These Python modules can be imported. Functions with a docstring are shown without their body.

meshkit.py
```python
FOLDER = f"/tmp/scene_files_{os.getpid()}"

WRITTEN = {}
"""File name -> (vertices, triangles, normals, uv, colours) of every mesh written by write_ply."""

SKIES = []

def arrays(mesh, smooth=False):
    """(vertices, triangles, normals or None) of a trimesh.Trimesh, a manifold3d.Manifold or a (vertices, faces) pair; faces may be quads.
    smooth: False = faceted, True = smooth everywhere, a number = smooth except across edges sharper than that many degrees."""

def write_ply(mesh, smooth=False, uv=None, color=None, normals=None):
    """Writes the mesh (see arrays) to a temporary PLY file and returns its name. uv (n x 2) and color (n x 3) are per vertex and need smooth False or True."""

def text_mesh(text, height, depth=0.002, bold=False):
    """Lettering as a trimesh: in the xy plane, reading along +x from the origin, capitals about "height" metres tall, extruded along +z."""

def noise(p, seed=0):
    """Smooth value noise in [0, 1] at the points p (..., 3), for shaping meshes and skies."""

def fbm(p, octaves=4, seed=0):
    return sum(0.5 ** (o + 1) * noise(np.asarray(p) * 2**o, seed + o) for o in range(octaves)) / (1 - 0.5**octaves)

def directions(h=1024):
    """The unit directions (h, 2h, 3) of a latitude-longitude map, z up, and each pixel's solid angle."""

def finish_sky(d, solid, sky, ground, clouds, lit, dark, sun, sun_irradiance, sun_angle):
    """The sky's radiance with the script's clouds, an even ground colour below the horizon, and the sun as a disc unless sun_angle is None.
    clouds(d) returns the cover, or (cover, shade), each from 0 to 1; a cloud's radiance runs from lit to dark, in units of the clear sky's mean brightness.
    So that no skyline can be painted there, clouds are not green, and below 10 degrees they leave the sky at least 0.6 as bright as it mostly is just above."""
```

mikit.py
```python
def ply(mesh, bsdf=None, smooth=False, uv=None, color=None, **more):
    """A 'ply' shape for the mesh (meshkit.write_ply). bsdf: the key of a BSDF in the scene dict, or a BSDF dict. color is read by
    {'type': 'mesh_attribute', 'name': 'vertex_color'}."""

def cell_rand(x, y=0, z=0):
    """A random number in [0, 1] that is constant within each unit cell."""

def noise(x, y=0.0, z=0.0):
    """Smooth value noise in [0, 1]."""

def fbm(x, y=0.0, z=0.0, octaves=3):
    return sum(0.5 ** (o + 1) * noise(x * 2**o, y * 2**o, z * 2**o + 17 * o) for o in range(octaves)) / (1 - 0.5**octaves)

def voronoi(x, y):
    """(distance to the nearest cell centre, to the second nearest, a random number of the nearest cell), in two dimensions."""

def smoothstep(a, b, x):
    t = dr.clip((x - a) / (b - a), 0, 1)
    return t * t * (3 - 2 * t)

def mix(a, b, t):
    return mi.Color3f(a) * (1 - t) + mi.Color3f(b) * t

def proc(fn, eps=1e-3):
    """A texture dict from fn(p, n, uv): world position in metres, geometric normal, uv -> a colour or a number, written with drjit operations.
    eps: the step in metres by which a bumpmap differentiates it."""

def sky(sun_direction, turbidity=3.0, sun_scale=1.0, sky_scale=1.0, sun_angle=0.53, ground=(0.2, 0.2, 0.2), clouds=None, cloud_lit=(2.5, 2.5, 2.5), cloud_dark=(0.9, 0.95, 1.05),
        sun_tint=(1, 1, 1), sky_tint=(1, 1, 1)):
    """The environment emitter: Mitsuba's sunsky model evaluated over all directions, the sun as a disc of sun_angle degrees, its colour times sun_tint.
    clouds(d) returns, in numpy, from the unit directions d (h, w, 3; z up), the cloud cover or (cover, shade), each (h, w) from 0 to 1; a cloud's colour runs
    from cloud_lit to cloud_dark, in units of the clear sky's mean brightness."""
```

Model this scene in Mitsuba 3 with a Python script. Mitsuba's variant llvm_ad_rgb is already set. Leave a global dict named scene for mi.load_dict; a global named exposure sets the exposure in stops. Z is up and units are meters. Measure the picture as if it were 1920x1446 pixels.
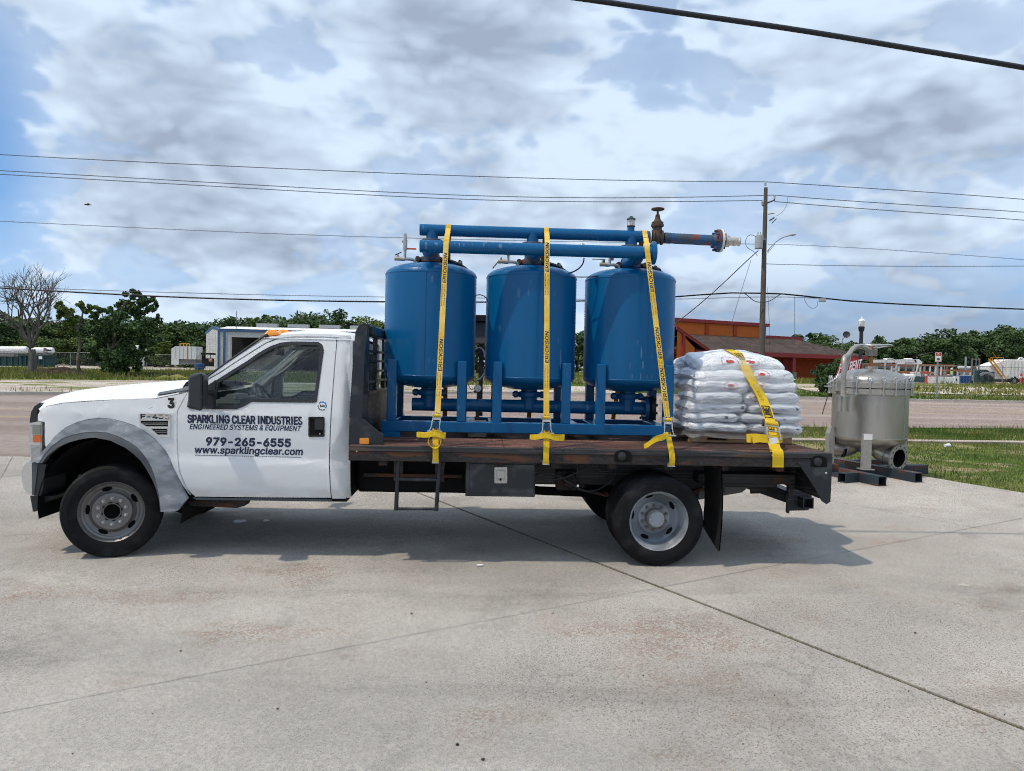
import math, random
import numpy as np, trimesh, manifold3d as m3, shapely, shapely.affinity
import drjit as dr, mitsuba as mi
import mikit, meshkit
from mikit import noise, fbm, voronoi, cell_rand, smoothstep, mix

T4 = mi.ScalarTransform4f
scene, labels = {}, {}

# ---------------------------------------------------------------- camera
CAM = np.array([3.157, -6.455, 1.745]); YAW, PIT, ROL, FF = .0487, -.0263, .0218, 1407.
_r0 = np.array([math.cos(YAW), -math.sin(YAW), 0])
FW = np.array([math.sin(YAW)*math.cos(PIT), math.cos(YAW)*math.cos(PIT), math.sin(PIT)])
_u0 = np.cross(_r0, FW)
RT = math.cos(ROL)*_r0 + math.sin(ROL)*_u0
UP = -math.sin(ROL)*_r0 + math.cos(ROL)*_u0
scene['camera'] = dict(type='perspective', fov=2*math.degrees(math.atan(960/FF)), fov_axis='x', near_clip=.05, far_clip=3000.,
                       to_world=T4().look_at(origin=CAM.tolist(), target=(CAM+FW).tolist(), up=UP.tolist()))

# ---------------------------------------------------------------- sky and sun
SUN = (-.50, -.22, 1.0)
def _ss(a, b, x):
    t = np.clip((x-a)/(b-a), 0, 1); return t*t*(3-2*t)
def clouds(d):
    az = np.degrees(np.arctan2(d[..., 0], d[..., 1])); el = np.degrees(np.arcsin(np.clip(d[..., 2], -1, 1)))
    def blob(a, b, sa, sb): return np.exp(-((az-a)/sa)**2-((el-b)/sb)**2)
    dz = d[..., 2]
    k = 1/np.maximum(dz+.55, .2)                                      # cloud deck: finer towards the horizon
    def field(lift):
        q = np.stack([d[..., 0]*k*4.2+3.1, d[..., 1]*k*4.2+7.7, (dz+lift)*7.5*k**.5], -1)
        w = np.stack([meshkit.fbm(q*1.3+s_, 5, seed=s_)-.5 for s_ in (3, 13, 23)], -1)
        q = q+w*.55
        b = 1-np.abs(2*meshkit.fbm(q*1.05, 2, seed=31)-1)*1.6               # rounded heads
        f = .62*meshkit.fbm(q*1.0, 8, seed=21)+.22*b*.6+.20*(1-np.abs(2*meshkit.noise(q*4.3, 41)-1))*.5+.10*(1-np.abs(2*meshkit.noise(q*9.1, 43)-1))*.5
        return f
    f = field(0.); up = field(.035)
    gap = .26*blob(-32.6, 12, 3.4, 8)+.26*blob(-23.0, 26.5, 2.4, 3.6)+.10*blob(-18, 4.5, 4, 2.0)+.03*blob(12, 20, 4, 6)+.05*blob(25, 13, 4, 2.5)+.05*blob(-9, 21, 5, 3)+.06*blob(14, 24, 5, 5)
    add = .10*blob(-15, 14, 9, 9)+.10*blob(-4, 25, 8, 7)+.10*blob(29, 17, 9, 7)+.10*blob(21, 8.5, 3, 3)+.10*blob(10, 13, 4, 4)+.16*blob(-35, 6.5, 3.5, 2.5)+.20*blob(-33, 27, 6, 7)
    g = f-gap+add+.04
    solid = _ss(.43, .555, g); veil = .40+.36*_ss(.22, .47, g); veil = veil*(1-np.clip(3.2*gap, 0, .9))
    cover = np.maximum(solid, veil)
    # lit from above and the left: darker where more cloud lies above, and in the thick of it
    shade = .27+3.9*(up-f)+1.5*(g-.56)+.30*blob(-2, 24, 9, 6)+.22*blob(-21, 15, 10, 5)+.28*blob(27, 16, 10, 4.5)-.30*blob(-29, 27, 7, 6)-.25*blob(11, 15, 5, 5)-.40*blob(20.5, 7.5, 3, 2.6)-.2*blob(-36, 7, 3, 3)
    shade = np.clip(shade, 0, 1)*.95*solid+(1-solid)*.22
    low = (1-_ss(2, 9, el))*_ss(8, 22, az); shade = np.clip(shade+.9*low, 0, 1); cover = np.maximum(cover, .75*low)
    return cover, shade
scene['sky'] = mikit.sky(SUN, turbidity=3, clouds=clouds, cloud_lit=(2.42, 2.90, 3.48), cloud_dark=(1.16, 1.42, 1.82), sky_tint=(.80, 1.34, 1.72), sun_tint=(.95, .98, 1.02), sun_scale=.82)
exposure = 1.12

# ---------------------------------------------------------------- where a pixel of the photograph lies on a known plane
def ray(px, py): return FW+RT*(px-960)/FF-UP*(py-723)/FF
def at(px, py, Y):
    d = ray(px, py); return CAM+d*(Y-CAM[1])/d[1]
def gnd(px, py, z=0.):
    d = ray(px, py); return CAM+d*(z-CAM[2])/d[2]
def xz(px, py, Y=.2):
    p = at(px, py, Y); return p[0], p[2]

# ---------------------------------------------------------------- bookkeeping
_taken = {}
def _num(base):
    n = _taken.get(base, 0); _taken[base] = n+1
    return base if n == 0 else f'{base}_{n:03d}'
def thing(name, label, cat, group=None):
    k = _num(name); labels[k] = {'label': label, 'category': cat}
    if group: labels[k]['group'] = group
    return k
def part(parent, name, mesh, bsdf, smooth=30, label=None, **more):
    k = _num(parent+'__'+name)
    scene[k] = mesh if isinstance(mesh, dict) and 'type' in mesh else mikit.ply(mesh, bsdf, smooth=smooth, **more)
    if label: labels[k] = {'label': label}
    return k
def sub(parent, name): return _num(parent+'__'+name)           # a part that is only a holder of sub-parts
def single(name, label, cat, mesh, bsdf, smooth=30, group=None):
    k = thing(name, label, cat, group); scene[k] = mikit.ply(mesh, bsdf, smooth=smooth); return k
def struct(name, mesh, bsdf, smooth=False, label=None, kind='structure', cat=None):
    k = _num(name); scene[k] = mikit.ply(mesh, bsdf, smooth=smooth)
    labels[k] = {'kind': kind}
    if label: labels[k]['label'] = label
    labels[k]['category'] = cat or name.split('_')[-1]
    return k
def copyof(d, M): return {**d, 'to_world': T4(np.asarray(M).tolist())}

# ---------------------------------------------------------------- mesh helpers
def cat(*ms):
    ms = [m for m in (ms[0] if len(ms) == 1 and isinstance(ms[0], (list, tuple)) else ms)]
    return trimesh.util.concatenate([trimesh.Trimesh(m.vertices, m.faces, process=False) for m in ms])
def tm(man):
    a = man.to_mesh(); return trimesh.Trimesh(np.array(a.vert_properties[:, :3]), np.array(a.tri_verts), process=False)
def man(mesh):
    mesh = trimesh.Trimesh(mesh.vertices, mesh.faces, process=True)
    return m3.Manifold(m3.Mesh(np.asarray(mesh.vertices, np.float32), np.asarray(mesh.faces, np.uint32)))
def box(x0, x1, y0, y1, z0, z1, ch=0.):
    if ch <= 0:
        b = trimesh.creation.box((abs(x1-x0), abs(y1-y0), abs(z1-z0))); b.apply_translation(((x0+x1)/2, (y0+y1)/2, (z0+z1)/2)); return b
    lo, hi = np.minimum([x0, y0, z0], [x1, y1, z1]), np.maximum([x0, y0, z0], [x1, y1, z1])
    pts = []
    for s in np.ndindex(2, 2, 2):
        c = np.where(s, hi, lo); sg = np.where(s, -1, 1)
        for k in range(3):
            o = sg*ch; o[k] = 0; pts.append(c+o)
    return trimesh.Trimesh(pts).convex_hull
def obox(c, size, R=None, ch=0.):
    s = np.array(size)/2; b = box(-s[0], s[0], -s[1], s[1], -s[2], s[2], ch)
    if R is not None: b.apply_transform(R)
    b.apply_translation(c); return b
def rot(deg, ax): return trimesh.transformations.rotation_matrix(math.radians(deg), ax)
def tube(pts, r, n=10, cap=True, closed=False):
    p = np.asarray(pts, float); r = np.broadcast_to(r, (len(p),))
    if closed: t = np.roll(p, -1, 0)-np.roll(p, 1, 0)
    else: t = np.gradient(p, axis=0)
    t /= np.linalg.norm(t, axis=1, keepdims=True)+1e-12
    a = np.cross(t[0], [0, 0, 1.] if abs(t[0][2]) < .9 else [1., 0, 0]); A = []
    for i in range(len(p)):
        a = a-t[i]*(a@t[i]); a /= np.linalg.norm(a)+1e-12; A.append(a)
    A = np.array(A); B = np.cross(t, A); th = np.arange(n)*2*np.pi/n
    v = (p[:, None]+r[:, None, None]*(np.cos(th)[None, :, None]*A[:, None]+np.sin(th)[None, :, None]*B[:, None])).reshape(-1, 3)
    m = len(p); I, J = np.meshgrid(np.arange(m if closed else m-1), np.arange(n), indexing='ij')
    i2 = (I+1) % m; q = np.stack([I*n+J, I*n+(J+1) % n, i2*n+(J+1) % n, i2*n+J], -1).reshape(-1, 4)
    f = np.vstack([q[:, [0, 1, 2]], q[:, [0, 2, 3]]])
    if cap and not closed:
        v = np.vstack([v, p[:1], p[-1:]]); c0, c1 = m*n, m*n+1; j = np.arange(n)
        f = np.vstack([f, np.stack([(j+1) % n, j, j*0+c0], 1), np.stack([(m-1)*n+j, (m-1)*n+(j+1) % n, j*0+c1], 1)])
    return trimesh.Trimesh(v, f, process=False)
def bez(pts, n=12):                                              # smooth curve through points
    from scipy.interpolate import CubicSpline
    p = np.asarray(pts, float); s = np.r_[0, np.cumsum(np.linalg.norm(np.diff(p, axis=0), axis=1))]
    return CubicSpline(s, p)(np.linspace(0, s[-1], n))
def frame(axis):
    z = np.asarray(axis, float); z = z/np.linalg.norm(z)
    a = np.cross(z, [0, 0, 1.] if abs(z[2]) < .9 else [0, 1., 0]); a /= np.linalg.norm(a)
    M = np.eye(4); M[:3, 0], M[:3, 1], M[:3, 2] = a, np.cross(z, a), z; return M
def lathe(prof, origin=(0, 0, 0), axis=(0, 0, 1), n=32):
    """prof: (r, h) pairs, revolved about the axis"""
    P = np.asarray(prof, float); th = np.arange(n)*2*np.pi/n; m = len(P)
    v = np.stack([P[:, 0, None]*np.cos(th), P[:, 0, None]*np.sin(th), np.repeat(P[:, 1, None], n, 1)], -1).reshape(-1, 3)
    I, J = np.meshgrid(np.arange(m-1), np.arange(n), indexing='ij')
    q = np.stack([I*n+J, I*n+(J+1) % n, (I+1)*n+(J+1) % n, (I+1)*n+J], -1).reshape(-1, 4)
    f = np.vstack([q[:, [0, 1, 2]], q[:, [0, 2, 3]]])
    t = trimesh.Trimesh(v, f, process=False); ar = t.area_faces > 1e-12
    t = trimesh.Trimesh(v, f[ar], process=False)
    M = frame(axis); M[:3, 3] = origin; t.apply_transform(M); return t
def cyl(p0, p1, r, n=20, ch=0.):
    p0, p1 = np.asarray(p0, float), np.asarray(p1, float); L = np.linalg.norm(p1-p0)
    pr = [(0, 0), (r-ch, 0), (r, ch), (r, L-ch), (r-ch, L), (0, L)] if ch > 0 else [(0, 0), (r, 0), (r, L), (0, L)]
    return lathe(pr, p0, p1-p0, n)
def torus(c, R, r, axis=(0, 0, 1), n=28, k=8, arc=(0, 2*np.pi)):
    full = abs(arc[1]-arc[0]-2*np.pi) < 1e-6
    th = np.linspace(arc[0], arc[1], n, endpoint=not full)
    M = frame(axis); p = (M[:3, 0][None]*np.cos(th)[:, None]+M[:3, 1][None]*np.sin(th)[:, None])*R+np.asarray(c)
    return tube(p, r, k, closed=full)
def prism(poly, y0, y1, plane='xz'):
    """outline in the x-z plane extruded along y (or 'xy' along z, 'yz' along x)"""
    cs = m3.CrossSection([np.asarray(poly, float).tolist()], m3.FillRule.NonZero)
    if cs.area() < 1e-9: cs = m3.CrossSection([np.asarray(poly, float)[::-1].tolist()], m3.FillRule.NonZero)
    a = tm(cs.extrude(abs(y1-y0))); v = np.array(a.vertices); h = v[:, 2]+min(y0, y1)
    if plane == 'xz': w = np.stack([v[:, 0], h, v[:, 1]], 1); f = a.faces[:, ::-1]
    elif plane == 'xy': w = np.stack([v[:, 0], v[:, 1], h], 1); f = a.faces
    else: w = np.stack([h, v[:, 0], v[:, 1]], 1); f = a.faces
    return trimesh.Trimesh(w, f, process=False)
def polyset(poly, holes=()):
    return m3.CrossSection([np.asarray(poly, float).tolist()]+[np.asarray(h, float).tolist() for h in holes], m3.FillRule.EvenOdd)
def warped(poly, holes, th, fn, step=.06):
    """outline (x, z) with holes, extruded by th, refined, then laid on the surface y = fn(x, z)"""
    b = tm(polyset(poly, holes).extrude(th).refine_to_length(step)); v = np.array(b.vertices)
    w = np.stack([v[:, 0], fn(v[:, 0], v[:, 1])+v[:, 2], v[:, 1]], 1)
    return trimesh.Trimesh(w, b.faces[:, ::-1], process=False)
def grid(P):
    """a grid of points (m, n, 3) as a surface"""
    P = np.asarray(P, float); m, n = P.shape[:2]
    I, J = np.meshgrid(np.arange(m-1), np.arange(n-1), indexing='ij')
    q = np.stack([I*n+J, (I+1)*n+J, (I+1)*n+J+1, I*n+J+1], -1).reshape(-1, 4)
    return trimesh.Trimesh(P.reshape(-1, 3), np.vstack([q[:, [0, 1, 2]], q[:, [0, 2, 3]]]), process=False)
def mirror(mesh, yc=1.22):
    v = np.array(mesh.vertices); v[:, 1] = 2*yc-v[:, 1]; return trimesh.Trimesh(v, mesh.faces[:, ::-1], process=False)
def rpoly(pts, r, n=5):
    g = shapely.Polygon(pts).buffer(-r).buffer(r, quad_segs=n); return np.array(g.exterior.coords)[:-1][::-1]
def inset(pts, d):
    g = shapely.Polygon(pts).buffer(-d, join_style=2); return np.array(g.exterior.coords)[:-1]
def strip(pts, wdir, w, th):
    """flat webbing: a ribbon along pts, w wide along wdir (one direction or one per point), th thick"""
    p = np.asarray(pts, float); W = np.broadcast_to(np.asarray(wdir, float), p.shape); W = W/np.linalg.norm(W, axis=1, keepdims=True)
    t = np.gradient(p, axis=0); N = np.cross(t, W); N /= np.linalg.norm(N, axis=1, keepdims=True)+1e-12
    ring = [p-W*w/2-N*th/2, p+W*w/2-N*th/2, p+W*w/2+N*th/2, p-W*w/2+N*th/2]
    v = np.stack(ring, 1).reshape(-1, 3); m = len(p)
    I, J = np.meshgrid(np.arange(m-1), np.arange(4), indexing='ij')
    q = np.stack([I*4+J, I*4+(J+1) % 4, (I+1)*4+(J+1) % 4, (I+1)*4+J], -1).reshape(-1, 4)
    f = np.vstack([q[:, [0, 1, 2]], q[:, [0, 2, 3]], [[0, 3, 2], [0, 2, 1]], [[m*4-4, m*4-3, m*4-2], [m*4-4, m*4-2, m*4-1]]])
    return trimesh.Trimesh(v, f, process=False)
def text(s, height, depth=.0012, bold=False, width=None, shear=0., heavy=0.):
    """lettering of a given cap height, squeezed to a width, its strokes thickened by heavy (a fraction of the height)"""
    t = meshkit.text_mesh(s, 1.0, .1, bold); v = np.array(t.vertices); n = np.array(t.face_normals)
    tri = v[:, :2][t.faces[n[:, 2] > .5]]; d1, d2 = tri[:, 1]-tri[:, 0], tri[:, 2]-tri[:, 0]; tri = tri[np.abs(d1[:, 0]*d2[:, 1]-d1[:, 1]*d2[:, 0]) > 1e-8]
    g = shapely.union_all(shapely.polygons(tri)); out = []
    for q in getattr(g, 'geoms', [g]):
        x0, y0, x1, y1 = q.bounds; c = q.centroid
        if .44 < x1-x0 < .62 and .9 < y1-y0 < 1.15 and q.area < .36 and abs(c.x-(x0+x1)/2) < .015 and abs(c.y-(y0+y1)/2) < .015: q = shapely.box(c.x-.07-.02*bold, y0, c.x+.07+.02*bold, y1)    # a plain capital I
        out.append(q)
    g = shapely.union_all(out); x0, _, x1, _ = g.bounds; kx = height if not width else width/(x1-x0)
    g = shapely.affinity.affine_transform(g, [kx, 0, 0, height, -x0*kx, 0])
    if heavy: g = g.buffer(heavy*height, quad_segs=2)
    g = g.simplify(height*.012)
    t = cat([trimesh.creation.extrude_polygon(q, depth, engine='earcut') for q in getattr(g, 'geoms', [g])]); v = np.array(t.vertices); v[:, 0] += shear*v[:, 1]
    return trimesh.Trimesh(v, t.faces, process=False)
def place(t, o, ux, uy):
    """lettering laid with its baseline from o along ux, its up along uy"""
    ux, uy = np.asarray(ux, float), np.asarray(uy, float); ux /= np.linalg.norm(ux); uy = uy-ux*(uy@ux); uy /= np.linalg.norm(uy)
    v = np.array(t.vertices); return trimesh.Trimesh(np.asarray(o)+v[:, :1]*ux+v[:, 1:2]*uy+v[:, 2:]*np.cross(ux, uy), t.faces, process=False)
def bumpy(mesh, amp, freq, seed=0):
    t = trimesh.Trimesh(mesh.vertices, mesh.faces, process=False); n = t.vertex_normals
    v = np.array(t.vertices); return trimesh.Trimesh(v+n*((meshkit.fbm(v*freq, 3, seed)-.5)*2*amp)[:, None], t.faces, process=False)

# ---------------------------------------------------------------- materials
def rgb(*c): return {'type': 'rgb', 'value': list(c)}
def M(name, color, rough=.5, **k):
    c = rgb(*color) if isinstance(color, tuple) else mikit.proc(color)
    scene[name] = {'type': 'twosided', 'b': {'type': 'principled', 'base_color': c, 'roughness': rough, **k}}
def bumped(name, color, height, scale=1., rough=.6, eps=2e-3, **k):
    c = rgb(*color) if isinstance(color, tuple) else mikit.proc(color)
    scene[name] = {'type': 'twosided', 'b': {'type': 'bumpmap', 'arbitrary': mikit.proc(height, eps), 'scale': scale,
                   'b': {'type': 'principled', 'base_color': c, 'roughness': rough, **k}}}
def C(*c): return mi.Color3f(*c)

def f_concrete(p, n, uv):
    big = fbm(p.x*.55+3, p.y*.55, 0, 4); mid = fbm(p.x*3.1, p.y*3.1, 2, 4)
    d1, d2, r = voronoi(p.x*72, p.y*72); e1, e2, r2 = voronoi(p.x*150+9, p.y*150)
    c = mix(C(.304, .284, .256), C(.372, .350, .318), smoothstep(.30, .68, big))
    c = c*(.87+.26*mid)
    worn = smoothstep(.40, .60, fbm(p.x*.45-2, p.y*.45+5, 1, 4))                       # worn to the pebbles
    peb = smoothstep(.46, .24, d1)*smoothstep(.30, .75, r)*(.22+.78*worn)
    tone = mix(C(.15, .105, .08), C(.27, .245, .215), cell_rand(dr.floor(r*997)))
    c = mix(c, tone, peb*.9)
    c = mix(c, C(.13, .128, .12), smoothstep(.36, .14, e1)*smoothstep(.5, .9, r2)*.75)
    c = mix(c, C(.50, .49, .47), smoothstep(.30, .12, e2-e1)*smoothstep(.75, .5, r2)*.25)
    patch = 0.55*dr.exp(-dr.square((p.x-(4.58))/0.55)-dr.square((p.y-(-1.67))/0.3))+0.45*dr.exp(-dr.square((p.x-(3.89))/0.35)-dr.square((p.y-(-1.58))/0.16))+0.45*dr.exp(-dr.square((p.x-(1.52))/1.0)-dr.square((p.y-(-0.09))/0.22))+0.35*dr.exp(-dr.square((p.x-(0.22))/0.5)-dr.square((p.y-(-0.85))/0.22))+0.4*dr.exp(-dr.square((p.x-(1.50))/0.45)-dr.square((p.y-(-1.56))/0.22))+0.3*dr.exp(-dr.square((p.x-(7.71))/0.4)-dr.square((p.y-(1.26))/0.25))                      # red sand spilt and trodden in
    rusty = smoothstep(.40, .68, fbm(p.x*2.1+8.3, p.y*2.6+2.2, 4, 5)*.62+.62*patch+.08)*smoothstep(.38, .66, .55*noise(p.x*88, p.y*88)+.45*fbm(p.x*9, p.y*9, 3, 4))
    c = mix(c, C(.22, .140, .098), rusty*.62)
    sp = noise(p.x*61+5, p.y*61)*.5+noise(p.x*118, p.y*118+3)*.5
    c = c*(.80+.40*sp)
    grey = smoothstep(.50, .7, fbm(p.x*.33+1.7, p.y*.8+9, 7, 5))
    c = c*(1-.12*grey)
    tyre = smoothstep(.16, .05, dr.abs(p.y+1.9+.10*p.x+.25*dr.sin(p.x*.5)))+smoothstep(.16, .05, dr.abs(p.y+.35+.06*p.x+.3*dr.sin(p.x*.4+1)))   # worn tyre tracks
    c = c*(1-.12*tyre*smoothstep(.35, .6, fbm(p.x*1.7, p.y*6, 9, 3)))
    crack = smoothstep(.0042, .0014, dr.abs(fbm(p.x*.62+3.3, p.y*.62+8.1, 5, 5)-.47))*smoothstep(.50, .58, noise(p.x*.5+2, p.y*.5+6))
    c = mix(c, C(.16, .155, .145), crack*.35)
    oil = smoothstep(.70, .80, noise(p.x*2.1+4, p.y*2.1+9)*.75+.25*noise(p.x*17, p.y*17))
    return c*(1-.11*oil)
def h_concrete(p, n, uv):
    d1, d2, r = voronoi(p.x*72, p.y*72)
    return smoothstep(.5, .2, d1)*r*.0020+noise(p.x*210, p.y*210)*.0010
bumped('concrete', f_concrete, h_concrete, 1., .9, 2e-3, specular=.25)
def f_road(p, n, uv):
    b = fbm(p.x*.05, p.y*.9, 0, 3); g = noise(p.x*9, p.y*9)
    c = mix(C(.190, .152, .136), C(.242, .202, .182), smoothstep(.3, .7, b))
    return c*(.9+.2*g)*(.95+.1*fbm(p.x*.4, p.y*.4))
M('road_surface', f_road, .9, specular=.2)
def f_ground(p, n, uv):
    a = fbm(p.x*.12, p.y*.12, 0, 4); b = fbm(p.x*1.1, p.y*1.1, 3, 3)
    c = mix(C(.060, .090, .018), C(.12, .125, .04), smoothstep(.35, .65, a))
    return mix(c, C(.24, .19, .12), smoothstep(.58, .74, b)*.7)*(.75+.5*noise(p.x*6, p.y*6))
M('turf', f_ground, .95, specular=.1)
def f_lot(p, n, uv):
    a = fbm(p.x*.2, p.y*.6, 0, 4); b = noise(p.x*5, p.y*5)
    c = mix(C(.30, .255, .225), C(.38, .34, .30), smoothstep(.35, .65, a))
    return mix(c, C(.13, .14, .05), smoothstep(.56, .66, fbm(p.x*.5+4, p.y*.9, 5, 3)))*(.85+.3*b)
M('old_lot', f_lot, .95, specular=.1)
def blades(lo, hi):
    def f(p, n, uv):
        a = smoothstep(.3, .7, fbm(p.x*.7, p.y*.7, 0, 3)); return mix(C(*lo), C(*hi), a)*(.75+.5*noise(p.x*23, p.y*23, p.z*9))
    return f
M('grass_blade', blades((.052, .112, .018), (.125, .158, .042)), .7, specular=.2)
M('dry_grass', blades((.115, .145, .028), (.235, .225, .070)), .8, specular=.1)
def leaf(lo, hi):
    def f(p, n, uv): return mix(C(*lo), C(*hi), noise(p.x*.9, p.y*.9, p.z*.9))*(.65+.7*cell_rand(dr.floor(p.x*3), dr.floor(p.y*3), dr.floor(p.z*3)))
    return f
M('leaf_dark', leaf((.032, .066, .024), (.080, .138, .042)), .6, specular=.3)
M('leaf_mid', leaf((.046, .092, .026), (.11, .18, .048)), .6, specular=.3)
M('leaf_light', leaf((.072, .120, .024), (.16, .215, .05)), .6, specular=.3)
M('bark', lambda p, n, uv: mix(C(.10, .085, .07), C(.20, .18, .155), noise(p.x*6, p.y*6, p.z*1.6)), .9, specular=.1)
M('dead_bark', lambda p, n, uv: mix(C(.10, .09, .08), C(.19, .175, .155), noise(p.x*4, p.y*4, p.z*1.2)), .9, specular=.1)
M('mulch', lambda p, n, uv: mix(C(.022, .017, .016), C(.07, .05, .042), noise(p.x*5, p.y*5, p.z*7)), .95, specular=.1)

def f_white(p, n, uv):
    dirt = smoothstep(.85, .5, p.z)*smoothstep(.35, .75, fbm(p.x*5, p.y*5, p.z*9, 3))
    return mix(C(.70, .715, .735), C(.46, .44, .40), dirt*.35)
M('white_paint', f_white, .36, specular=.35, clearcoat=.45, clearcoat_gloss=.95)
M('far_white', (.74, .745, .75), .5)
M('off_white', lambda p, n, uv: mix(C(.66, .66, .65), C(.52, .50, .46), smoothstep(.5, .75, fbm(p.x*.9, p.y*.9, p.z*.5))), .6)
def f_flare(p, n, uv):
    a = fbm(p.x*7+1+fbm(p.z*9)*.8, p.y*5, p.z*15, 5); b = fbm(p.x*26, p.y*20, p.z*36, 3)
    return mix(mix(C(.155, .175, .20), C(.245, .27, .30), smoothstep(.36, .60, a)), C(.36, .385, .41), smoothstep(.56, .74, a*.6+b*.4))
M('worn_plastic', f_flare, .62, specular=.4)
M('dull_plastic', lambda p, n, uv: mix(C(.045, .052, .062), C(.10, .11, .125), fbm(p.x*8, p.y*8, p.z*8)), .55, specular=.4)
M('black_plastic', (.018, .02, .024), .42, specular=.5)
M('gap_black', (.006, .006, .007), .8, specular=.2)
M('interior_grey', (.085, .088, .092), .75, specular=.3)
M('interior_light', (.27, .262, .25), .75, specular=.3)
M('seat_fabric', (.12, .118, .115), .9, specular=.1)
def f_rubber(p, n, uv):
    a = fbm(p.x*7, p.y*7, p.z*7, 3); return mix(C(.006, .0065, .008), C(.032, .033, .036), smoothstep(.45, .8, a)*.75)
M('rubber', f_rubber, .78, specular=.22)
M('rim_dark', lambda p, n, uv: mix(C(.12, .118, .12), C(.22, .213, .21), fbm(p.x*9, p.y*9, p.z*9)), .42, metallic=.55)
M('rim_light', lambda p, n, uv: mix(C(.17, .19, .22), C(.33, .36, .40), smoothstep(.3, .65, fbm(p.x*7, p.y*7, p.z*7))), .5, metallic=.25)
M('rim_rusty', lambda p, n, uv: mix(C(.16, .14, .12), C(.28, .27, .26), fbm(p.x*14, p.y*14, p.z*14)), .6, metallic=.3)
scene['chrome'] = {'type': 'twosided', 'b': {'type': 'principled', 'base_color': rgb(.78, .78, .79), 'metallic': 1., 'roughness': .24}}
M('satin_steel', (.50, .49, .47), .35, metallic=.9)
M('zinc', lambda p, n, uv: mix(C(.34, .34, .33), C(.55, .54, .52), noise(p.x*40, p.y*40, p.z*40)), .42, metallic=.6)
scene['mirror_glass'] = {'type': 'twosided', 'b': {'type': 'conductor', 'specular_reflectance': rgb(.75, .78, .8)}}
scene['clear_glass'] = {'type': 'thindielectric', 'int_ior': 1.5}
scene['tinted_glass'] = {'type': 'thindielectric', 'int_ior': 1.38, 'specular_transmittance': rgb(.54, .63, .61)}
M('amber_lens', (.62, .13, .02), .18, specular=.6, clearcoat=1.)
M('orange_lens', (.80, .27, .012), .22, specular=.6, clearcoat=1.)
M('headlamp_inner', (.30, .31, .28), .35, metallic=.6)
M('headlamp_lens', (.55, .56, .53), .12, specular=.6, metallic=.45, clearcoat=1.)
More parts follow.
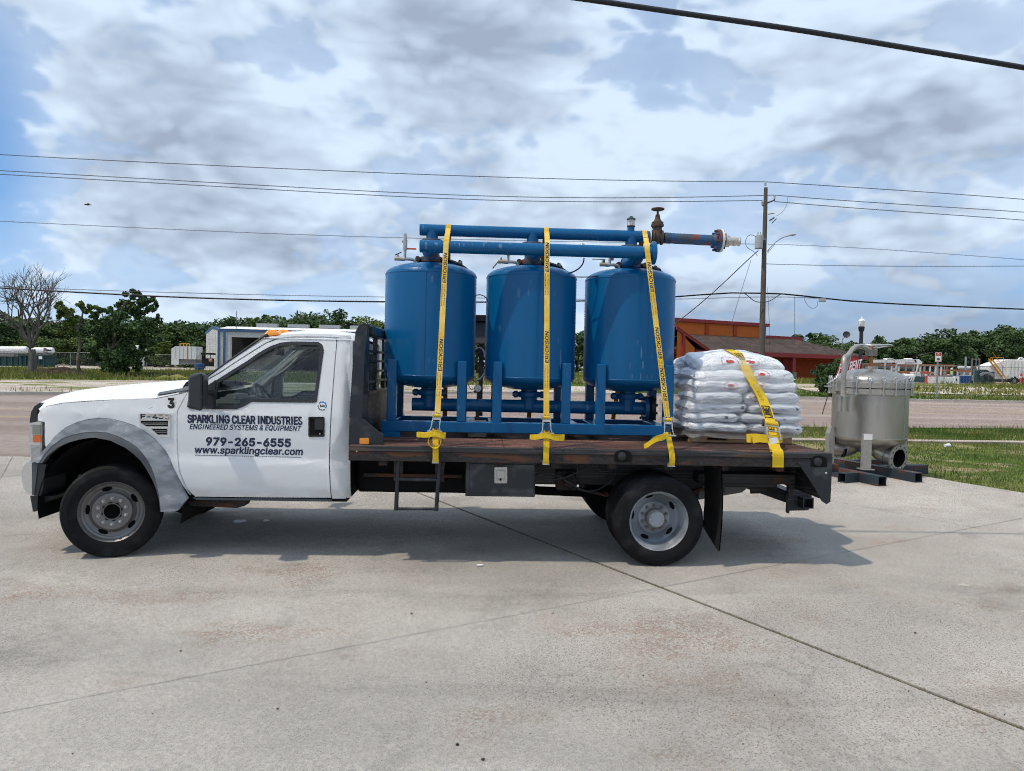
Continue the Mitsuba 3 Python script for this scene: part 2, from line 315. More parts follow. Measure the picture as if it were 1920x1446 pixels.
def f_blacksteel(p, n, uv):
    a = fbm(p.x*6, p.y*6, p.z*11, 4); s = smoothstep(.62, .72, noise(p.x*3, p.y*9, p.z*70))
    c = mix(C(.012, .013, .016), C(.036, .036, .038), a)
    c = mix(c, C(.07, .034, .020), smoothstep(.60, .74, fbm(p.x*2.3+7, p.y*5, p.z*6, 4)))
    return mix(c, C(.20, .20, .20), s*.16)
M('black_steel', f_blacksteel, .5, specular=.45)
M('black_paint', lambda p, n, uv: mix(C(.012, .016, .023), C(.05, .055, .062), smoothstep(.5, .8, fbm(p.x*9, p.y*14, p.z*8, 3))), .34, specular=.5)
def f_rustrail(p, n, uv):
    a = fbm(p.x*3.2, p.y*9, p.z*14, 4); b = noise(p.x*60, p.y*60, p.z*60)
    return mix(mix(C(.016, .015, .017), C(.050, .044, .042), b), C(.105, .045, .024), smoothstep(.50, .70, a)*.85)
M('rusty_rail', f_rustrail, .75, specular=.25)
def f_deck(p, n, uv):
    a = fbm(p.x*1.1, p.y*2.6, 0, 4); s = fbm(p.x*.8, p.y*26, 1, 3); g = noise(p.x*75, p.y*75)
    c = mix(C(.050, .026, .022), C(.125, .064, .051), smoothstep(.3, .7, a))
    c = mix(c, C(.19, .125, .11), smoothstep(.52, .75, s)*.55)
    return mix(c, C(.035, .027, .025), smoothstep(.55, .72, fbm(p.x*2.4+5, p.y*3.5, 3, 3))*.75)*(.8+.4*g)
M('rusty_deck', f_deck, .75, specular=.15)
def f_blue(p, n, uv):
    s = smoothstep(.76, .84, noise(p.x*48, p.y*48, p.z*9))*smoothstep(.54, .68, fbm(p.x*2, p.y*2, p.z*1.4, 2))
    st = fbm(p.x*9, p.y*9, p.z*.5, 3)
    c = mix(C(.0012, .086, .232), C(.002, .110, .285), fbm(p.x*3, p.y*3, p.z*.8))*(.88+.24*st)
    return mix(c, C(.16, .24, .34), s*.7)
M('blue_paint', f_blue, .30, specular=.24, clearcoat=.22, clearcoat_gloss=.93)
def f_bluerust(p, n, uv):
    a = fbm(p.x*9, p.y*9, p.z*9, 3)
    c = mix(C(.02, .085, .20), C(.05, .07, .10), smoothstep(.4, .6, a))
    return mix(c, C(.15, .05, .042), smoothstep(.57, .66, fbm(p.x*8+9, p.y*8, p.z*12, 3)))
M('chipped_blue', f_bluerust, .6)
M('cast_iron', lambda p, n, uv: mix(C(.035, .03, .028), C(.13, .085, .06), fbm(p.x*22, p.y*22, p.z*22)), .7, metallic=.2)
M('brass', (.42, .36, .26), .45, metallic=.7)
M('aluminium', lambda p, n, uv: mix(C(.42, .40, .37), C(.68, .66, .63), noise(p.x*28, p.y*28, p.z*28)), .4, metallic=.7)
M('black_rubber', (.012, .013, .015), .6)
def f_web(p, n, uv):
    a = fbm(p.x*9, p.y*9, p.z*6, 3); return mix(C(.62, .39, .045), C(.70, .50, .14), smoothstep(.35, .7, a))*(.88+.24*noise(p.x*420, p.y*420, p.z*420))
M('yellow_webbing', f_web, .75, specular=.2, sheen=.3)
M('bright_webbing', lambda p, n, uv: mix(C(.58, .38, .010), C(.72, .50, .022), fbm(p.x*12, p.y*12, p.z*12)), .6, specular=.3)
M('old_webbing', (.30, .155, .015), .8, specular=.1)
M('print_black', (.012, .012, .013), .6)
M('print_navy', (.010, .022, .058), .5)
M('print_grey', (.10, .10, .11), .6)
M('print_red', (.42, .05, .045), .6)
M('print_pink', (.50, .16, .15), .6)
M('sticker_blue', (.02, .19, .46), .4)
M('sticker_white', (.78, .79, .8), .4)
def f_bag(p, n, uv):
    a = fbm(p.x*6, p.y*6, p.z*6, 3); return mix(C(.58, .61, .655), C(.74, .765, .79), a)
def h_bag(p, n, uv): return fbm(p.x*7+p.z*9, p.y*8, p.z*24-p.x*5, 4)*.026+noise(p.x*30+p.z*40, p.y*30, p.z*80)*.003
bumped('bag_plastic', f_bag, h_bag, 1., .24, 4e-3, specular=.55)
scene['film_gloss'] = {'type': 'bumpmap', 'arbitrary': mikit.proc(lambda p, n, uv: fbm(p.x*5, p.y*5, p.z*52+p.y*6, 3)*.02+fbm(p.x*14+p.z*10, p.y*14, p.z*9, 2)*.03, 4e-3), 'scale': 1.,
                       'b': {'type': 'principled', 'base_color': rgb(.62, .64, .67), 'roughness': .16, 'specular': .6}}
scene['stretch_film'] = {'type': 'blendbsdf', 'weight': .83, 'a': {'type': 'twosided', 'b': scene.pop('film_gloss')}, 'b': {'type': 'null'}}
def f_wood(p, n, uv): return mix(C(.33, .20, .11), C(.47, .31, .185), fbm(p.x*5, p.y*30, p.z*60, 3))
M('pallet_wood', f_wood, .8, specular=.15)
def f_pole(p, n, uv): return mix(C(.075, .065, .057), C(.155, .135, .12), fbm(p.x*30, p.y*30, p.z*1.2, 3))
M('pole_wood', f_pole, .9, specular=.1)
def f_ss(p, n, uv):
    a = fbm(p.x*3, p.y*3, p.z*1.4, 3); st = smoothstep(.62, .85, fbm(p.x*6, p.y*6, p.z*.9, 3))
    return mix(mix(C(.40, .372, .335), C(.48, .45, .41), a), C(.27, .25, .225), st*.35)
M('stainless', f_ss, .34, metallic=.9)
M('bead_blasted', lambda p, n, uv: mix(C(.36, .335, .305), C(.44, .415, .38), noise(p.x*30, p.y*30, p.z*30)), .5, metallic=.6)
M('polished', (.66, .65, .63), .2, metallic=.95)
M('weld_blue', (.10, .20, .42), .3, metallic=.7)
def f_skid(p, n, uv): return mix(C(.022, .034, .045), C(.105, .035, .022), smoothstep(.50, .66, fbm(p.x*2.5+3, p.y*2.5, p.z*8, 3))*.75)
M('skid_steel', f_skid, .55)
M('cable_black', (.012, .014, .018), .5)
M('wire_grey', (.055, .06, .07), .6)
M('galvanised', (.33, .35, .36), .5, metallic=.5)
M('transformer_grey', (.38, .40, .41), .5)
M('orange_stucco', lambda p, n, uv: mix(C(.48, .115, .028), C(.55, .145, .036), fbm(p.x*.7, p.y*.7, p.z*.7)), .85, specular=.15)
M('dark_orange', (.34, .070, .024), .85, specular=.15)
M('red_trim', (.28, .028, .030), .7)
def f_shingle(p, n, uv): return mix(C(.042, .033, .030), C(.085, .066, .058), fbm(p.x*.5, p.y*.8, p.z*3, 4))*(.8+.4*cell_rand(dr.floor(p.x*2), dr.floor(p.z*5)))
M('shingle', f_shingle, .9, specular=.1)
M('stone', lambda p, n, uv: mix(C(.12, .10, .085), C(.30, .26, .22), cell_rand(dr.floor(p.x*4), dr.floor(p.z*4))), .85)
M('sheet_metal', lambda p, n, uv: mix(C(.45, .46, .47), C(.56, .565, .56), fbm(p.x*.4, p.y*.4, p.z*.9)), .5, specular=.4)
M('trim_blue', (.045, .105, .22), .5)
M('dark_inside', (.012, .013, .013), .9)
M('dumpster_green', (.012, .055, .058), .6)
M('bin_blue', (.012, .06, .22), .5)
M('machine_green', (.018, .05, .045), .6)
M('machine_grey', (.17, .16, .155), .7)
M('rust_orange', lambda p, n, uv: mix(C(.26, .085, .035), C(.36, .13, .06), noise(p.x*2, p.y*2, p.z*4)), .8)
M('safety_yellow', (.62, .30, .035), .6)
M('safety_red', (.55, .055, .03), .6)
M('hi_vis', (.42, .62, .08), .7)
M('skin', (.30, .17, .11), .6)
M('dark_cloth', (.025, .027, .035), .9)
M('sign_red', (.42, .025, .028), .5)
M('lamp_globe', (.80, .81, .80), .25, specular=.6)
M('paper_white', (.78, .78, .78), .8)
M('kerb_concrete', lambda p, n, uv: mix(C(.34, .31, .275), C(.45, .42, .38), fbm(p.x*2, p.y*2, p.z)), .9, specular=.1)
M('yellow_line', (.42, .30, .13), .9, specular=.1)
M('joint_dirt', lambda p, n, uv: mix(C(.055, .048, .036), C(.115, .10, .062), noise(p.x*14, p.y*14)), .95, specular=.05)
M('bird_grey', (.10, .10, .11), .8)

# ================================================================ the setting
rng = np.random.default_rng(7)
def S(a, b, x): return _ss(a, b, np.asarray(x, float))
def hgt(x, y):
    """the ground: flat on the near side of the street, rising a little behind it on the right"""
    return -.035+.80*S(40, 66, y)*S(-6, 16, x)+.25*S(60, 120, y)*S(0, -20, x)
_xs = np.unique(np.concatenate([np.linspace(-900, -80, 12), np.linspace(-80, 110, 64), np.linspace(110, 900, 12)]))
_ys = np.unique(np.concatenate([np.linspace(-60, 30, 10), np.linspace(30, 120, 40), np.linspace(120, 1500, 14)]))
_g = np.array([[(x, y, hgt(x, y)) for y in _ys] for x in _xs])
struct('ground', grid(_g), 'turf', True)
def sheet(name, poly, bsdf, lift, step=3.):
    g = shapely.Polygon(poly); x0, y0, x1, y1 = g.bounds
    b = tm(polyset(np.array(g.exterior.coords)[:-1]).extrude(.004).refine_to_length(step)); v = np.array(b.vertices); b = trimesh.Trimesh(v, b.faces, process=False)
    b.update_faces(b.face_normals[:, 2] > .5); b.remove_unreferenced_vertices(); v = np.array(b.vertices)
    v[:, 2] = hgt(v[:, 0], v[:, 1])+lift; return struct(name, trimesh.Trimesh(v, b.faces, process=False), bsdf)
NEAR = [(-90, 1.5), (-30, 4.2), (-12, 6.0), (-4.9, 6.85), (1, 9.2), (6, 13.2), (10, 16.0), (13.4, 17.0), (22, 18.2), (40, 19.4), (90, 21.5)]
FAR = [(-90, 14), (-40, 20), (-24, 25.0), (-15, 28.5), (-7, 33.5), (1, 38.4), (7, 41.0), (13, 41.6), (24, 41.5), (40, 42), (90, 44)]
near_c, far_c = np.array(NEAR), bez(FAR, 60)
sheet('road', [tuple(p) for p in NEAR]+[tuple(p) for p in far_c[::-1]], 'road_surface', .022)
# kerb on the far side
def kerb(pts, w, h, lift=0.):
    p = np.array([(x, y, hgt(x, y)+lift) for x, y in pts]); t = np.gradient(p[:, :2], axis=0); t /= np.linalg.norm(t, axis=1, keepdims=True)
    nrm = np.stack([-t[:, 1], t[:, 0]], 1)
    L, R = p.copy(), p.copy(); R[:, :2] += nrm*w
    up = np.array([0, 0, h]); a = .02
    L2, R2 = L+up, R+up; L2[:, :2] += nrm*a; R2[:, :2] -= nrm*a
    return grid(np.stack([R, R2, L2, L], 1))
struct('kerb', kerb(bez(FAR, 90), .34, .16), 'kerb_concrete')
# centre lines of the turning lane, worn
mid = (bez(NEAR[1:], 60)*.52+bez(FAR[1:], 60)*.48)
for off in (-1.7, 1.9):
    q = mid.copy(); q[:, 1] += off
    P = np.array([[(x, y+o, hgt(x, y)+.027) for o in (-.07, .07)] for x, y in q]); struct('road_marking', grid(P), 'yellow_line')
# the concrete apron the truck stands on, slab by slab
P0, da, db = np.array([4.67, -.56]), np.array([.467, -.884]), np.array([.868, .497])
apron = shapely.Polygon([(-45, -25), (-45, 4.0), (-14, 5.75), (-4.9, 6.82), (9.0, 6.85), (9.75, 6.8), (10.3, 6.5), (10.9, 6.05), (11.1, 5.4), (11.45, 4.4), (12.3, 2.5), (13, -4), (13, -25)])
La, Lb = 4.3, 4.9
for i in range(-9, 8):
    for j in range(-9, 5):
        ga = .020 if j in (0, -1) else .006
        c = [P0+da*La*(i+u)+db*Lb*(j+v) for u, v in ((0, 0), (0, 1), (1, 1), (1, 0))]
        s0, s1 = (ga if j == 0 else .004), (ga if j == -1 else .004)
        cc = [c[0]+db*s0+da*.004, c[1]-db*s1+da*.004, c[2]-db*s1-da*.004, c[3]+db*s0-da*.004]
        g = shapely.Polygon(cc).intersection(apron)
        if g.area < .15 or g.geom_type != 'Polygon': continue
        dz = rng.uniform(-.0025, .0)
        part('pavement', 'slab', prism(np.array(g.exterior.coords)[:-1], -.09, dz, 'xy'), 'concrete', False)
labels['pavement'] = {'kind': 'structure', 'label': 'sunlit worn concrete pavement of jointed slabs under the truck', 'category': 'pavement'}
b = tm(polyset(np.array(apron.exterior.coords)[:-1]).extrude(.004)); b.apply_translation((0, 0, -.015)); part('pavement', 'joint_filler', b, 'joint_dirt', False)
# old parking lots beyond the street
sheet('left_lot', [(-60, 21), (-24, 26), (-15, 29.3), (-7, 34.2), (1, 39.0), (8, 41.9), (14, 42.4), (14, 50), (-6, 55), (-22, 52.5), (-32, 46), (-60, 38)], 'old_lot', .05)
sheet('right_lot', [(29, 50), (70, 51), (110, 56), (110, 63), (60, 62), (30, 59)], 'old_lot', .05)
sheet('gravel_yard', [(26, 74), (120, 76), (140, 180), (20, 180)], 'old_lot', .04, 8.)
sheet('left_yard', [(-120, 95), (-10, 95), (-4, 140), (-120, 140)], 'old_lot', .04, 8.)
# the thin footpath in the verge, half overgrown
def footpath(x0, x1, y0, y1, w):
    n = max(2, int((x1-x0)/1.5)); xs = np.linspace(x0, x1, n+1)
    for a, b_ in zip(xs[:-1], xs[1:]):
        ya, yb = y0+(y1-y0)*(a-x0)/(x1-x0), y0+(y1-y0)*(b_-x0)/(x1-x0)
        part('footpath', 'slab', prism([(a+.01, ya), (b_-.01, yb), (b_-.01, yb+w), (a+.01, ya+w)], -.05, .015, 'xy'), 'old_lot', False)
footpath(9.2, 30, 12.15, 13.45, .46)
labels['footpath'] = {'kind': 'structure', 'label': 'narrow pale concrete footpath crossing the near grass verge', 'category': 'footpath'}

# grass, blade by blade
def grass(pts, h, w, seed, spread=.5):
    r = np.random.default_rng(seed); n = len(pts); a = r.uniform(0, 2*np.pi, n); H = h*r.uniform(.5, 1.25, n) if np.isscalar(h) else h
    d = np.stack([np.cos(a), np.sin(a), a*0], 1)*(w/2 if np.isscalar(w) else w[:, None]/2); b2 = r.uniform(0, 2*np.pi, n)
    tip = pts+np.stack([np.cos(b2)*H*spread*r.random(n), np.sin(b2)*H*spread*r.random(n), H], 1)
    v = np.stack([pts-d, pts+d, tip], 1).reshape(-1, 3); return trimesh.Trimesh(v, np.arange(3*n).reshape(-1, 3), process=False)
def scatter(poly, n, seed, dens=None):
    g = shapely.Polygon(poly); x0, y0, x1, y1 = g.bounds; r = np.random.default_rng(seed)
    p = np.stack([r.uniform(x0, x1, n), r.uniform(y0, y1, n)], 1); p = p[shapely.contains_xy(g, p[:, 0], p[:, 1])]
    if dens is not None: p = p[r.random(len(p)) < dens(p)]
    return np.column_stack([p, hgt(p[:, 0], p[:, 1])])
def patchy(f, lo, hi, seed): return lambda p: S(lo, hi, meshkit.fbm(np.column_stack([p*f, p[:, 0]*0]), 3, seed))
verge = [(8.6, 6.9), (9.78, 6.85), (10.35, 6.55), (10.98, 6.1), (11.16, 5.42), (11.5, 4.42), (12.4, 2.5), (14, 2.5), (30, 9), (34, 18.7), (22, 18.0), (13.6, 16.8), (10, 15.8), (6.2, 12.9), (3, 10), (2, 7.0)]
near_g = scatter(verge, 210000, 1, lambda p: np.where((p[:, 1]-(12.0+1.3*(p[:, 0]-9.2)/20.8) > .22+.14*(meshkit.noise(np.column_stack([p[:, 0]*1.6, p[:, 0]*0, p[:, 0]*0]))-.3)) & (p[:, 1]-(12.0+1.3*(p[:, 0]-9.2)/20.8) < .55), .05, 1.)*(.35+.65*S(.3, .5, meshkit.fbm(np.column_stack([p*1.3, p[:, 0]*0]), 3, 4))))
tall = .055+.075*S(12.8, 13.4, near_g[:, 1])+.05*S(.45, .7, meshkit.fbm(near_g*1.2, 3, 9))
struct('grass', grass(near_g, tall*np.random.default_rng(3).uniform(.5, 1.2, len(near_g)), .011, 5), 'grass_blade', label='short patchy green grass on the near verge behind the steel vessel', kind='stuff')
stalks = scatter([(12, 13.4), (34, 14.5), (34, 18.6), (13.6, 16.7)], 260, 61)
fieldp = scatter([(-75, 44), (-34, 47.6), (-22, 54), (-6, 56.5), (14, 51.5), (26, 52), (26, 66), (-4, 92), (-75, 92)], 46000, 12)
hf = (.20+.34*S(.4, .7, meshkit.fbm(fieldp*.12, 3, 2)))*np.random.default_rng(8).uniform(.5, 1.3, len(fieldp))
struct('tall_grass', grass(fieldp, hf, .10, 6, .45), 'dry_grass', label='yellow green field grass beyond the street on the left', kind='stuff')
rv = scatter([(14, 43), (24, 42.6), (40, 43), (90, 45), (110, 56), (70, 51.3), (29, 50.3), (14, 50.5)], 30000, 13)
struct('far_verge_grass', grass(rv, .20, .06, 7), 'grass_blade', label='green grass strip along the far side of the street on the right', kind='stuff', cat='grass')
lw = scatter([(29, 50), (70, 51), (110, 56), (115, 75), (27, 71)], 26000, 14, patchy(.16, .46, .58, 5))
struct('lot_weeds', grass(lw, .42, .12, 8), 'dry_grass', label='weeds growing in clumps over the old paving on the right', kind='stuff', cat='weeds')
ll = np.vstack([scatter([(-60, 22), (-15, 29.5), (1, 39.3), (14, 42.4), (14, 50), (-6, 55), (-32, 46), (-60, 38)], 9000, 15, patchy(.3, .6, .68, 6)), stalks])
struct('paving_weeds', grass(ll, .30, .05, 9), 'dry_grass', label='thin dry weeds in the cracks of the old left lot', kind='stuff', cat='weeds')
jp = np.concatenate([P0+da*t+db*rng.normal(0, .008) for t in np.concatenate([rng.normal(0, .07, 60), rng.uniform(-4, 4.3, 170)])]).reshape(-1, 2)
struct('joint_weeds', grass(np.column_stack([jp, jp[:, 0]*0-.012]), .022, .006, 10), 'dry_grass', label='tiny dry weeds sprouting along the wide pavement joint', kind='stuff', cat='weeds')
# grit and small stones on the concrete
r_ = np.random.default_rng(31); peb = []
for k in range(45):
    q = gnd(r_.uniform(0, 1920), 1446-abs(r_.normal(0, 170))-r_.uniform(0, 90)); s = abs(r_.normal(.0015, .0016))+.0014
    ic = trimesh.creation.icosphere(subdivisions=1, radius=s); ic.vertices = ic.vertices*r_.uniform(.5, 1.3, 3)+[q[0], q[1], s*.4]; peb.append(ic)
struct('grit', cat(peb), 'mulch', True, label='loose dark grit scattered over the concrete', kind='stuff')

# ================================================================ trees
def crown(n, rad, leafs, seed, clumps=26, flat=.75, low=-1., tight=1.):
    """many leaf faces gathered in clumps through the volume of an uneven crown"""
    r = np.random.default_rng(seed); c = []
    while len(c) < clumps:
        q = r.uniform(-1, 1, 3)
        if np.linalg.norm(q) < 1 and q[2] > low: c.append(q*r.uniform(.55, 1.05))
    c = np.array(c)*rad; k = r.integers(0, clumps, n); sz = np.array(rad).mean()*r.uniform(.20, .40, clumps)*tight
    u = r.normal(size=(n, 3)); u /= np.linalg.norm(u, axis=1, keepdims=True)
    p = c[k]+u*(sz[k]*r.random(n)**.45)[:, None]*[1, 1, flat]
    a = r.normal(size=(n, 3)); a /= np.linalg.norm(a, axis=1, keepdims=True); b = np.cross(a, r.normal(size=(n, 3))); b /= np.linalg.norm(b, axis=1, keepdims=True)
    s = leafs*r.uniform(.6, 1.3, n)[:, None]
    v = np.stack([p-a*s*.5, p+b*s*.34, p+a*s*.5, p-b*s*.34], 1).reshape(-1, 3); i = np.arange(n)[:, None]*4
    return trimesh.Trimesh(v, np.vstack([i+[0, 1, 2], i+[0, 2, 3]]), process=False)
def limbs(h, r0, seed, spread=.5, n=7):
    r = np.random.default_rng(seed); out = [tube(bez([(0, 0, -.3), (r.normal(0, .1), r.normal(0, .1), h*.4), (r.normal(0, .25), r.normal(0, .25), h*.95)], 6), np.linspace(r0, r0*.3, 6), 7)]
    for k in range(n):
        z = h*r.uniform(.35, .85); a = r.uniform(0, 6.28); L = h*spread*r.uniform(.5, 1)
        out.append(tube(bez([(0, 0, z), (math.cos(a)*L*.5, math.sin(a)*L*.5, z+L*.25), (math.cos(a)*L, math.sin(a)*L, z+L*.45)], 5), np.linspace(r0*.45, r0*.1, 5), 5))
    return cat(out)
_forms = []
for s in range(6):
    rad = [(3.6, 3.4, 3.3), (3.0, 3.0, 4.0), (4.3, 4.0, 3.0), (3.4, 3.2, 3.6), (4.0, 3.8, 3.6), (2.6, 2.6, 4.2)][s]
    cm = crown(4300, rad, .40, 40+s, 36); cm.apply_translation((0, 0, 8.6-rad[2])); sk = crown(800, (rad[0]*1.0, rad[1]*1.0, 1.9), .44, 70+s, 14); sk.apply_translation((0, 0, 1.6))
    _forms.append((cat(cm, sk), limbs(6.0, .22, 60+s)))
_tops = [float(np.percentile(f[0].vertices[:, 2], 99.3)) for f in _forms]
_tree_ply = {}
def far_tree(name, label, x, y, top, s, form, mat, group):
    k = thing(name, label, 'tree', group); z = hgt(x, y); sc = (top-z)/_tops[form]
    Mx = np.diag([s, s, sc, 1.]); a = rng.uniform(0, 6.28); Rz = trimesh.transformations.rotation_matrix(a, (0, 0, 1)); Mx = Rz@Mx; Mx[:3, 3] = (x, y, z)
    for nm, msh, mt in (('crown', _forms[form][0], mat), ('trunk', _forms[form][1], 'bark')):
        kk = (form, nm, mt)
        if kk not in _tree_ply: _tree_ply[kk] = mikit.ply(msh, mt, smooth=False)
        scene[f'{k}__{nm}'] = copyof(_tree_ply[kk], Mx)
LM = ['leaf_dark', 'leaf_mid', 'leaf_dark', 'leaf_light']; tone = {'leaf_dark': 'dark', 'leaf_mid': 'mid green', 'leaf_light': 'pale green'}
TL = [(0, 590, 'at the very left edge of the frame'), (28, 597, 'left of the bare tree trunk'), (55, 602, 'straight behind the bare tree trunk'), (80, 596, 'just right of the bare tree trunk'), (112, 602, 'above the end of the shorter tank trailer'), (140, 600, 'behind the thin leaning tree'), (172, 598, 'between the thin tree and the dense tree'), (205, 602, 'behind the trunk of the dense tree'), (240, 606, 'behind the middle of the dense tree'), (272, 601, 'behind the right half of the dense tree'), (300, 600, 'at the right edge of the dense tree'), (325, 606, 'above the left end of the white tank skid'), (346, 614, 'above the tan hoses of the white tank skid'), (368, 612, 'left of the warehouse gable'), (392, 606, 'above the warehouse gable'), (412, 604, 'above the near corner of the warehouse'), (440, 600, 'behind the thin mast on the warehouse'), (468, 597, 'above the first ridge vent of the warehouse'), (494, 596, 'just left of the amber roof lights'), (522, 598, 'straight above the amber roof lights'), (552, 600, 'above the front half of the cab roof'), (578, 596, 'left of the tallest woodland crown'), (606, 583, 'tallest of all, above the rear of the cab roof'), (634, 603, 'above the rear corner of the cab'), (658, 604, 'just left of the truck headboard'), (686, 598, 'straight above the truck headboard'), (712, 604, 'touching the left side of the first blue tank'), (898, 606, 'in the gap between the first and second blue tanks'), (1084, 620, 'in the gap between the second and third blue tanks')]
for i, (px, py, wh) in enumerate(TL):
    d = 128+rng.uniform(-9, 9); p = at(px, py, d); mt = LM[(i*7) % 4]
    far_tree('woodland_tree', f'{tone[mt]} woodland tree {wh}', p[0], d, p[2], rng.uniform(1.25, 1.6), i % 6, mt, 'woodland trees beyond the yards on the left')
TR = [(1520, 625, 'left of the satellite dish over the orange building'), (1548, 622, 'just left of the satellite dish mast'), (1572, 633, 'under the satellite dish'), (1596, 642, 'just left of the street lamp post'), (1622, 643, 'just right of the street lamp post'), (1647, 627, 'slender one standing alone right of the street lamp'), (1672, 641, 'right of the slender tree'), (1690, 632, 'above the folded boom truck'), (1712, 638, 'above the cab of the boom truck'), (1735, 626, 'left of the red and white sign'), (1760, 632, 'straight behind the red and white sign'), (1785, 614, 'tall one right of the red and white sign'), (1806, 617, 'above the short grey yard pole'), (1830, 624, 'behind the tall dark steel frame'), (1858, 618, 'above the yellow stair'), (1882, 611, 'above the nose of the tank trailer'), (1906, 608, 'above the vent loop of the tank trailer'), (1930, 612, 'at the right edge of the frame')]
for i, (px, py, wh) in enumerate(TR):
    d = 118+rng.uniform(-8, 8); p = at(px, py, d); mt = ['leaf_dark', 'leaf_mid', 'leaf_dark'][i % 3]
    far_tree('yard_tree', f'{tone[mt]} tree behind the equipment yard, {wh}', p[0], d, p[2]*.94, .7 if i == 5 else rng.uniform(1.15, 1.45), 5 if i == 5 else (i*5) % 6, mt, 'trees behind the equipment yard on the right')
# low scrub in front of the left woodland
for i, (px, wh) in enumerate([(20, 'over the long dumpster'), (60, 'behind the bare tree trunk'), (105, 'right of the shorter tank trailer'), (150, 'behind the thin tree trunk'), (190, 'left of the dense tree trunk'), (300, 'between the white cabinet and the white tank skid'), (372, 'between the white tank skid and the warehouse')]):
    d = 117+rng.uniform(-3, 3); p = at(px, 640+rng.uniform(-8, 8), d)
    far_tree('scrub_tree', f'low bushy scrub tree {wh}', p[0], d, p[2], .85, i % 6, ['leaf_mid', 'leaf_light'][i % 2], 'low scrub in front of the left woodland')

# the woodland goes on behind the tanks and beyond the left edge of the frame
wd_ = []
for i, px in enumerate([-520, -440, -370, -300, -235, -175, -120, -65, -25, 740, 775, 810, 850, 940, 985, 1030, 1125, 1165, 1205, 1250]):
    d = 131+rng.uniform(-6, 6); p = at(px, 604+rng.uniform(-4, 8)+max(0, px)*.012, d); f_ = _forms[i % 6]; Mx = rot(rng.uniform(0, 360), (0, 0, 1)) @ np.diag([1.5, 1.5, (p[2]-hgt(p[0], d))/_tops[i % 6], 1.]); Mx[:3, 3] = (p[0], d, hgt(p[0], d))
    c_ = f_[0].copy(); c_.apply_transform(Mx); wd_.append(c_)
struct('woodland', cat(wd_), 'leaf_dark', label='dense dark green woodland closing the view behind the far yards', kind='stuff')
# bare tree by the street on the left
def branchy(p, d, L, r, depth, R, out):
    n = 5; pts = [np.array(p)]; dd = np.array(d)
    for _ in range(n-1):
        dd = dd+R.normal(0, .10, 3)+[0, 0, .045]; dd /= np.linalg.norm(dd); pts.append(pts[-1]+dd*L/(n-1))
    out.append(tube(pts, np.linspace(r, r*.68, n), 6 if depth > 3 else 4 if depth > 1 else 3, cap=False))
    if depth == 0: return
    for k in range(R.integers(2, 4)):
        a = R.normal(size=3); a -= dd*(a@dd); a /= np.linalg.norm(a); q = dd+a*R.uniform(.42, .80); q /= np.linalg.norm(q)
        branchy(pts[-1] if k < 2 else pts[-2], q, L*R.uniform(.70, .90), r*R.uniform(.56, .70), depth-1, R, out)
g0 = gnd(60, 688); DB = 64.; pb = at(60, 687, DB); zb = hgt(pb[0], DB)
R_ = np.random.default_rng(5); tr = tube(bez([(0, 0, -.2), (.05, 0, 1.0), (-.05, .05, 2.3)], 8), np.linspace(.38, .30, 8), 10); out = []
for a, tilt in ((2.9, .75), (.2, .62), (1.9, .30), (4.6, .4), (3.6, .95), (5.7, .9)):
    q = np.array([math.cos(a)*tilt, math.sin(a)*tilt, 1.]); branchy((-.05, .05, 2.15), q/np.linalg.norm(q), 1.75, .155, 5, R_, out)
k = thing('bare_tree', 'bare leafless grey tree with spreading branches at the left edge', 'tree')
for m_ in (tr,): m_.apply_translation((pb[0], DB, zb)); part(k, 'trunk', m_, 'dead_bark', True)
lim = cat(out); v = np.array(lim.vertices); v[:, 2] *= 1.17; lim = trimesh.Trimesh(v+[pb[0], DB, zb], lim.faces, process=False); part(k, 'branches', lim, 'dead_bark', True)

# thin tree with sparse foliage, and the dense dark tree beside it
def near_tree(name, label, px, base, D, trunk_pts, blobs, leafs, mat, seed, rt=.2):
    k = thing(name, label, 'tree'); p = at(px, base, D); o = np.array([p[0], D, hgt(p[0], D)]); sc = D/FF
    R = np.random.default_rng(seed); T_ = []
    for pts, ra in trunk_pts:
        q = np.array([((a-px)*sc, R.normal(0, .25), (base-b)*sc) for a, b in pts]); q[0, 1] = 0; T_.append(tube(bez(q, 9)+o, np.linspace(ra, ra*.4, 9), 7))
    part(k, 'trunk', cat(T_), 'bark', True)
    L = []
    for i, (a, b, rx, rz, n) in enumerate(blobs):
        rx, rz, n = rx*1.22, rz*1.30, int(n*1.25)
        c = crown(n, (rx*sc, rx*sc*.9, rz*sc), leafs, seed*10+i, max(6, n//80), .9, -1., .80); c.apply_translation(o+[(a-px)*sc, R.normal(0, rx*sc*.4), (base-b)*sc]); L.append(c)
    part(k, 'crown', cat(L), mat, False)
near_tree('thin_tree', 'thin leaning tree with sparse light leaves between the bare and the dense tree', 158, 684, 66., [([(158, 686), (152, 660), (148, 620), (145, 590), (128, 560), (115, 545)], .17), ([(145, 592), (152, 575), (158, 552), (152, 548)], .10), ([(146, 600), (128, 585), (108, 572)], .07)],
          [(122, 556, 17, 13, 1000), (135, 572, 14, 15, 800), (110, 547, 12, 9, 420), (165, 552, 17, 10, 600), (148, 544, 12, 7, 320), (128, 592, 22, 12, 420), (178, 562, 11, 9, 320), (142, 598, 12, 9, 240)], .29, 'leaf_light', 3)
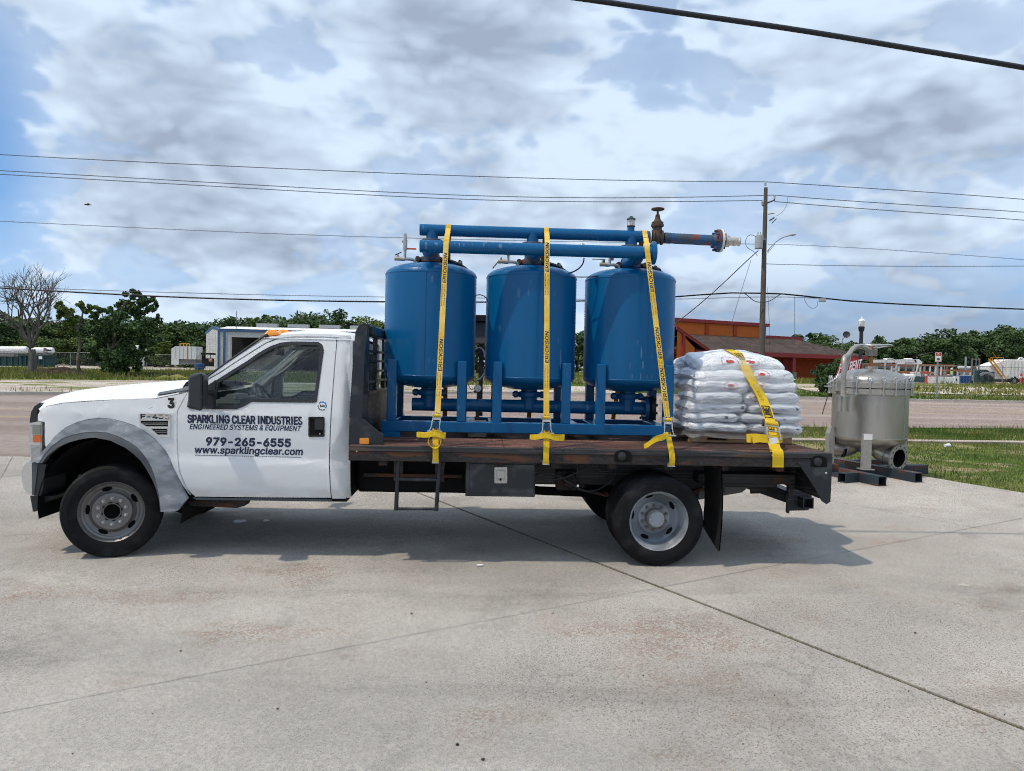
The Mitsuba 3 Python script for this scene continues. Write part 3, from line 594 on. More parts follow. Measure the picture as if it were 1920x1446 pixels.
near_tree('dense_tree', 'tall dense dark green tree left of the cab with ragged crown', 206, 684, 66., [([(206, 686), (205, 640), (214, 600), (225, 560), (240, 535)], .26), ([(206, 640), (200, 600), (190, 560)], .14), ([(210, 630), (240, 600), (270, 585)], .10)],
          [(236, 542, 30, 20, 1500), (262, 526, 22, 14, 800), (284, 548, 17, 15, 550), (205, 553, 18, 12, 420), (298, 566, 9, 14, 220), (240, 580, 44, 20, 1700), (206, 604, 34, 20, 1500), (268, 604, 30, 16, 1000), (184, 575, 15, 14, 300), (228, 640, 40, 24, 2200), (228, 668, 36, 14, 1100), (190, 634, 22, 24, 900), (176, 596, 18, 14, 300), (262, 640, 24, 20, 800)], .31, 'leaf_dark', 4)

# ================================================================ the truck
TRUCK = thing('flatbed_truck', 'white single cab flatbed truck with black bed carrying blue tanks and sand bags', 'truck')
def px2(pts, Y=.2): return np.array([xz(a, b, Y) for a, b in pts])
def yside(x, z):
    z = np.asarray(z, float); x = np.asarray(x, float)
    y = .2+np.interp(z, [.50, .545, .60, .70, .845, .865, .885, 1.05, 1.24, 1.262, 1.285, 1.33, 1.40, 1.70, 1.98, 2.1],
                        [.075, .030, .012, .002, .000, .010, .016, .010, .013, .004, .020, .026, .036, .095, .165, .20])
    y = y+.30*np.clip((-.42-x)/.5, 0, 1)**2                        # the nose draws in
    return y+.075*np.clip((x-1.985)/.075, 0, 1)**2                  # the rear corner of the cab turns
def body(name, poly, mat='white_paint', holes=(), th=.035, lift=0., far=True, smooth=28, Y=.2, fn=yside, label=None):
    P_ = px2(poly, Y) if not isinstance(poly, np.ndarray) else poly; H_ = [px2(h, Y) if not isinstance(h, np.ndarray) else h for h in holes]
    m_ = warped(P_, H_, th, lambda x, z: fn(x, z)+lift); k = part(TRUCK, name, m_, mat, smooth, label)
    if far: part(TRUCK, name, mirror(m_), mat, smooth)
    return k
GAP = [(331.5, 771), (331.8, 845), (337, 884), (350, 917), (363, 933)]
WIN = [(393, 766), (442, 766), (455, 761), (469, 752.5), (591, 754), (600, 657), (597, 647), (590, 642), (540, 641), (518, 643.5), (500, 650), (478, 663), (458, 678), (424, 700), (400, 716)]
door_o = [(349, 735)]+GAP+[(619, 935), (616, 859), (619, 779), (624.6, 640), (621, 633.5), (600, 632), (540, 632.5), (512, 635), (492, 643), (470, 657), (440, 677), (410, 698), (380, 716)]
winP = rpoly(px2(WIN), .015)
DOOR = body('door', door_o, holes=[winP], far=False)
part(TRUCK, 'door', mirror(warped(px2(door_o), [winP], .035, yside)), 'white_paint', 28)
# window trim, glass and inner door panel
trim_in = np.array(shapely.Polygon(winP).buffer(-.022).exterior.coords)[:-1]
for far in (0, 1):
    mm = mirror if far else (lambda m_: m_)
    d_ = f'{TRUCK}__door' if not far else f'{TRUCK}__door_001'
    part(d_, 'window_trim', mm(warped(np.array(shapely.Polygon(winP).buffer(.008).exterior.coords)[:-1], [trim_in], .05, lambda x, z: yside(x, z)-.006)), 'black_plastic', 28)
    gl = tm(polyset(np.array(shapely.Polygon(winP).buffer(-.012).exterior.coords)[:-1]).extrude(.004).refine_to_length(.08)); v = np.array(gl.vertices); f_ = gl.faces[gl.face_normals[:, 2] > .5]
    part(d_, 'window_glass', mm(trimesh.Trimesh(np.stack([v[:, 0], yside(v[:, 0], v[:, 1])+.022, v[:, 1]], 1), f_[:, ::-1], process=True)), 'tinted_glass', True)
    inner = px2([(352, 770), (352, 930), (612, 930), (612, 756), (470, 757), (455, 765), (395, 770)]); part(d_, 'inner_panel', mm(prism(inner, .285, .30)), 'interior_grey', False)
k = f'{TRUCK}__door'
hb = px2([(577.7, 782), (608.2, 782), (608.2, 819.5), (577.7, 819.5)]); hb = rpoly(hb, .012)
part(k, 'handle', warped(hb, [inset(hb, .012)], .012, lambda x, z: yside(x, z)-.006), 'black_plastic')
part(k, 'handle_recess', warped(inset(hb, .012), [], .002, lambda x, z: yside(x, z)-.002), 'gap_black', False)
gr_ = rpoly(px2([(590, 784.5), (605.5, 784.5), (605.5, 806), (590, 806)]), .006); part(k, 'handle_grip', warped(gr_, [], .012, lambda x, z: yside(x, z)-.013), 'black_plastic')
c_ = xz(599.5, 814); part(k, 'lock', cyl((c_[0], yside(*c_)-.006, c_[1]), (c_[0], yside(*c_)+.0, c_[1]), .007, 12), 'zinc', True)
# lettering on the door
def on_side(txt, b0, b1, hpx, name, mat, bold=False, shear=0., heavy=0.):
    o, e = np.array(xz(*b0)), np.array(xz(*b1)); L = np.linalg.norm(e-o); u = (e-o)/L; v_ = np.array([-u[1], u[0]])
    t = text(txt, hpx/205., .0008, bold, width=L, heavy=heavy); q = np.array(t.vertices); q[:, 0] += shear*q[:, 1]
    X = o[0]+u[0]*q[:, 0]+v_[0]*q[:, 1]; Z = o[1]+u[1]*q[:, 0]+v_[1]*q[:, 1]
    return part(k, name, trimesh.Trimesh(np.stack([X, yside(X, Z)-.0012-q[:, 2], Z], 1), t.faces, process=False), mat, False)
on_side('SPARKLING CLEAR INDUSTRIES', (351.3, 792.6), (566, 796.5), 13.6, 'lettering', 'print_navy', False, 0., .065)
on_side('ENGINEERED SYSTEMS & EQUIPMENT', (354.6, 804.8), (562.3, 808.4), 9., 'lettering', 'print_navy', False, .2, .035)
on_side('979-265-6555', (385.5, 834.9), (544, 837.8), 13.4, 'lettering', 'print_navy', True, .05, .05)
on_side('www.sparklingclear.com', (363.5, 849.6), (566, 853.4), 11.8, 'lettering', 'print_navy', False, .12, .05)
u0_, u1_ = xz(364, 854.2), xz(564.7, 858.4); ul = np.array([u0_, u1_, (u1_[0], u1_[1]+.004), (u0_[0], u0_[1]+.004)]); part(k, 'lettering_rule', warped(ul, [], .0008, lambda x, z: yside(x, z)-.0015), 'print_navy', False)
cs = np.array(xz(602.9, 761.7)); ang = np.linspace(0, 2*np.pi, 33)[:-1]
def ring_(r0, r1, a0=0, a1=2*np.pi):
    a = np.linspace(a0, a1, 25); return np.vstack([cs+r1*np.stack([np.cos(a), np.sin(a)], 1), (cs+r0*np.stack([np.cos(a), np.sin(a)], 1))[::-1]])
stk = sub(k, 'sticker')
part(stk, 'disc', warped(cs+.0445*np.stack([np.cos(ang), np.sin(ang)], 1), [], .0008, lambda x, z: yside(x, z)-.0010, .02), 'sticker_white', False)
part(stk, 'blue_arc', warped(ring_(.029, .041, -.55, 2.5), [], .0008, lambda x, z: yside(x, z)-.0022, .02), 'sticker_blue', False); part(stk, 'dark_arc', warped(ring_(.032, .040, 2.9, 5.4), [], .0008, lambda x, z: yside(x, z)-.0022, .02), 'print_navy', False)
t = text('360', .020, .0008, True, width=.042, heavy=.05); part(stk, 'number', place(t, (cs[0]-.021, yside(*cs)-.0024, cs[1]-.010), (1, 0, 0), (0, 0, 1)), 'print_black', False)
# pillar and roof rail, rear quarter
body('roof_rail', [(351, 732.5), (380, 713), (410, 695), (440, 674), (470, 654), (491, 640.5), (511, 632.5), (540, 630), (600, 629.5), (622, 631), (625, 631), (650, 633), (650, 628), (600, 624.5), (560, 624), (525, 626), (503, 630), (484, 637), (455, 655.5), (425, 676), (384, 705), (348, 730)])
body('rear_quarter', [(626.4, 633), (626.4, 640), (621, 779), (618, 859), (621, 936.5), (653.5, 937.5), (654, 780), (654.5, 660), (652, 635), (645, 631)])
# roof skin
xs = np.linspace(1.23, 2.07, 22); rows = []
for x in xs:
    zt = np.interp(x, [1.22, 1.30, 1.42, 1.6, 1.85, 1.98, 2.05, 2.07], [1.945, 1.985, 2.012, 2.026, 2.022, 2.008, 1.975, 1.945]); ze = min(1.955, zt-.005); v_ = np.linspace(-1, 1, 41)
    rows.append([(x, 1.22+.872*s_, ze-.01+(zt-ze+.01)*(1-abs(s_)**5)+.022*(1-s_*s_)) for s_ in np.sign(v_)*np.abs(v_)**.7])
part(TRUCK, 'roof', grid(rows), 'white_paint', True)
lr = sub(TRUCK, 'roof_lights')
for y_ in (.48, .86, 1.22, 1.58, 1.96):
    hh = m3.Manifold.batch_hull([m3.Manifold.sphere(.014, 12).translate([x, y, z]) for x, y, z in ((1.255, y_-.075, 1.985), (1.255, y_+.075, 1.985), (1.36, y_-.05, 2.006), (1.36, y_+.05, 2.006), (1.285, y_-.055, 2.022), (1.285, y_+.055, 2.022), (1.32, y_-.04, 2.026), (1.32, y_+.04, 2.026))])
    hm = tm(hh); hm.apply_translation((0, 0, .004 if .6 < y_ < 1.8 else -.016)); part(lr, 'lens', hm, 'orange_lens', 40)
# windscreen, cowl, wipers
wl, wu = np.array(xz(352, 733.5, .24)), np.array(xz(497, 630, .36))
wr = []
for t in np.linspace(0, 1, 8):
    b = wl*(1-t)+wu*t; yy = .255*(1-t)+.365*t; s_ = np.linspace(-1, 1, 17); wr.append([(b[0]-.16*(1-s*s)*(1-.4*t), 1.22+(1.22-yy)*s, b[1]+.012*(1-s*s)) for s in s_])
wg = grid(wr); part(TRUCK, 'windscreen', wg, 'clear_glass', True)
for sg in (0, 1):
    e = [np.array(p[0 if not sg else -1]) for p in wr]; e = np.array(e)+[0, -.004 if not sg else .004, .006]; part(TRUCK, 'windscreen_trim', tube(e, .012, 6), 'black_plastic', True)
part(TRUCK, 'windscreen_header', tube(np.array(wr[-1])+[.01, 0, 0], .02, 6), 'black_plastic', True)
cw = []
for t in np.linspace(0, 1, 6):
    s_ = np.linspace(-1, 1, 15); cw.append([(np.interp(t, [0, 1], [.36, .66])-.10*(1-s*s), 1.22+.945*s, 1.420+.055*t+.045*(1-s**4)) for s in s_])
part(TRUCK, 'cowl', grid(cw), 'dull_plastic', True)
for dy in (.0, .62):
    a = np.array([.43, .55+dy, 1.475]); part(TRUCK, 'wiper', tube([a, a+[.10, .05, .035], a+[.30, .42, .17]], .010, 6), 'black_plastic', True); part(TRUCK, 'wiper', strip([a+[.20, .10, .12], a+[.33, .62, .19]], [0, .2, 1], .02, .008), 'black_plastic', False)
# front wing with wheel opening, flare
FO = [(67, 868), (76, 852), (89, 836), (105, 816.5), (124, 801), (143, 792.5), (165, 787), (186, 785), (206, 786.5), (227, 791), (250, 798.5), (269, 808.5), (290, 824), (307, 843), (319, 863), (328, 884), (340, 908), (353, 934)]
FM = [(75, 868), (84, 853), (99.5, 836), (119, 822), (137.5, 815), (162, 810), (186, 809), (207, 810.5), (227.5, 817), (246, 826), (262, 836), (273, 847), (283, 860), (291, 875), (297, 891), (305, 925), (308, 955)]
FI = [(82, 868), (93, 853.5), (113, 838), (131, 829.5), (151, 824), (170, 820.5), (186, 820), (214, 825), (241, 838), (256, 850), (269, 863), (280, 880), (290, 898), (297, 915), (302, 933), (305, 957)]
fen = [(79, 836), (79, 792), (61, 790), (61.5, 779), (68, 771), (74, 765), (86, 762), (120, 756), (200, 751), (290, 748), (333, 739.5), (347, 736.5)]+[(a-1.3, b) for a, b in GAP[:-1]]+[(354, 930)]+[(a, b-1) for a, b in FO[::-1]][1:-3]+[(85, 843)]
body('front_wing', fen)
wc = np.array(xz(203, 955)); 
def flare_fn(x, z):
    r = np.hypot(np.asarray(x)-wc[0], np.asarray(z)-wc[1]); return np.minimum(yside(x, z), .2+.12*np.clip((-.42-x)/.5, 0, 1)**2)-.012-.062*S(.78, .56, r)
fl = FO+[(338, 955), (308, 957)]+FM[::-1]; body('flare', fl, 'worn_plastic', th=.05, fn=flare_fn, smooth=35)
lip = FM+[(305.2, 957)]+FI[::-1]; lipm = lip[:-1]
body('flare_lip', lip, 'dull_plastic', th=.05, fn=lambda x, z: flare_fn(x, z)+.004+.02*S(.60, .50, np.hypot(np.asarray(x)-wc[0], np.asarray(z)-wc[1])), smooth=35)
# wheel house, engine bay (dark)
for far in (0, 1):
    mm = mirror if far else (lambda m_: m_)
    a = np.linspace(-.25, math.pi+.2, 22); ro = np.array([(wc[0]+.62*math.cos(t), wc[1]+.02+.60*math.sin(t)) for t in a]); g_ = grid([[(x, .235, z), (x, .86, z)] for x, z in ro]); part(TRUCK, 'wheel_liner', mm(g_), 'gap_black', True)
    part(TRUCK, 'inner_wing', mm(prism(px2([(66, 866), (90, 830), (186, 790), (290, 830), (345, 925), (330, 950), (300, 900), (230, 880), (120, 890), (90, 925)], .86), .86, .90)), 'gap_black', False)
part(TRUCK, 'engine_block', box(-.62, .50, .86, 1.58, .58, 1.25, .05), 'gap_black'); part(TRUCK, 'firewall', box(.56, .60, .26, 2.18, .58, 1.42), 'gap_black', False)
part(TRUCK, 'radiator_support', box(-.74, -.66, .42, 2.02, .60, 1.26), 'gap_black', False)
part(TRUCK, 'suspension_arm', tube(bez([(-.35, .42, .62), (.0, .6, .50), (.4, .7, .58)], 8), .035, 8), 'gap_black', True); part(TRUCK, 'coil_spring', torus((-.02, .70, .86), .07, .014, (0, 0, 1), 20, 6), 'gap_black', True)
part(TRUCK, 'front_axle', cyl((0, .5, .42), (0, 1.94, .42), .06, 12), 'gap_black', True)
# bonnet
sx = np.array([xz(a, b, .25) for a, b in [(67, 771), (82, 762), (120, 755), (160, 752), (200, 750), (250, 748.5), (290, 747), (335, 738)]]); tx = np.array([xz(a, b, .75) for a, b in [(66, 762), (78, 752), (110, 739.5), (150, 731), (200, 725), (250, 720.5), (290, 717.5), (352, 714)]])
hr = []
for i in np.linspace(0, 7, 30):
    e = np.array([np.interp(i, range(8), sx[:, j]) for j in (0, 1)]); tp = np.array([np.interp(i, range(8), tx[:, j]) for j in (0, 1)]); row = []
    for y in np.r_[.258, .27, np.linspace(.30, .80, 14), np.linspace(.9, 1.22, 5)]:
        w = S(.255, .80, y); w = .55*w+.45*np.clip((y-.258)/.54, 0, 1)**.55
        inw = .30*max(0, (-.42-e[0])/.5)**2*np.clip((.9-y)/.6, 0, 1)
        row.append((e[0]*(1-w)+tp[0]*w-.07*S(.8, 1.22, y)*S(3, 0, i), y+inw, e[1]*(1-w)+tp[1]*w+.008*S(.75, 1.22, y)))
    hr.append(row+[(a, 2.44-b, c) for a, b, c in row[-2::-1]])
part(TRUCK, 'bonnet', grid(hr), 'white_paint', True)
# nose: grille, headlights, bumper
gp_ = px2([(55.5, 800), (56, 786), (58.5, 772), (64, 762.5), (74, 755.5), (79, 760), (79, 800)], .47)
part(TRUCK, 'grille', prism(gp_, .47, 1.97), 'black_plastic', False)
gx = gp_[0, 0]
for z_ in (.94, 1.05, 1.15): part(f'{TRUCK}__grille', 'bar', box(gx-.05, gx+.06, .60, 1.84, z_-.03, z_+.03, .012), 'chrome')
hdl = px2([(79, 792.5), (79, 866), (62, 866), (55.5, 850), (55.5, 798), (62, 792)], .24)
for far in (0, 1):
    mm = mirror if far else (lambda m_: m_)
    def shift(m_):
        v = np.array(m_.vertices); v[:, 0] -= .10*S(.24, .62, v[:, 1]); v[:, 1] += .10*np.clip((-.70-v[:, 0])/.1, 0, 1)**2; return mm(trimesh.Trimesh(v, m_.faces, process=False))
    h_ = sub(TRUCK, 'headlight'); hp = tm(polyset(hdl).extrude(.36).refine_to_length(.05)); v = np.array(hp.vertices)
    part(h_, 'lens', shift(trimesh.Trimesh(np.stack([v[:, 0], v[:, 2]+.235, v[:, 1]], 1), hp.faces[:, ::-1], process=False)), 'headlamp_lens', 35)
    am = px2([(64, 815.5), (78.2, 815.5), (78.2, 829), (64, 829)], .24); part(h_, 'turn_signal', shift(prism(am, .222, .30)), 'amber_lens', False); part(h_, 'reflector', shift(prism(px2([(63, 797.5), (77.5, 797.5), (77.5, 814), (63, 814)], .24), .2225, .30)), 'headlamp_inner', False)
    for yy0, yy1 in ((793, 796.5), (829.5, 834)): part(h_, 'chrome_strip', shift(prism(px2([(57, yy0), (78.5, yy0), (78.5, yy1), (57, yy1)], .24), .222, .30)), 'chrome', False)
    part(h_, 'lower_bezel', shift(prism(px2([(60, 840), (78.5, 837), (75, 866), (60, 866)], .24), .228, .26)), 'zinc', False)
bp = px2([(37.2, 882), (39.5, 873), (46, 867.5), (62, 866.5), (64, 870), (64, 926), (57, 929), (47, 925), (40, 914), (37.2, 902)], .30)
bm_ = tm(polyset(bp).extrude(1.88).refine_to_length(.09)); v = np.array(bm_.vertices); y_ = v[:, 2]+.28; X_ = v[:, 0]-.10*(1-((y_-1.22)/.94)**2)+.03; part(TRUCK, 'front_bumper', trimesh.Trimesh(np.stack([X_, y_, v[:, 1]], 1), bm_.faces[:, ::-1], process=False), 'chrome', 40)
for far in (0, 1):
    mm = mirror if far else (lambda m_: m_)
    part(TRUCK, 'bumper_end', mm(prism(px2([(62, 868), (88, 871), (85, 880), (81, 918), (76, 930), (63, 928)], .25), .245, .60)), 'black_plastic', 30)
    part(TRUCK, 'bumper_edge', mm(prism(px2([(60, 867.5), (71, 869), (67, 905), (64, 928), (60, 928)], .24), .238, .50)), 'dull_plastic', 30)
part(TRUCK, 'air_dam', prism(px2([(64, 928), (108, 928), (104, 935), (80, 944), (73, 957), (69, 957)], .40), .34, 2.10), 'black_plastic', False)
# side vent with badge
vent = [(262.5, 775.5), (318.4, 776), (319.4, 777), (319.4, 818.5), (318, 819.6), (296, 819.6), (261, 796), (261.2, 777)]
h1 = [(264, 789), (315, 789), (315, 799.7), (275, 799.7), (264, 793)]; h2 = [(283.7, 804), (314, 804), (314, 815.3), (296, 815.3)]
v_ = sub(TRUCK, 'side_vent'); P_ = px2(vent)
part(v_, 'frame', warped(P_, [px2(h1), px2(h2)], .016, lambda x, z: yside(x, z)-.012), 'chrome', False)
part(v_, 'mesh_back', warped(inset(P_, .01), [], .003, lambda x, z: yside(x, z)-.0035), 'gap_black', False)
for yy in (793.4, 796.4, 808.2, 811.6): xa = 266 if yy < 795 else 271 if yy < 800 else 289 if yy < 810 else 293; part(v_, 'slat', prism(px2([(xa, yy-.35), (314.5, yy-.35), (314.5, yy+.35), (xa, yy+.35)]), yside(.4, 1.2)-.010, yside(.4, 1.2)-.004), 'zinc', False)
o_ = np.array(xz(264.2, 784.6)); t = text('F-450', 6.8/205, .002, False, width=50/205, heavy=.09); q = np.array(t.vertices); X, Z = o_[0]+q[:, 0], o_[1]+q[:, 1]-.004*q[:, 0]
part(v_, 'badge_lettering', trimesh.Trimesh(np.stack([X, yside(X, Z)-.0125-q[:, 2], Z], 1), t.faces, process=False), 'print_navy', False)
o_ = xz(313, 765); t = text('3', 16.5/205, .0008, True, width=10.5/205, heavy=.05); part(TRUCK, 'fleet_number', place(t, (o_[0], yside(*o_)-.0012, o_[1]), (1, 0, 0), (0, 0, 1)), 'print_black', False)
c0 = np.array(xz(287, 767.5)); a_ = np.linspace(.15, math.pi-.1, 16); arc = np.vstack([c0+np.stack([.045*np.cos(a_), .016*np.sin(a_)], 1), (c0+np.stack([.042*np.cos(a_), .013*np.sin(a_)], 1))[::-1]]); part(TRUCK, 'small_decal', warped(arc, [], .0008, lambda x, z: yside(x, z)-.0012, .05), 'print_grey', False)
# mirrors
def mirror_unit(far):
    h_ = sub(TRUCK, 'wing_mirror'); mm = mirror if far else (lambda m_: m_)
    p0, p1 = at(358.9, 697, -.03), at(388.5, 770.5, -.03); x0, x1, z1, z0 = p0[0], p1[0], p0[2], p1[2]
    if far: x0, x1 = x0-.03, x1-.03
    hb = m3.Manifold.batch_hull([m3.Manifold.sphere(r, 18).translate([float(x), float(y), float(z)]) for x, y, z, r in ((x0+.05, -.10, z1-.06, .045), (x0+.05, -.10, z0+.06, .045), (x0+.047, .10, z1-.06, .045), (x0+.047, .10, z0+.06, .045), (x1-.012, -.155, z1-.02, .012), (x1-.11, .135, z1-.02, .012), (x1-.012, -.155, z0+.02, .012), (x1-.11, .135, z0+.02, .012))])
    part(h_, 'housing', mm(tm(hb)), 'black_plastic', 40)
    pass
    zs = z0+.12
    for a, b, nm in ((z0+.03, zs-.008, 'convex_glass'), (zs+.008, z1-.03, 'glass')):
        gq = trimesh.Trimesh([(x1-.092, .125, a), (x1+.002, -.145, a), (x1+.002, -.145, b), (x1-.092, .125, b)], [[0, 1, 2], [0, 2, 3]], process=False); part(h_, nm, mm(gq), 'mirror_glass', False)
    for z_ in (z0+.16, z1-.16): part(h_, 'arm', mm(tube([(x1-.12, .08, z_), (x1-.03, .24, z_-.02)], .022, 8)), 'black_plastic', True)
    sail = px2([(349.5, 763), (351, 750), (358, 742), (400, 713), (400, 766), (392, 767), (356, 767)]); part(h_, 'sail', mm(warped(sail, [], .03, lambda x, z: yside(x, z)-.014)), 'black_plastic', 30)
mirror_unit(0); mirror_unit(1)
# cab floor, back, inside
part(TRUCK, 'cab_floor', box(.60, 2.03, .27, 2.17, .50, .58), 'gap_black', False)
part(TRUCK, 'sill', prism(px2([(358, 934.5), (620, 937.5), (620, 941), (366, 939)]), .235, .30), 'dull_plastic', False)
part(TRUCK, 'running_gear', cat(prism(px2([(340, 938), (464, 938), (460, 948), (445, 952), (360, 948)], .4), .38, .52)), 'rusty_rail', False)
part(TRUCK, 'cab_underpanel', box(2.03, 2.05, .29, 2.15, .585, .93), 'gap_black', False)
bw_ = [box(2.035, 2.06, .29, 2.15, .93, 1.40), box(2.035, 2.06, .29, .56, 1.4, 1.94), box(2.035, 2.06, 1.88, 2.15, 1.4, 1.94), box(2.035, 2.06, .56, 1.88, 1.84, 1.94)]
part(TRUCK, 'cab_back', cat(bw_), 'white_paint', False)
part(TRUCK, 'rear_window', trimesh.Trimesh([(2.05, .55, 1.39), (2.05, 1.89, 1.39), (2.05, 1.89, 1.85), (2.05, .55, 1.85)], [[0, 1, 2], [0, 2, 3]], process=False), 'tinted_glass', False)
part(TRUCK, 'headliner', box(1.30, 2.02, .40, 2.04, 1.915, 1.935), 'interior_light', False)
part(TRUCK, 'dashboard', cat(box(.64, 1.02, .30, 2.14, 1.02, 1.30, .05), box(.62, .86, .34, 2.10, 1.25, 1.36, .05), box(.80, 1.02, .42, .88, 1.24, 1.40, .05)), 'interior_grey', 30)
part(TRUCK, 'instrument_hood', m_ if False else box(.86, 1.02, .46, .86, 1.33, 1.43, .04), 'interior_grey', 30)
sc_ = np.array([1.22, .66, 1.36]); na = np.array([.80, 0, .60]); sw = sub(TRUCK, 'steering_wheel'); part(sw, 'rim', torus(sc_, .195, .015, na, 32, 8), 'interior_grey', True); part(sw, 'hub', cyl(sc_-na*.05, sc_-na*.005, .075, 16, .01), 'interior_grey', True); part(sw, 'column', cyl(sc_-na*.05, sc_-na*.42, .035, 10), 'interior_grey', True)
for a in (0, 2.1, 4.2): fr_ = frame(na); part(sw, 'spoke', tube([sc_-na*.02, sc_+(fr_[:3, 0]*math.cos(a)+fr_[:3, 1]*math.sin(a))*.19], .014, 6), 'interior_grey', True)
se = sub(TRUCK, 'seat'); part(se, 'cushion', box(1.25, 1.80, .36, 2.08, .86, 1.02, .05), 'seat_fabric', 30); part(se, 'backrest', cat([obox((1.86, y, 1.22), (.15, .66, .58), rot(10, (0, 1, 0)), .05) for y in (.74, 1.66)]), 'seat_fabric', 30)
part(TRUCK, 'inside_mirror', box(1.16, 1.20, 1.10, 1.34, 1.80, 1.87, .012), 'interior_grey', 30); part(TRUCK, 'mirror_stem', cyl((1.16, 1.22, 1.86), (1.10, 1.22, 1.92), .012, 8), 'interior_grey', True)
for y_ in (2.05,):
    part(TRUCK, 'inner_pillar', tube(bez([(.74, y_+.05, 1.42), (1.0, y_+.02, 1.66), (1.30, y_-.05, 1.90)], 8), .035, 8), 'interior_light', True); part(TRUCK, 'grab_handle', tube(bez([(.92, y_-.03, 1.57), (1.0, y_-.08, 1.61), (1.1, y_-.08, 1.69), (1.17, y_-.04, 1.78)], 8), .016, 8), 'interior_light', True)
part(TRUCK, 'sun_visor', obox((1.32, 1.66, 1.895), (.22, .50, .02), rot(-14, (0, 1, 0)), .006), 'interior_light', 30)

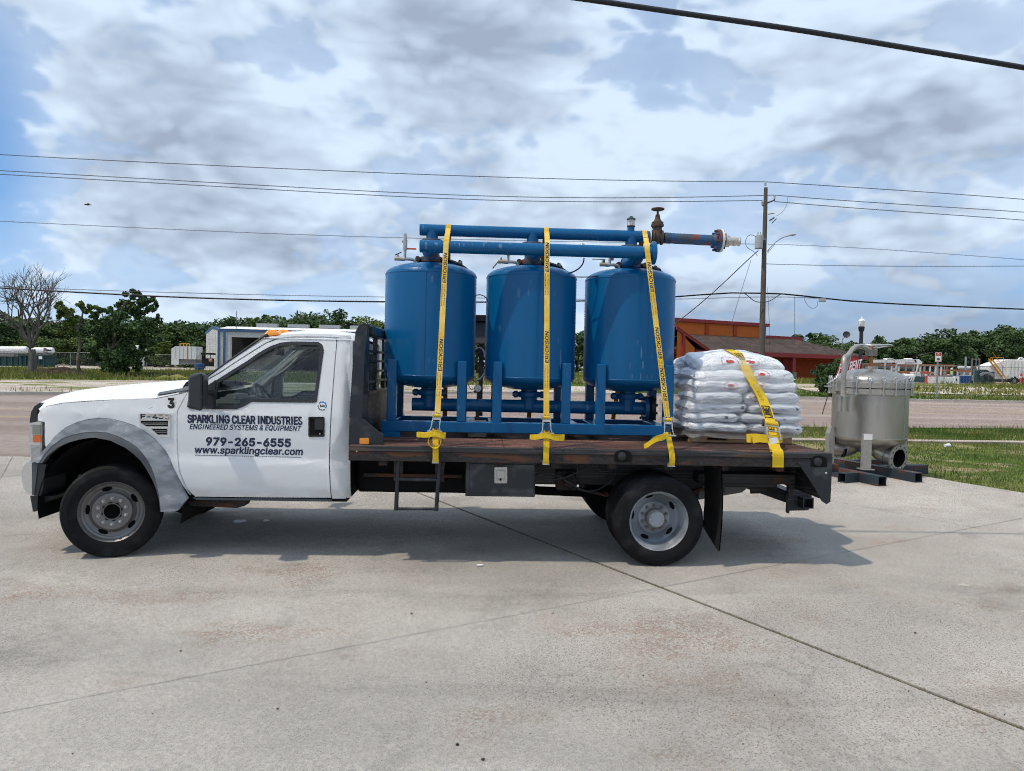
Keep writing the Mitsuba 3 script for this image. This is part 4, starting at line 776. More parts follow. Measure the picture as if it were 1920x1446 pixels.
# ---- wheels
def wheel_parts(holder, cx, cy, cz, steer, kind, side):
    """side -1: outer face towards the camera"""
    Mw = trimesh.transformations.rotation_matrix(math.radians(steer), (0, 0, 1)); Mw[:3, 3] = (cx, cy, cz)
    F_ = np.eye(4); F_[:3, :3] = np.array([[1, 0, 0], [0, 0, 1 if side > 0 else -1], [0, 1, 0]]) if False else np.array([[1., 0, 0], [0, 0, side], [0, -side, 0]])
    def put(m_): m_ = m_.copy(); m_.apply_transform(Mw@F_); return m_
    R0 = .403
    prof = [(.258, -.088), (.262, -.100), (.275, -.108), (.30, -.114), (.325, -.118), (.332, -.1165), (.335, -.119), (.36, -.116), (.376, -.108), (.380, -.1095), (.390, -.100), (.398, -.088), (R0-.001, -.074)]
    tread = []
    for c_ in (-.045, -.015, .015, .045): tread += [(R0, c_-.006), (R0-.012, c_-.0045), (R0-.012, c_+.0045), (R0, c_+.006)]
    prof = [(r, h) for r, h in prof]+tread+[(r, -h) for r, h in prof[::-1]]
    ty = lathe([(r, h) for r, h in prof], (0, 0, 0), (0, 0, 1), 72)
    bul = np.array(ty.vertices)                                        # flattened where it stands
    lowest = (Mw@F_)[:3, :3].T@np.array([0, 0, -1.]); s_ = bul@lowest; flat = np.clip(s_-(cz-.0025), 0, None); bul -= lowest*flat[:, None]
    part(holder, 'tyre', put(trimesh.Trimesh(bul, ty.faces[:, ::-1] if False else ty.faces, process=False)), 'rubber', 30)
    if kind == 'front':      # h > 0 is outward
        disc = m3.CrossSection([[(.066, .068), (.082, .074), (.145, .080), (.158, .076), (.166, .062), (.172, .045), (.192, .030), (.205, .030), (.225, .040), (.232, .040), (.232, .030), (.205, .020), (.19, .020), (.160, .038), (.150, .066), (.145, .070), (.066, .058)]], m3.FillRule.NonZero)
        barrel = [(.232, -.09), (.232, .045), (.238, .060), (.250, .066), (.252, .080), (.264, .086), (.2685, .098), (.262, .102), (.255, .094), (.246, .082), (.240, .070), (.224, .060), (.224, -.09)]
        rim_m, nut_r, nut_h, mats = 'rim_dark', .113, .078, 'zinc'; hole_r = .197
    else:
        disc = m3.CrossSection([[(r_, h_-.055) for r_, h_ in [(.070, -.030), (.085, -.026), (.142, -.026), (.150, -.032), (.165, -.045), (.200, -.056), (.222, -.054), (.232, -.046), (.236, -.056), (.222, -.066), (.200, -.068), (.160, -.056), (.142, -.038), (.070, -.040)]]], m3.FillRule.NonZero)
        barrel = [(.238, -.117), (.238, .02), (.246, .045), (.250, .07), (.262, .086), (.268, .097), (.262, .102), (.254, .094), (.242, .072), (.237, .045), (.228, .02), (.228, -.117)]
        rim_m, nut_r, nut_h, mats = 'rim_light', .113, -.081, 'rim_rusty'; hole_r = .197
    dm = disc.revolve(72)
    if dm.volume() < 0: pass
    for i in range(5):
        a = .55+i*2*math.pi/5; h_ = m3.Manifold.cylinder(.3, 1, 1, 20, True).scale([.020, .042, 1]).rotate([0, 0, math.degrees(a)]).translate([hole_r*math.cos(a), hole_r*math.sin(a), 0]); dm = dm-h_
    dmm = tm(dm)
    part(holder, 'wheel_disc', put(dmm), rim_m, 25)
    bl_ = m3.CrossSection([barrel], m3.FillRule.NonZero)
    if bl_.area() < 1e-9: bl_ = m3.CrossSection([barrel[::-1]], m3.FillRule.NonZero)
    part(holder, 'rim', put(tm(bl_.revolve(72))), rim_m, 25)
    part(holder, 'brake_drum', put(cyl((0, 0, -.09 if kind == 'front' else -.15), (0, 0, .0 if kind == 'front' else -.128), .215, 28)), 'gap_black', 30)
    for i in range(10):
        a = (i+.5)*2*math.pi/10; c = np.array([nut_r*math.cos(a), nut_r*math.sin(a), nut_h]); part(holder, 'lug_nut', put(lathe([(.0165, -.004), (.0165, .004), (.0125, .005), (.0125, .020), (.008, .027), (0, .028)], c, (0, 0, 1), 8)), mats, 35)
    if kind == 'front':
        part(holder, 'hub', put(lathe([(.075, .068), (.077, .074), (.066, .076), (.060, .072), (.056, .02), (.03, .0), (0, -.005)], (0, 0, 0), (0, 0, 1), 32)), 'gap_black', 40)
        part(holder, 'hub_ring', put(torus((0, 0, .077), .070, .006, (0, 0, 1), 32, 6)), 'rim_dark', True)
        for i in range(8): a = i*2*math.pi/8+.2; part(holder, 'hub_slot', put(obox((.076*math.cos(a), .076*math.sin(a), .081), (.014, .022, .002), rot(math.degrees(a), (0, 0, 1)))), 'gap_black', False)
    else:
        part(holder, 'hub', put(lathe([(.088, -.095), (.086, -.012), (.080, -.004), (.074, .0), (0, .002)], (0, 0, 0), (0, 0, 1), 32)), 'rim_rusty', 35)
        part(holder, 'axle_cap', put(lathe([(.072, -.002), (.070, .010), (.0, .012)], (0, 0, 0), (0, 0, 1), 32)), 'rim_light', 35)
        for i in range(8): a = i*2*math.pi/8; part(holder, 'cap_bolt', put(cyl((.058*math.cos(a), .058*math.sin(a), .010), (.058*math.cos(a), .058*math.sin(a), .018), .0075, 8)), 'zinc', 35)
wheel_parts(sub(TRUCK, 'front_wheel'), -.005, .285, .4, 17, 'front', -1)
wheel_parts(sub(TRUCK, 'front_wheel'), .0, 2.16, .4, 15, 'front', 1)
RX = 4.80
wheel_parts(sub(TRUCK, 'rear_wheel'), RX, .165, .4, 0, 'rear', -1)
def inner_tyre(y): 
    h_ = sub(TRUCK, 'rear_wheel'); t_ = lathe([(.258, -.09), (.29, -.112), (.34, -.118), (.38, -.106), (.402, -.075), (.402, .075), (.38, .106), (.34, .118), (.29, .112), (.258, .09)], (RX, y, .4), (0, 1, 0), 64); part(h_, 'tyre', t_, 'rubber', 30); part(h_, 'rim', cyl((RX, y-.05, .4), (RX, y+.05, .4), .26, 32), 'gap_black', 30)
inner_tyre(.43); inner_tyre(2.01); inner_tyre(2.275)

# ---- chassis
for y_ in (.78, 1.60): part(TRUCK, 'frame_rail', box(.62, 6.15, y_, y_+.08, .60, .84, .008), 'black_steel', 30)
for x_ in (1.6, 2.9, 3.9, 5.5, 6.0): part(TRUCK, 'cross_member', box(x_, x_+.10, .86, 1.60, .64, .80), 'gap_black', False)
part(TRUCK, 'fuel_tank', box(2.075, 3.12, .52, .77, .545, .88, .03), 'gap_black', 30)
part(TRUCK, 'frame_bracket', box(2.15, 3.05, .45, .50, .70, .73), 'rusty_rail', False)
for x_ in (2.42, 2.80): part(TRUCK, 'frame_bracket', box(x_, x_+.09, .46, .52, .66, .88, .006), 'black_steel')
part(TRUCK, 'drive_shaft', cyl((1.5, 1.22, .55), (4.6, 1.22, .44), .045, 12), 'gap_black', True); part(TRUCK, 'exhaust_pipe', tube(bez([(1.2, 1.9, .46), (3.0, 1.9, .48), (3.9, 1.85, .55)], 10), .045, 10), 'rusty_rail', True); part(TRUCK, 'muffler', cyl((3.0, 1.9, .48), (3.8, 1.87, .54), .11, 16, .02), 'rusty_rail', 40)
part(TRUCK, 'gearbox', box(.9, 1.9, 1.02, 1.42, .45, .70, .06), 'gap_black')
part(TRUCK, 'rear_axle', cyl((RX, .3, .42), (RX, 2.14, .42), .075, 14), 'gap_black', True); part(TRUCK, 'differential', tm(m3.Manifold.sphere(.19, 24).translate([RX, 1.22, .42])), 'gap_black', True)
for y_ in (.70, 1.70):
    for j in range(4): part(TRUCK, 'leaf_spring', strip(bez([(RX-.75+j*.12, y_, .60-j*.016), (RX, y_, .50-j*.016), (RX+.70-j*.12, y_, .62-j*.016)], 12), [0, 1, 0], .075, .012), 'rusty_rail', False)
part(TRUCK, 'spring_hanger', box(3.95, 4.15, .68, .78, .56, .75, .01), 'rusty_rail'); part(TRUCK, 'spring_hanger', box(5.45, 5.60, .68, .78, .56, .78, .01), 'black_steel')
part(TRUCK, 'valve_block', lathe([(0, 0), (.06, .01), (.075, .05), (.06, .10), (.0, .11)], (4.08, .60, .66), (0, 1, 0), 16), 'rusty_rail', 40); part(TRUCK, 'valve_rod', cyl((4.14, .62, .70), (4.14, .62, .88), .008, 6), 'wire_grey', True)
for j, pts in enumerate([[(3.72, .55, .74), (3.9, .56, .68), (4.1, .55, .74), (4.35, .6, .84)], [(3.70, .52, .70), (3.95, .54, .72), (4.05, .56, .66), (4.5, .62, .70)], [(3.74, .6, .80), (3.84, .58, .84), (3.95, .58, .86)], [(4.3, .6, .82), (4.36, .58, .77), (4.44, .58, .77), (4.48, .6, .83)]]): part(TRUCK, 'brake_hose', tube(bez(pts, 14), .007, 5), 'wire_grey', True)
part(TRUCK, 'rear_tank', prism([(5.42, .44), (5.86, .52), (5.93, .58), (5.95, .70), (5.42, .70)], .95, 1.5), 'machine_grey', 30)
part(TRUCK, 'rear_beam', box(5.30, 6.25, .60, .75, .66, .76, .008), 'black_steel'); part(TRUCK, 'rear_beam', prism([(5.9, .56), (6.38, .40), (6.38, .50), (6.0, .66), (5.6, .68), (5.6, .60)], .98, 1.46), 'black_steel', False)
part(TRUCK, 'hitch_plate', prism(px2([(1476, 874), (1524, 874), (1522, 934), (1516, 957), (1476, 958)], .72), .72, .74), 'black_steel', False); part(TRUCK, 'hitch_plate', prism(px2([(1476, 874), (1524, 874), (1522, 934), (1516, 957), (1476, 958)], .72), 1.70, 1.72), 'black_steel', False)
part(TRUCK, 'hitch_flange', box(xz(1476, 900, .72)[0]-.006, xz(1476, 900, .72)[0]+.006, .66, .719, .37, .83), 'black_steel', False)
hc = at(1516, 944, .60); hx, hz = hc[0], hc[2]; w_ = .052
part(TRUCK, 'hitch_tube', cat(box(hx-w_, hx+w_, .60, 1.75, hz+w_-.010, hz+w_), box(hx-w_, hx+w_, .60, 1.75, hz-w_, hz-w_+.010), box(hx-w_, hx-w_+.010, .60, 1.75, hz-w_+.011, hz+w_-.011), box(hx+w_-.010, hx+w_, .60, 1.75, hz-w_+.011, hz+w_-.011)), 'black_steel', False)
# step ladder
for a, b in (((747, 862), (742.5, 957)), ((824.5, 862), (818, 958))):
    part(TRUCK, 'ladder_post', tube([at(*a, .06), at(*b, .06)], .0185, 10), 'black_paint', True)
part(TRUCK, 'ladder_rung', tube([at(744, 954, .06), at(819, 954.5, .06)], .013, 8), 'black_paint', True); part(TRUCK, 'ladder_rung', tube([at(746, 899, .06), at(822, 899.5, .06)], .016, 8), 'black_paint', True)
# tool box
tb = sub(TRUCK, 'tool_box'); q0, q1 = xz(873.5, 868, .08), xz(1003, 932.5, .08)
part(tb, 'box', box(q0[0], q1[0], .085, .60, q1[1], .905, .006), 'black_paint'); part(tb, 'door', box(q0[0]+.035, q1[0]-.012, .072, .084, q1[1]+.03, .885, .004), 'black_paint')
lt = rpoly(px2([(927, 876), (951, 876), (951, 906.5), (927, 906.5)], .06), .012); part(tb, 'latch_plate', prism(lt, .066, .0715), 'satin_steel', 30); lt2 = rpoly(px2([(930.5, 881), (947.5, 881), (947.5, 901.5), (930.5, 901.5)], .06), .008); part(tb, 'latch_recess', prism(lt2, .0645, .0658), 'zinc', 30); part(tb, 'latch_handle', box(*[f(xz(931.5, 890, .06)[0], xz(946, 890, .06)[0]) for f in (min, max)], .058, .0640, xz(940, 897, .06)[1], xz(940, 883, .06)[1], .002), 'satin_steel')
c_ = xz(938.5, 899.5, .06); part(tb, 'keyhole', cyl((c_[0], .056, c_[1]), (c_[0], .0642, c_[1]), .010, 14), 'gap_black', True)
# mud flaps
for y0, y1 in ((.04, .58), (1.86, 2.40)):
    x_ = 5.33; part(TRUCK, 'mud_flap', cat(grid([[(x_+.02*math.sin(t*3)+.012*s, y0+(y1-y0)*s, .90-.76*t+(.12*(t > .9)*s if t > .9 else 0)) for s in np.linspace(0, 1, 8)] for t in np.linspace(0, 1, 14)]), grid([[(x_+.012+.02*math.sin(t*3)+.012*s, y0+(y1-y0)*s, .90-.76*t+(.12*(t > .9)*s if t > .9 else 0)) for s in np.linspace(0, 1, 8)] for t in np.linspace(0, 1, 14)])), 'black_rubber', True)
# ---- the flat bed
BX0, BX1 = 2.085, 6.315
deck = sub(TRUCK, 'deck')
cuts = [BX0, 2.86, 3.42, 4.10, 4.86, 5.60, BX1]
for a, b in zip(cuts[:-1], cuts[1:]): part(deck, 'plate', box(a+.0015, b-.0015, .042, 2.40, 1.022, 1.034, .002), 'rusty_deck', False)
part(TRUCK, 'bed_subframe', box(BX0+.02, BX1-.05, .16, 2.30, .93, 1.02), 'black_steel', False)
for i in range(9): x_ = BX0+.25+i*.5; part(TRUCK, 'bed_joist', box(x_, x_+.07, .06, 2.38, .86, .93), 'rusty_rail', False)
for y0, y1, yo in ((0, .040, -.001), (2.402, 2.44, 2.4)):
    part(TRUCK, 'side_rail', cat(box(BX0, BX1, y0, y1, .985, 1.036, .005)), 'black_steel', False); part(TRUCK, 'side_channel', box(BX0, BX1, y0+.006, y1-.004, .905, .9845, .003), 'rusty_rail', False)
for a, b in ((783, 800), (858, 915), (1000, 1030), (1078, 1120), (1255, 1300), (1345, 1395)):
    xa, xb = xz(a, 840, 0)[0], xz(b, 840, 0)[0]; part(TRUCK, 'stake_pocket', box(xa, xb, .045, .075, 1.0341, 1.0353), 'gap_black', False)
for (a, b) in ((1168, 855.5), (1535, 866)):
    c = np.array(xz(a, b, 0)); D_ = [(c[0]-.075, c[1]-.048), (c[0]+.075, c[1]-.048)]+[(c[0]+.075*math.cos(t), c[1]+.01+.045*math.sin(t)) for t in np.linspace(0, math.pi, 12)]
    part(TRUCK, 'light_pocket', prism(D_, -.003, .0005), 'gap_black', False); part(TRUCK, 'marker_lamp', lathe([(.038, 0), (.036, .010), (.02, .016), (0, .018)], (c[0]-.01, -.003, c[1]), (0, -1, 0), 18), 'black_plastic', 40)
# tail skirt
sk = px2([(1496, 867), (1561, 856), (1557, 940), (1550, 945.5), (1541, 940), (1528, 915)], 0); part(TRUCK, 'tail_skirt', prism(sk, -.002, .010), 'black_paint', False); part(TRUCK, 'tail_skirt', prism(sk, 2.43, 2.442), 'black_paint', False)
part(TRUCK, 'tail_plate', box(BX1-.012, BX1, .011, 2.428, .60, 1.02), 'black_steel', False)
for a, b in ((1548.5, 887),): c = xz(a, b, 0); part(TRUCK, 'skirt_bolt', cyl((c[0], -.012, c[1]), (c[0], -.002, c[1]), .011, 10), 'chrome', True)
c = xz(669, 846.5, 0); part(TRUCK, 'rail_bolt', cyl((c[0], -.010, c[1]), (c[0], 0, c[1]), .008, 10), 'chrome', True)
# headboard
hb_ = sub(TRUCK, 'headboard'); pp = px2([(656, 784), (661, 707), (666, 640), (668, 622), (674, 611), (681, 607.5), (690, 607.5), (690, 614), (688, 640), (684.5, 671), (680, 786)], .16)
for y0 in (.12, 2.14): part(hb_, 'post', prism(pp, y0, y0+.18), 'black_paint', 30)
zt_ = pp[:, 1].max(); x0_, x1_ = pp[5][0]-.02, pp[5][0]+.075
part(hb_, 'top_beam', box(x0_, x1_, .30, 2.14, zt_-.10, zt_-.002, .015), 'black_paint')
part(hb_, 'lower_panel', box(x0_+.01, x0_+.025, .30, 2.14, 1.04, 1.46), 'black_steel', False); part(hb_, 'panel_ledge', box(x0_+.005, x0_+.06, .30, 2.14, 1.462, 1.485), 'black_paint', False)
for z_ in (1.56, 1.655, 1.75, 1.84): part(hb_, 'bar', box(x0_+.015, x0_+.045, .30, 2.14, z_, z_+.022), 'black_paint', False)
for y_ in (.30, .86, 1.54, 2.08): part(hb_, 'upright', box(x0_+.012, x0_+.05, y_, y_+.06, 1.486, zt_-.101), 'black_paint', False)
gs = px2([(655.5, 785), (680, 785.5), (719.5, 816), (719, 834), (653.5, 835.5)], .09)
for y0 in (.085, 2.33): part(hb_, 'gusset', prism(gs, y0, y0+.022), 'black_paint', False)
am = rpoly(px2([(674.5, 821.5), (692, 821.5), (692, 832.5), (674.5, 832.5)], .08), .008); part(hb_, 'marker_light', prism(am, .066, .085), 'orange_lens', 40)

# ================================================================ the blue filter skid
SK = thing('filter_skid', 'blue skid of three upright filter tanks with pipes standing on the truck bed', 'filter skid')
YC = 1.18; DK = 1.0345
tx_ = [2.69, 3.705, 4.715]; TR = .457
zb_t, zb_s, zt_s, zt_t = 1.515, 1.63, 2.63, 2.735           # bottom, lower seam, upper seam, top of the dome (at the axis)
for i, x_ in enumerate(tx_):
    t_ = sub(SK, 'tank')
    dome = [(TR*math.sin(a), zt_s+.004+.122*(1-(1-math.cos(a))**1.0) if False else zt_s+.004+.125*math.cos(a)) for a in np.linspace(math.pi/2, 0, 12)]
    bot = [(TR*math.sin(a), zb_s-.002-.125*math.cos(a)) for a in np.linspace(0, math.pi/2, 12)]
    wob = lathe(bot+[(TR, zb_s+.02), (TR, zb_s+.5), (TR, zt_s-.02)]+dome, (x_, YC, 0), (0, 0, 1), 72)
    part(t_, 'shell', wob, 'blue_paint', 30)
    for z_ in (zb_s, zt_s): part(t_, 'weld_seam', lathe([(TR, -.007), (TR+.0035, -.004), (TR+.0035, .004), (TR, .007)], (x_, YC, z_), (0, 0, 1), 72), 'blue_paint', True)
    a_ = -1.62+.12*i; part(t_, 'vertical_seam', tube([(x_+(TR+.0005)*math.cos(a_), YC+(TR+.0005)*math.sin(a_), z_) for z_ in (zb_s, zt_s)], .004, 6), 'blue_paint', True)
    # manway on the shoulder, far right of the dome
    mn = sub(SK, 'manway'); mc = np.array([x_+.25, YC+.10, zt_s+.095]); ma = np.array([.42, .12, .9]); ma /= np.linalg.norm(ma)
    part(mn, 'neck', cyl(mc-ma*.08, mc+ma*.015, .125, 28), 'blue_paint', 40); part(mn, 'cover', lathe([(0, .0), (.150, .0), (.152, .014), (.13, .022), (.06, .030), (0, .031)], mc+ma*.016, ma, 28), 'black_paint', 40); part(mn, 'yoke', tube(bez([mc+ma*.03-frame(ma)[:3, 0]*.13, mc+ma*.07, mc+ma*.03+frame(ma)[:3, 0]*.13], 8), .016, 8), 'black_paint', True); part(mn, 'knob', cyl(mc+ma*.05, mc+ma*.095, .02, 10), 'black_paint', True)
    # legs
    for sx in (-1, 1):
        for sy in (-1, 1):
            lx = x_+sx*.335; ly = YC+sy*.345
            ztop = 1.78 if sy < 0 else 1.80
            part(SK, 'leg', cat(box(lx-.044, lx+.044, ly-.05, ly+.05, 1.1925, ztop, .006)) if True else None, 'blue_paint', 30)
    # bottom nozzle with grooved coupling
    nz = sub(SK, 'bottom_nozzle'); part(nz, 'pipe', cyl((x_, YC, 1.31), (x_, YC, 1.55), .082, 28), 'blue_paint', 40)
    part(nz, 'coupling', lathe([(.082, 0), (.105, .004), (.112, .02), (.112, .045), (.105, .06), (.082, .065)], (x_, YC, 1.425), (0, 0, 1), 28), 'blue_paint', 40)
    for sx in (-1, 1): part(nz, 'coupling_ear', cat(obox((x_+sx*.135, YC, 1.457), (.07, .06, .07), None, .02), cyl((x_+sx*.150, YC-.06, 1.457), (x_+sx*.150, YC+.06, 1.457), .014, 8)), 'blue_paint', 40)
    # top valve: body on the tank, branch to the near pipe, riser to the far pipe
    vb = sub(SK, 'top_valve'); part(vb, 'neck', cyl((x_, YC, zt_t-.02), (x_, YC, zt_t+.03), .10, 28), 'blue_paint', 40); part(vb, 'body', lathe([(0, 0), (.085, 0), (.095, .02), (.085, .05), (.078, .09), (.082, .13), (.095, .15), (.095, .19), (.07, .20), (0, .20)], (x_, YC, zt_t+.025), (0, 0, 1), 28), 'blue_paint', 40)
    part(vb, 'lower_coupling', lathe([(.09, 0), (.108, .005), (.112, .03), (.108, .055), (.09, .06)], (x_, YC, zt_t+.03), (0, 0, 1), 28), 'chipped_blue', 40)
    for sx in (-1, 1): part(vb, 'coupling_bolt', cat(cyl((x_+sx*.135, YC-.075, zt_t+.06), (x_+sx*.135, YC+.05, zt_t+.06), .026, 10), obox((x_+sx*.125, YC, zt_t+.06), (.05, .05, .05), None, .012)), 'cast_iron', 40)
    part(vb, 'upper_coupling', lathe([(.08, 0), (.104, .005), (.110, .022), (.104, .04), (.08, .045)], (x_, YC, 2.955), (0, 0, 1), 28), 'chipped_blue', 40)
    part(vb, 'riser', cyl((x_, YC, 2.93), (x_, YC, 3.10), .060, 24), 'blue_paint', 40)
    part(vb, 'branch', cyl((x_, YC, 2.85), (x_, .72, 2.85), .056, 24), 'blue_paint', 40); part(vb, 'branch_coupling', lathe([(.056, 0), (.078, .005), (.082, .02), (.078, .035), (.056, .04)], (x_, .93, 2.85), (0, 1, 0), 24), 'chipped_blue', 40)
    # sample valve on the left shoulder
    sv = sub(SK, 'air_valve'); c = np.array([x_-.16, YC-.18, zt_s+.085])
    q = [c, c+[0, 0, .045], c+[-.04, -.01, .055], c+[-.10, -.02, .055]]; part(sv, 'elbow', tube(bez(q, 10), .016, 10), 'zinc', True); part(sv, 'tee', cat(cyl(c+[-.09, -.02, .055], c+[-.13, -.02, .055], .022, 12), cyl(c+[-.09, -.02, .05], c+[-.09, -.02, .19], .013, 10)), 'zinc', 40)
    part(sv, 'ball_valve', cat(cyl(c+[-.19, -.02, .055], c+[-.13, -.02, .055], .020, 12), cyl(c+[-.16, -.02, .06], c+[-.16, -.02, .095], .010, 8)), 'brass', 40)
    if i == 0:
        part(sv, 'upper_valve', cat(cyl(c+[-.09, -.02, .14], c+[-.09, -.02, .24], .021, 12), cyl(c+[-.09, -.02, .24], c+[-.09, -.02, .30], .014, 10), cyl(c+[-.12, -.02, .225], c+[-.09, -.02, .225], .013, 8)), 'zinc', 40); part(sv, 'red_lever', obox(c+[-.03, -.02, .155], (.10, .014, .016), None, .004), 'safety_red'); part(sv, 'lever', obox(c+[-.155, -.02, .105], (.07, .014, .008), rot(-25, (0, 1, 0))), 'cast_iron', False)
    elif i == 1:
        part(sv, 'upper_valve', cat(cyl(c+[-.09, -.02, .12], c+[-.09, -.02, .19], .020, 12)), 'zinc', 40); part(sv, 'red_lever', obox(c+[-.12, -.02, .19], (.10, .014, .014), rot(20, (0, 1, 0)), .004), 'print_red'); part(sv, 'lever', obox(c+[-.215, -.02, .02], (.085, .014, .010), rot(-52, (0, 1, 0))), 'cast_iron', False)
    else:
        part(sv, 'upper_valve', cat(cyl(c+[-.07, -.02, .10], c+[-.07, -.02, .20], .020, 12)), 'cast_iron', 40); part(sv, 'lever', cat(obox(c+[-.20, -.02, .105], (.13, .014, .006)), cyl(c+[-.15, -.02, .06], c+[-.15, -.02, .10], .012, 8)), 'cast_iron', False)
# base frame: beams butt at the corners
x0s, x1s, y0s, y1s = 2.262, 5.068, .78, 1.58
part(SK, 'beam', box(x0s, x1s, y0s, y0s+.10, 1.09, 1.192, .006), 'blue_paint'); part(SK, 'beam', box(x0s, x1s, y1s-.10, y1s, 1.09, 1.192, .006), 'blue_paint')
for x_ in (x0s, 3.04, 3.29, 4.06, 4.30, x1s-.12): part(SK, 'cross_beam', box(x_+.001, x_+.12, y0s+.1005, y1s-.1005, 1.095, 1.189, .005), 'blue_paint')
for x_ in (x0s, 3.72, x1s-.18):
    for y_ in (y0s, y1s-.10): part(SK, 'foot', box(x_, x_+.18, y_+.003, y_+.097, DK, 1.0895, .004), 'blue_paint')
# manifold pipes
pu0, pu1 = 2.565, 4.90; pl0, pl1 = at(787, 464, .70)[0], at(1222, 480, .70)[0]
def pipe_x(name, x0, x1, y, z0, z1, r, mat='blue_paint'): return part(SK, name, lathe([(r*.9, 0), (r, .004), (r, x1-x0), (r*.9, x1-x0), (0, x1-x0-.002)][0:4]+[(0, x1-x0)], (x0, y, z0), (x1-x0, 0, z1-z0), 36), mat, 40)
def capped(name, a, b, r, mat='blue_paint', n=36): L = np.linalg.norm(np.array(b)-a); return part(SK, name, lathe([(0, 0), (r-.004, 0), (r, .005), (r, L-.005), (r-.004, L), (0, L)], a, np.array(b)-a, n), mat, 40)
capped('outlet_header', (pu0, YC, 3.094), (pu1, YC, 3.094), .058)
capped('inlet_header', (pl0, .70, 2.855), (pl1, .70, 2.855), .0585)
capped('drain_header', (2.52, YC, 1.335), (4.90, YC, 1.335), .066)
fl_ = sub(SK, 'inlet_flange'); part(fl_, 'flange', cyl((pl1-.004, .70, 2.855), (pl1+.03, .70, 2.855), .112, 32, .004), 'blue_paint', 40)
part(fl_, 'elbow', tube(bez([(pl1-.14, .74, 2.85), (pl1-.16, .86, 2.80), (pl1-.2, 1.0, 2.80)], 8), .05, 14), 'blue_paint', True)
fd = sub(SK, 'drain_flange'); part(fd, 'flange', cyl((4.885, YC, 1.335), (4.925, YC, 1.335), .128, 32, .004), 'blue_paint', 40); part(fd, 'gasket', cyl((4.926, YC, 1.335), (4.945, YC, 1.335), .12, 32), 'gap_black', 40)
part(fd, 'blind_flange', cyl((4.946, YC, 1.335), (4.985, YC, 1.335), .13, 32, .004), 'black_paint', 40)
for j in range(8): a = j*math.pi/4+.39; part(fd, 'bolt', cyl((4.86, YC+.105*math.cos(a), 1.335+.105*math.sin(a)), (5.01, YC+.105*math.cos(a), 1.335+.105*math.sin(a)), .014, 8), 'black_paint', 35)
# pressure gauge and drain cock between the first two tanks
gg = sub(SK, 'pressure_gauge'); gx_, gz_ = at(895, 728, .95)[0]+.02, at(895, 728, 1.18)[2]
gx_ = at(896, 728, YC)[0]; part(gg, 'case', cyl((gx_, YC-.05, gz_), (gx_, YC-.015, gz_), .038, 24, .004), 'zinc', 40); part(gg, 'dial', cyl((gx_, YC-.0515, gz_), (gx_, YC-.0502, gz_), .031, 24), 'paper_white', False); part(gg, 'needle', obox((gx_+.006, YC-.0535, gz_-.006), (.028, .002, .003), rot(40, (0, 1, 0))), 'print_black', False); part(gg, 'stem', cyl((gx_, YC-.03, 1.39), (gx_, YC-.03, gz_-.036), .010, 8), 'cast_iron', True); part(gg, 'tee', cyl((gx_-.04, YC-.03, 1.475), (gx_+.01, YC-.03, 1.475), .012, 8), 'cast_iron', True)
part(gg, 'tube', tube(bez([(gx_-.04, YC-.03, 1.475), (gx_-.10, YC-.06, 1.46), (gx_-.2, YC-.05, 1.43)], 10), .004, 5), 'black_rubber', True); part(gg, 'tube', tube(bez([(gx_-.03, YC-.03, gz_+.0), (gx_-.07, YC-.05, gz_-.01), (gx_-.11, YC-.05, gz_+.06), (gx_-.14, YC-.04, gz_+.10), (gx_-.08, YC-.03, gz_+.09), (gx_-.02, YC-.03, gz_+.035)], 20), .004, 5), 'black_rubber', True)
dc = sub(SK, 'drain_cock'); part(dc, 'body', cat(cyl((gx_, YC, 1.27), (gx_, YC, 1.20), .018, 12), obox((gx_, YC-.01, 1.205), (.06, .05, .04), None, .012)), 'cast_iron', 40)
# vent cap on the outlet header
vx = at(1183, 430, YC)[0]; vc = sub(SK, 'vent_cap'); part(vc, 'stub', cyl((vx, YC, 3.14), (vx, YC, 3.185), .036, 20), 'blue_paint', 40); part(vc, 'base', cyl((vx, YC, 3.186), (vx, YC, 3.20), .042, 20, .003), 'cast_iron', 40); part(vc, 'cage', cyl((vx, YC, 3.20), (vx, YC, 3.262), .028, 16), 'off_white', 40)
for j in range(6): a = j*math.pi/3; part(vc, 'cage_rod', cyl((vx+.036*math.cos(a), YC+.036*math.sin(a), 3.20), (vx+.036*math.cos(a), YC+.036*math.sin(a), 3.265), .003, 6), 'zinc', True)
part(vc, 'hood', lathe([(.046, 0), (.044, .008), (.02, .022), (.012, .034), (0, .036)], (vx, YC, 3.263), (0, 0, 1), 20), 'machine_green', 40)
hn = at(1096, 464, .70)[0]; part(SK, 'gauge_nub', tm(m3.Manifold.sphere(.028, 16).translate([float(hn), .86, 2.93])), 'zinc', True)
part(SK, 'hose', tube(bez([(hn, .72, 2.79), (hn-.005, .72, 2.75), (hn-.05, .8, 2.69), (hn-.12, .9, 2.665), (hn-.20, 1.0, 2.66)], 16), .007, 6), 'black_rubber', True); part(SK, 'hose', tube(bez([(hn-.20, 1.0, 2.655), (hn-.02, .9, 2.63), (hn+.14, .9, 2.64), (hn+.22, 1.0, 2.67)], 14), .006, 6), 'black_rubber', True)
part(SK, 'hose', tube(bez([(3.13, 1.0, 2.42), (3.17, 1.0, 2.44), (3.22, 1.0, 2.43), (3.26, 1.05, 2.38)], 10), .005, 5), 'black_rubber', True)
part(SK, 'clear_hose', tube(bez([(3.13, 1.55, 1.90), (3.20, 1.55, 1.93), (3.26, 1.5, 1.82), (3.25, 1.45, 1.66), (3.14, 1.4, 1.57)], 16), .009, 6), 'off_white', True)
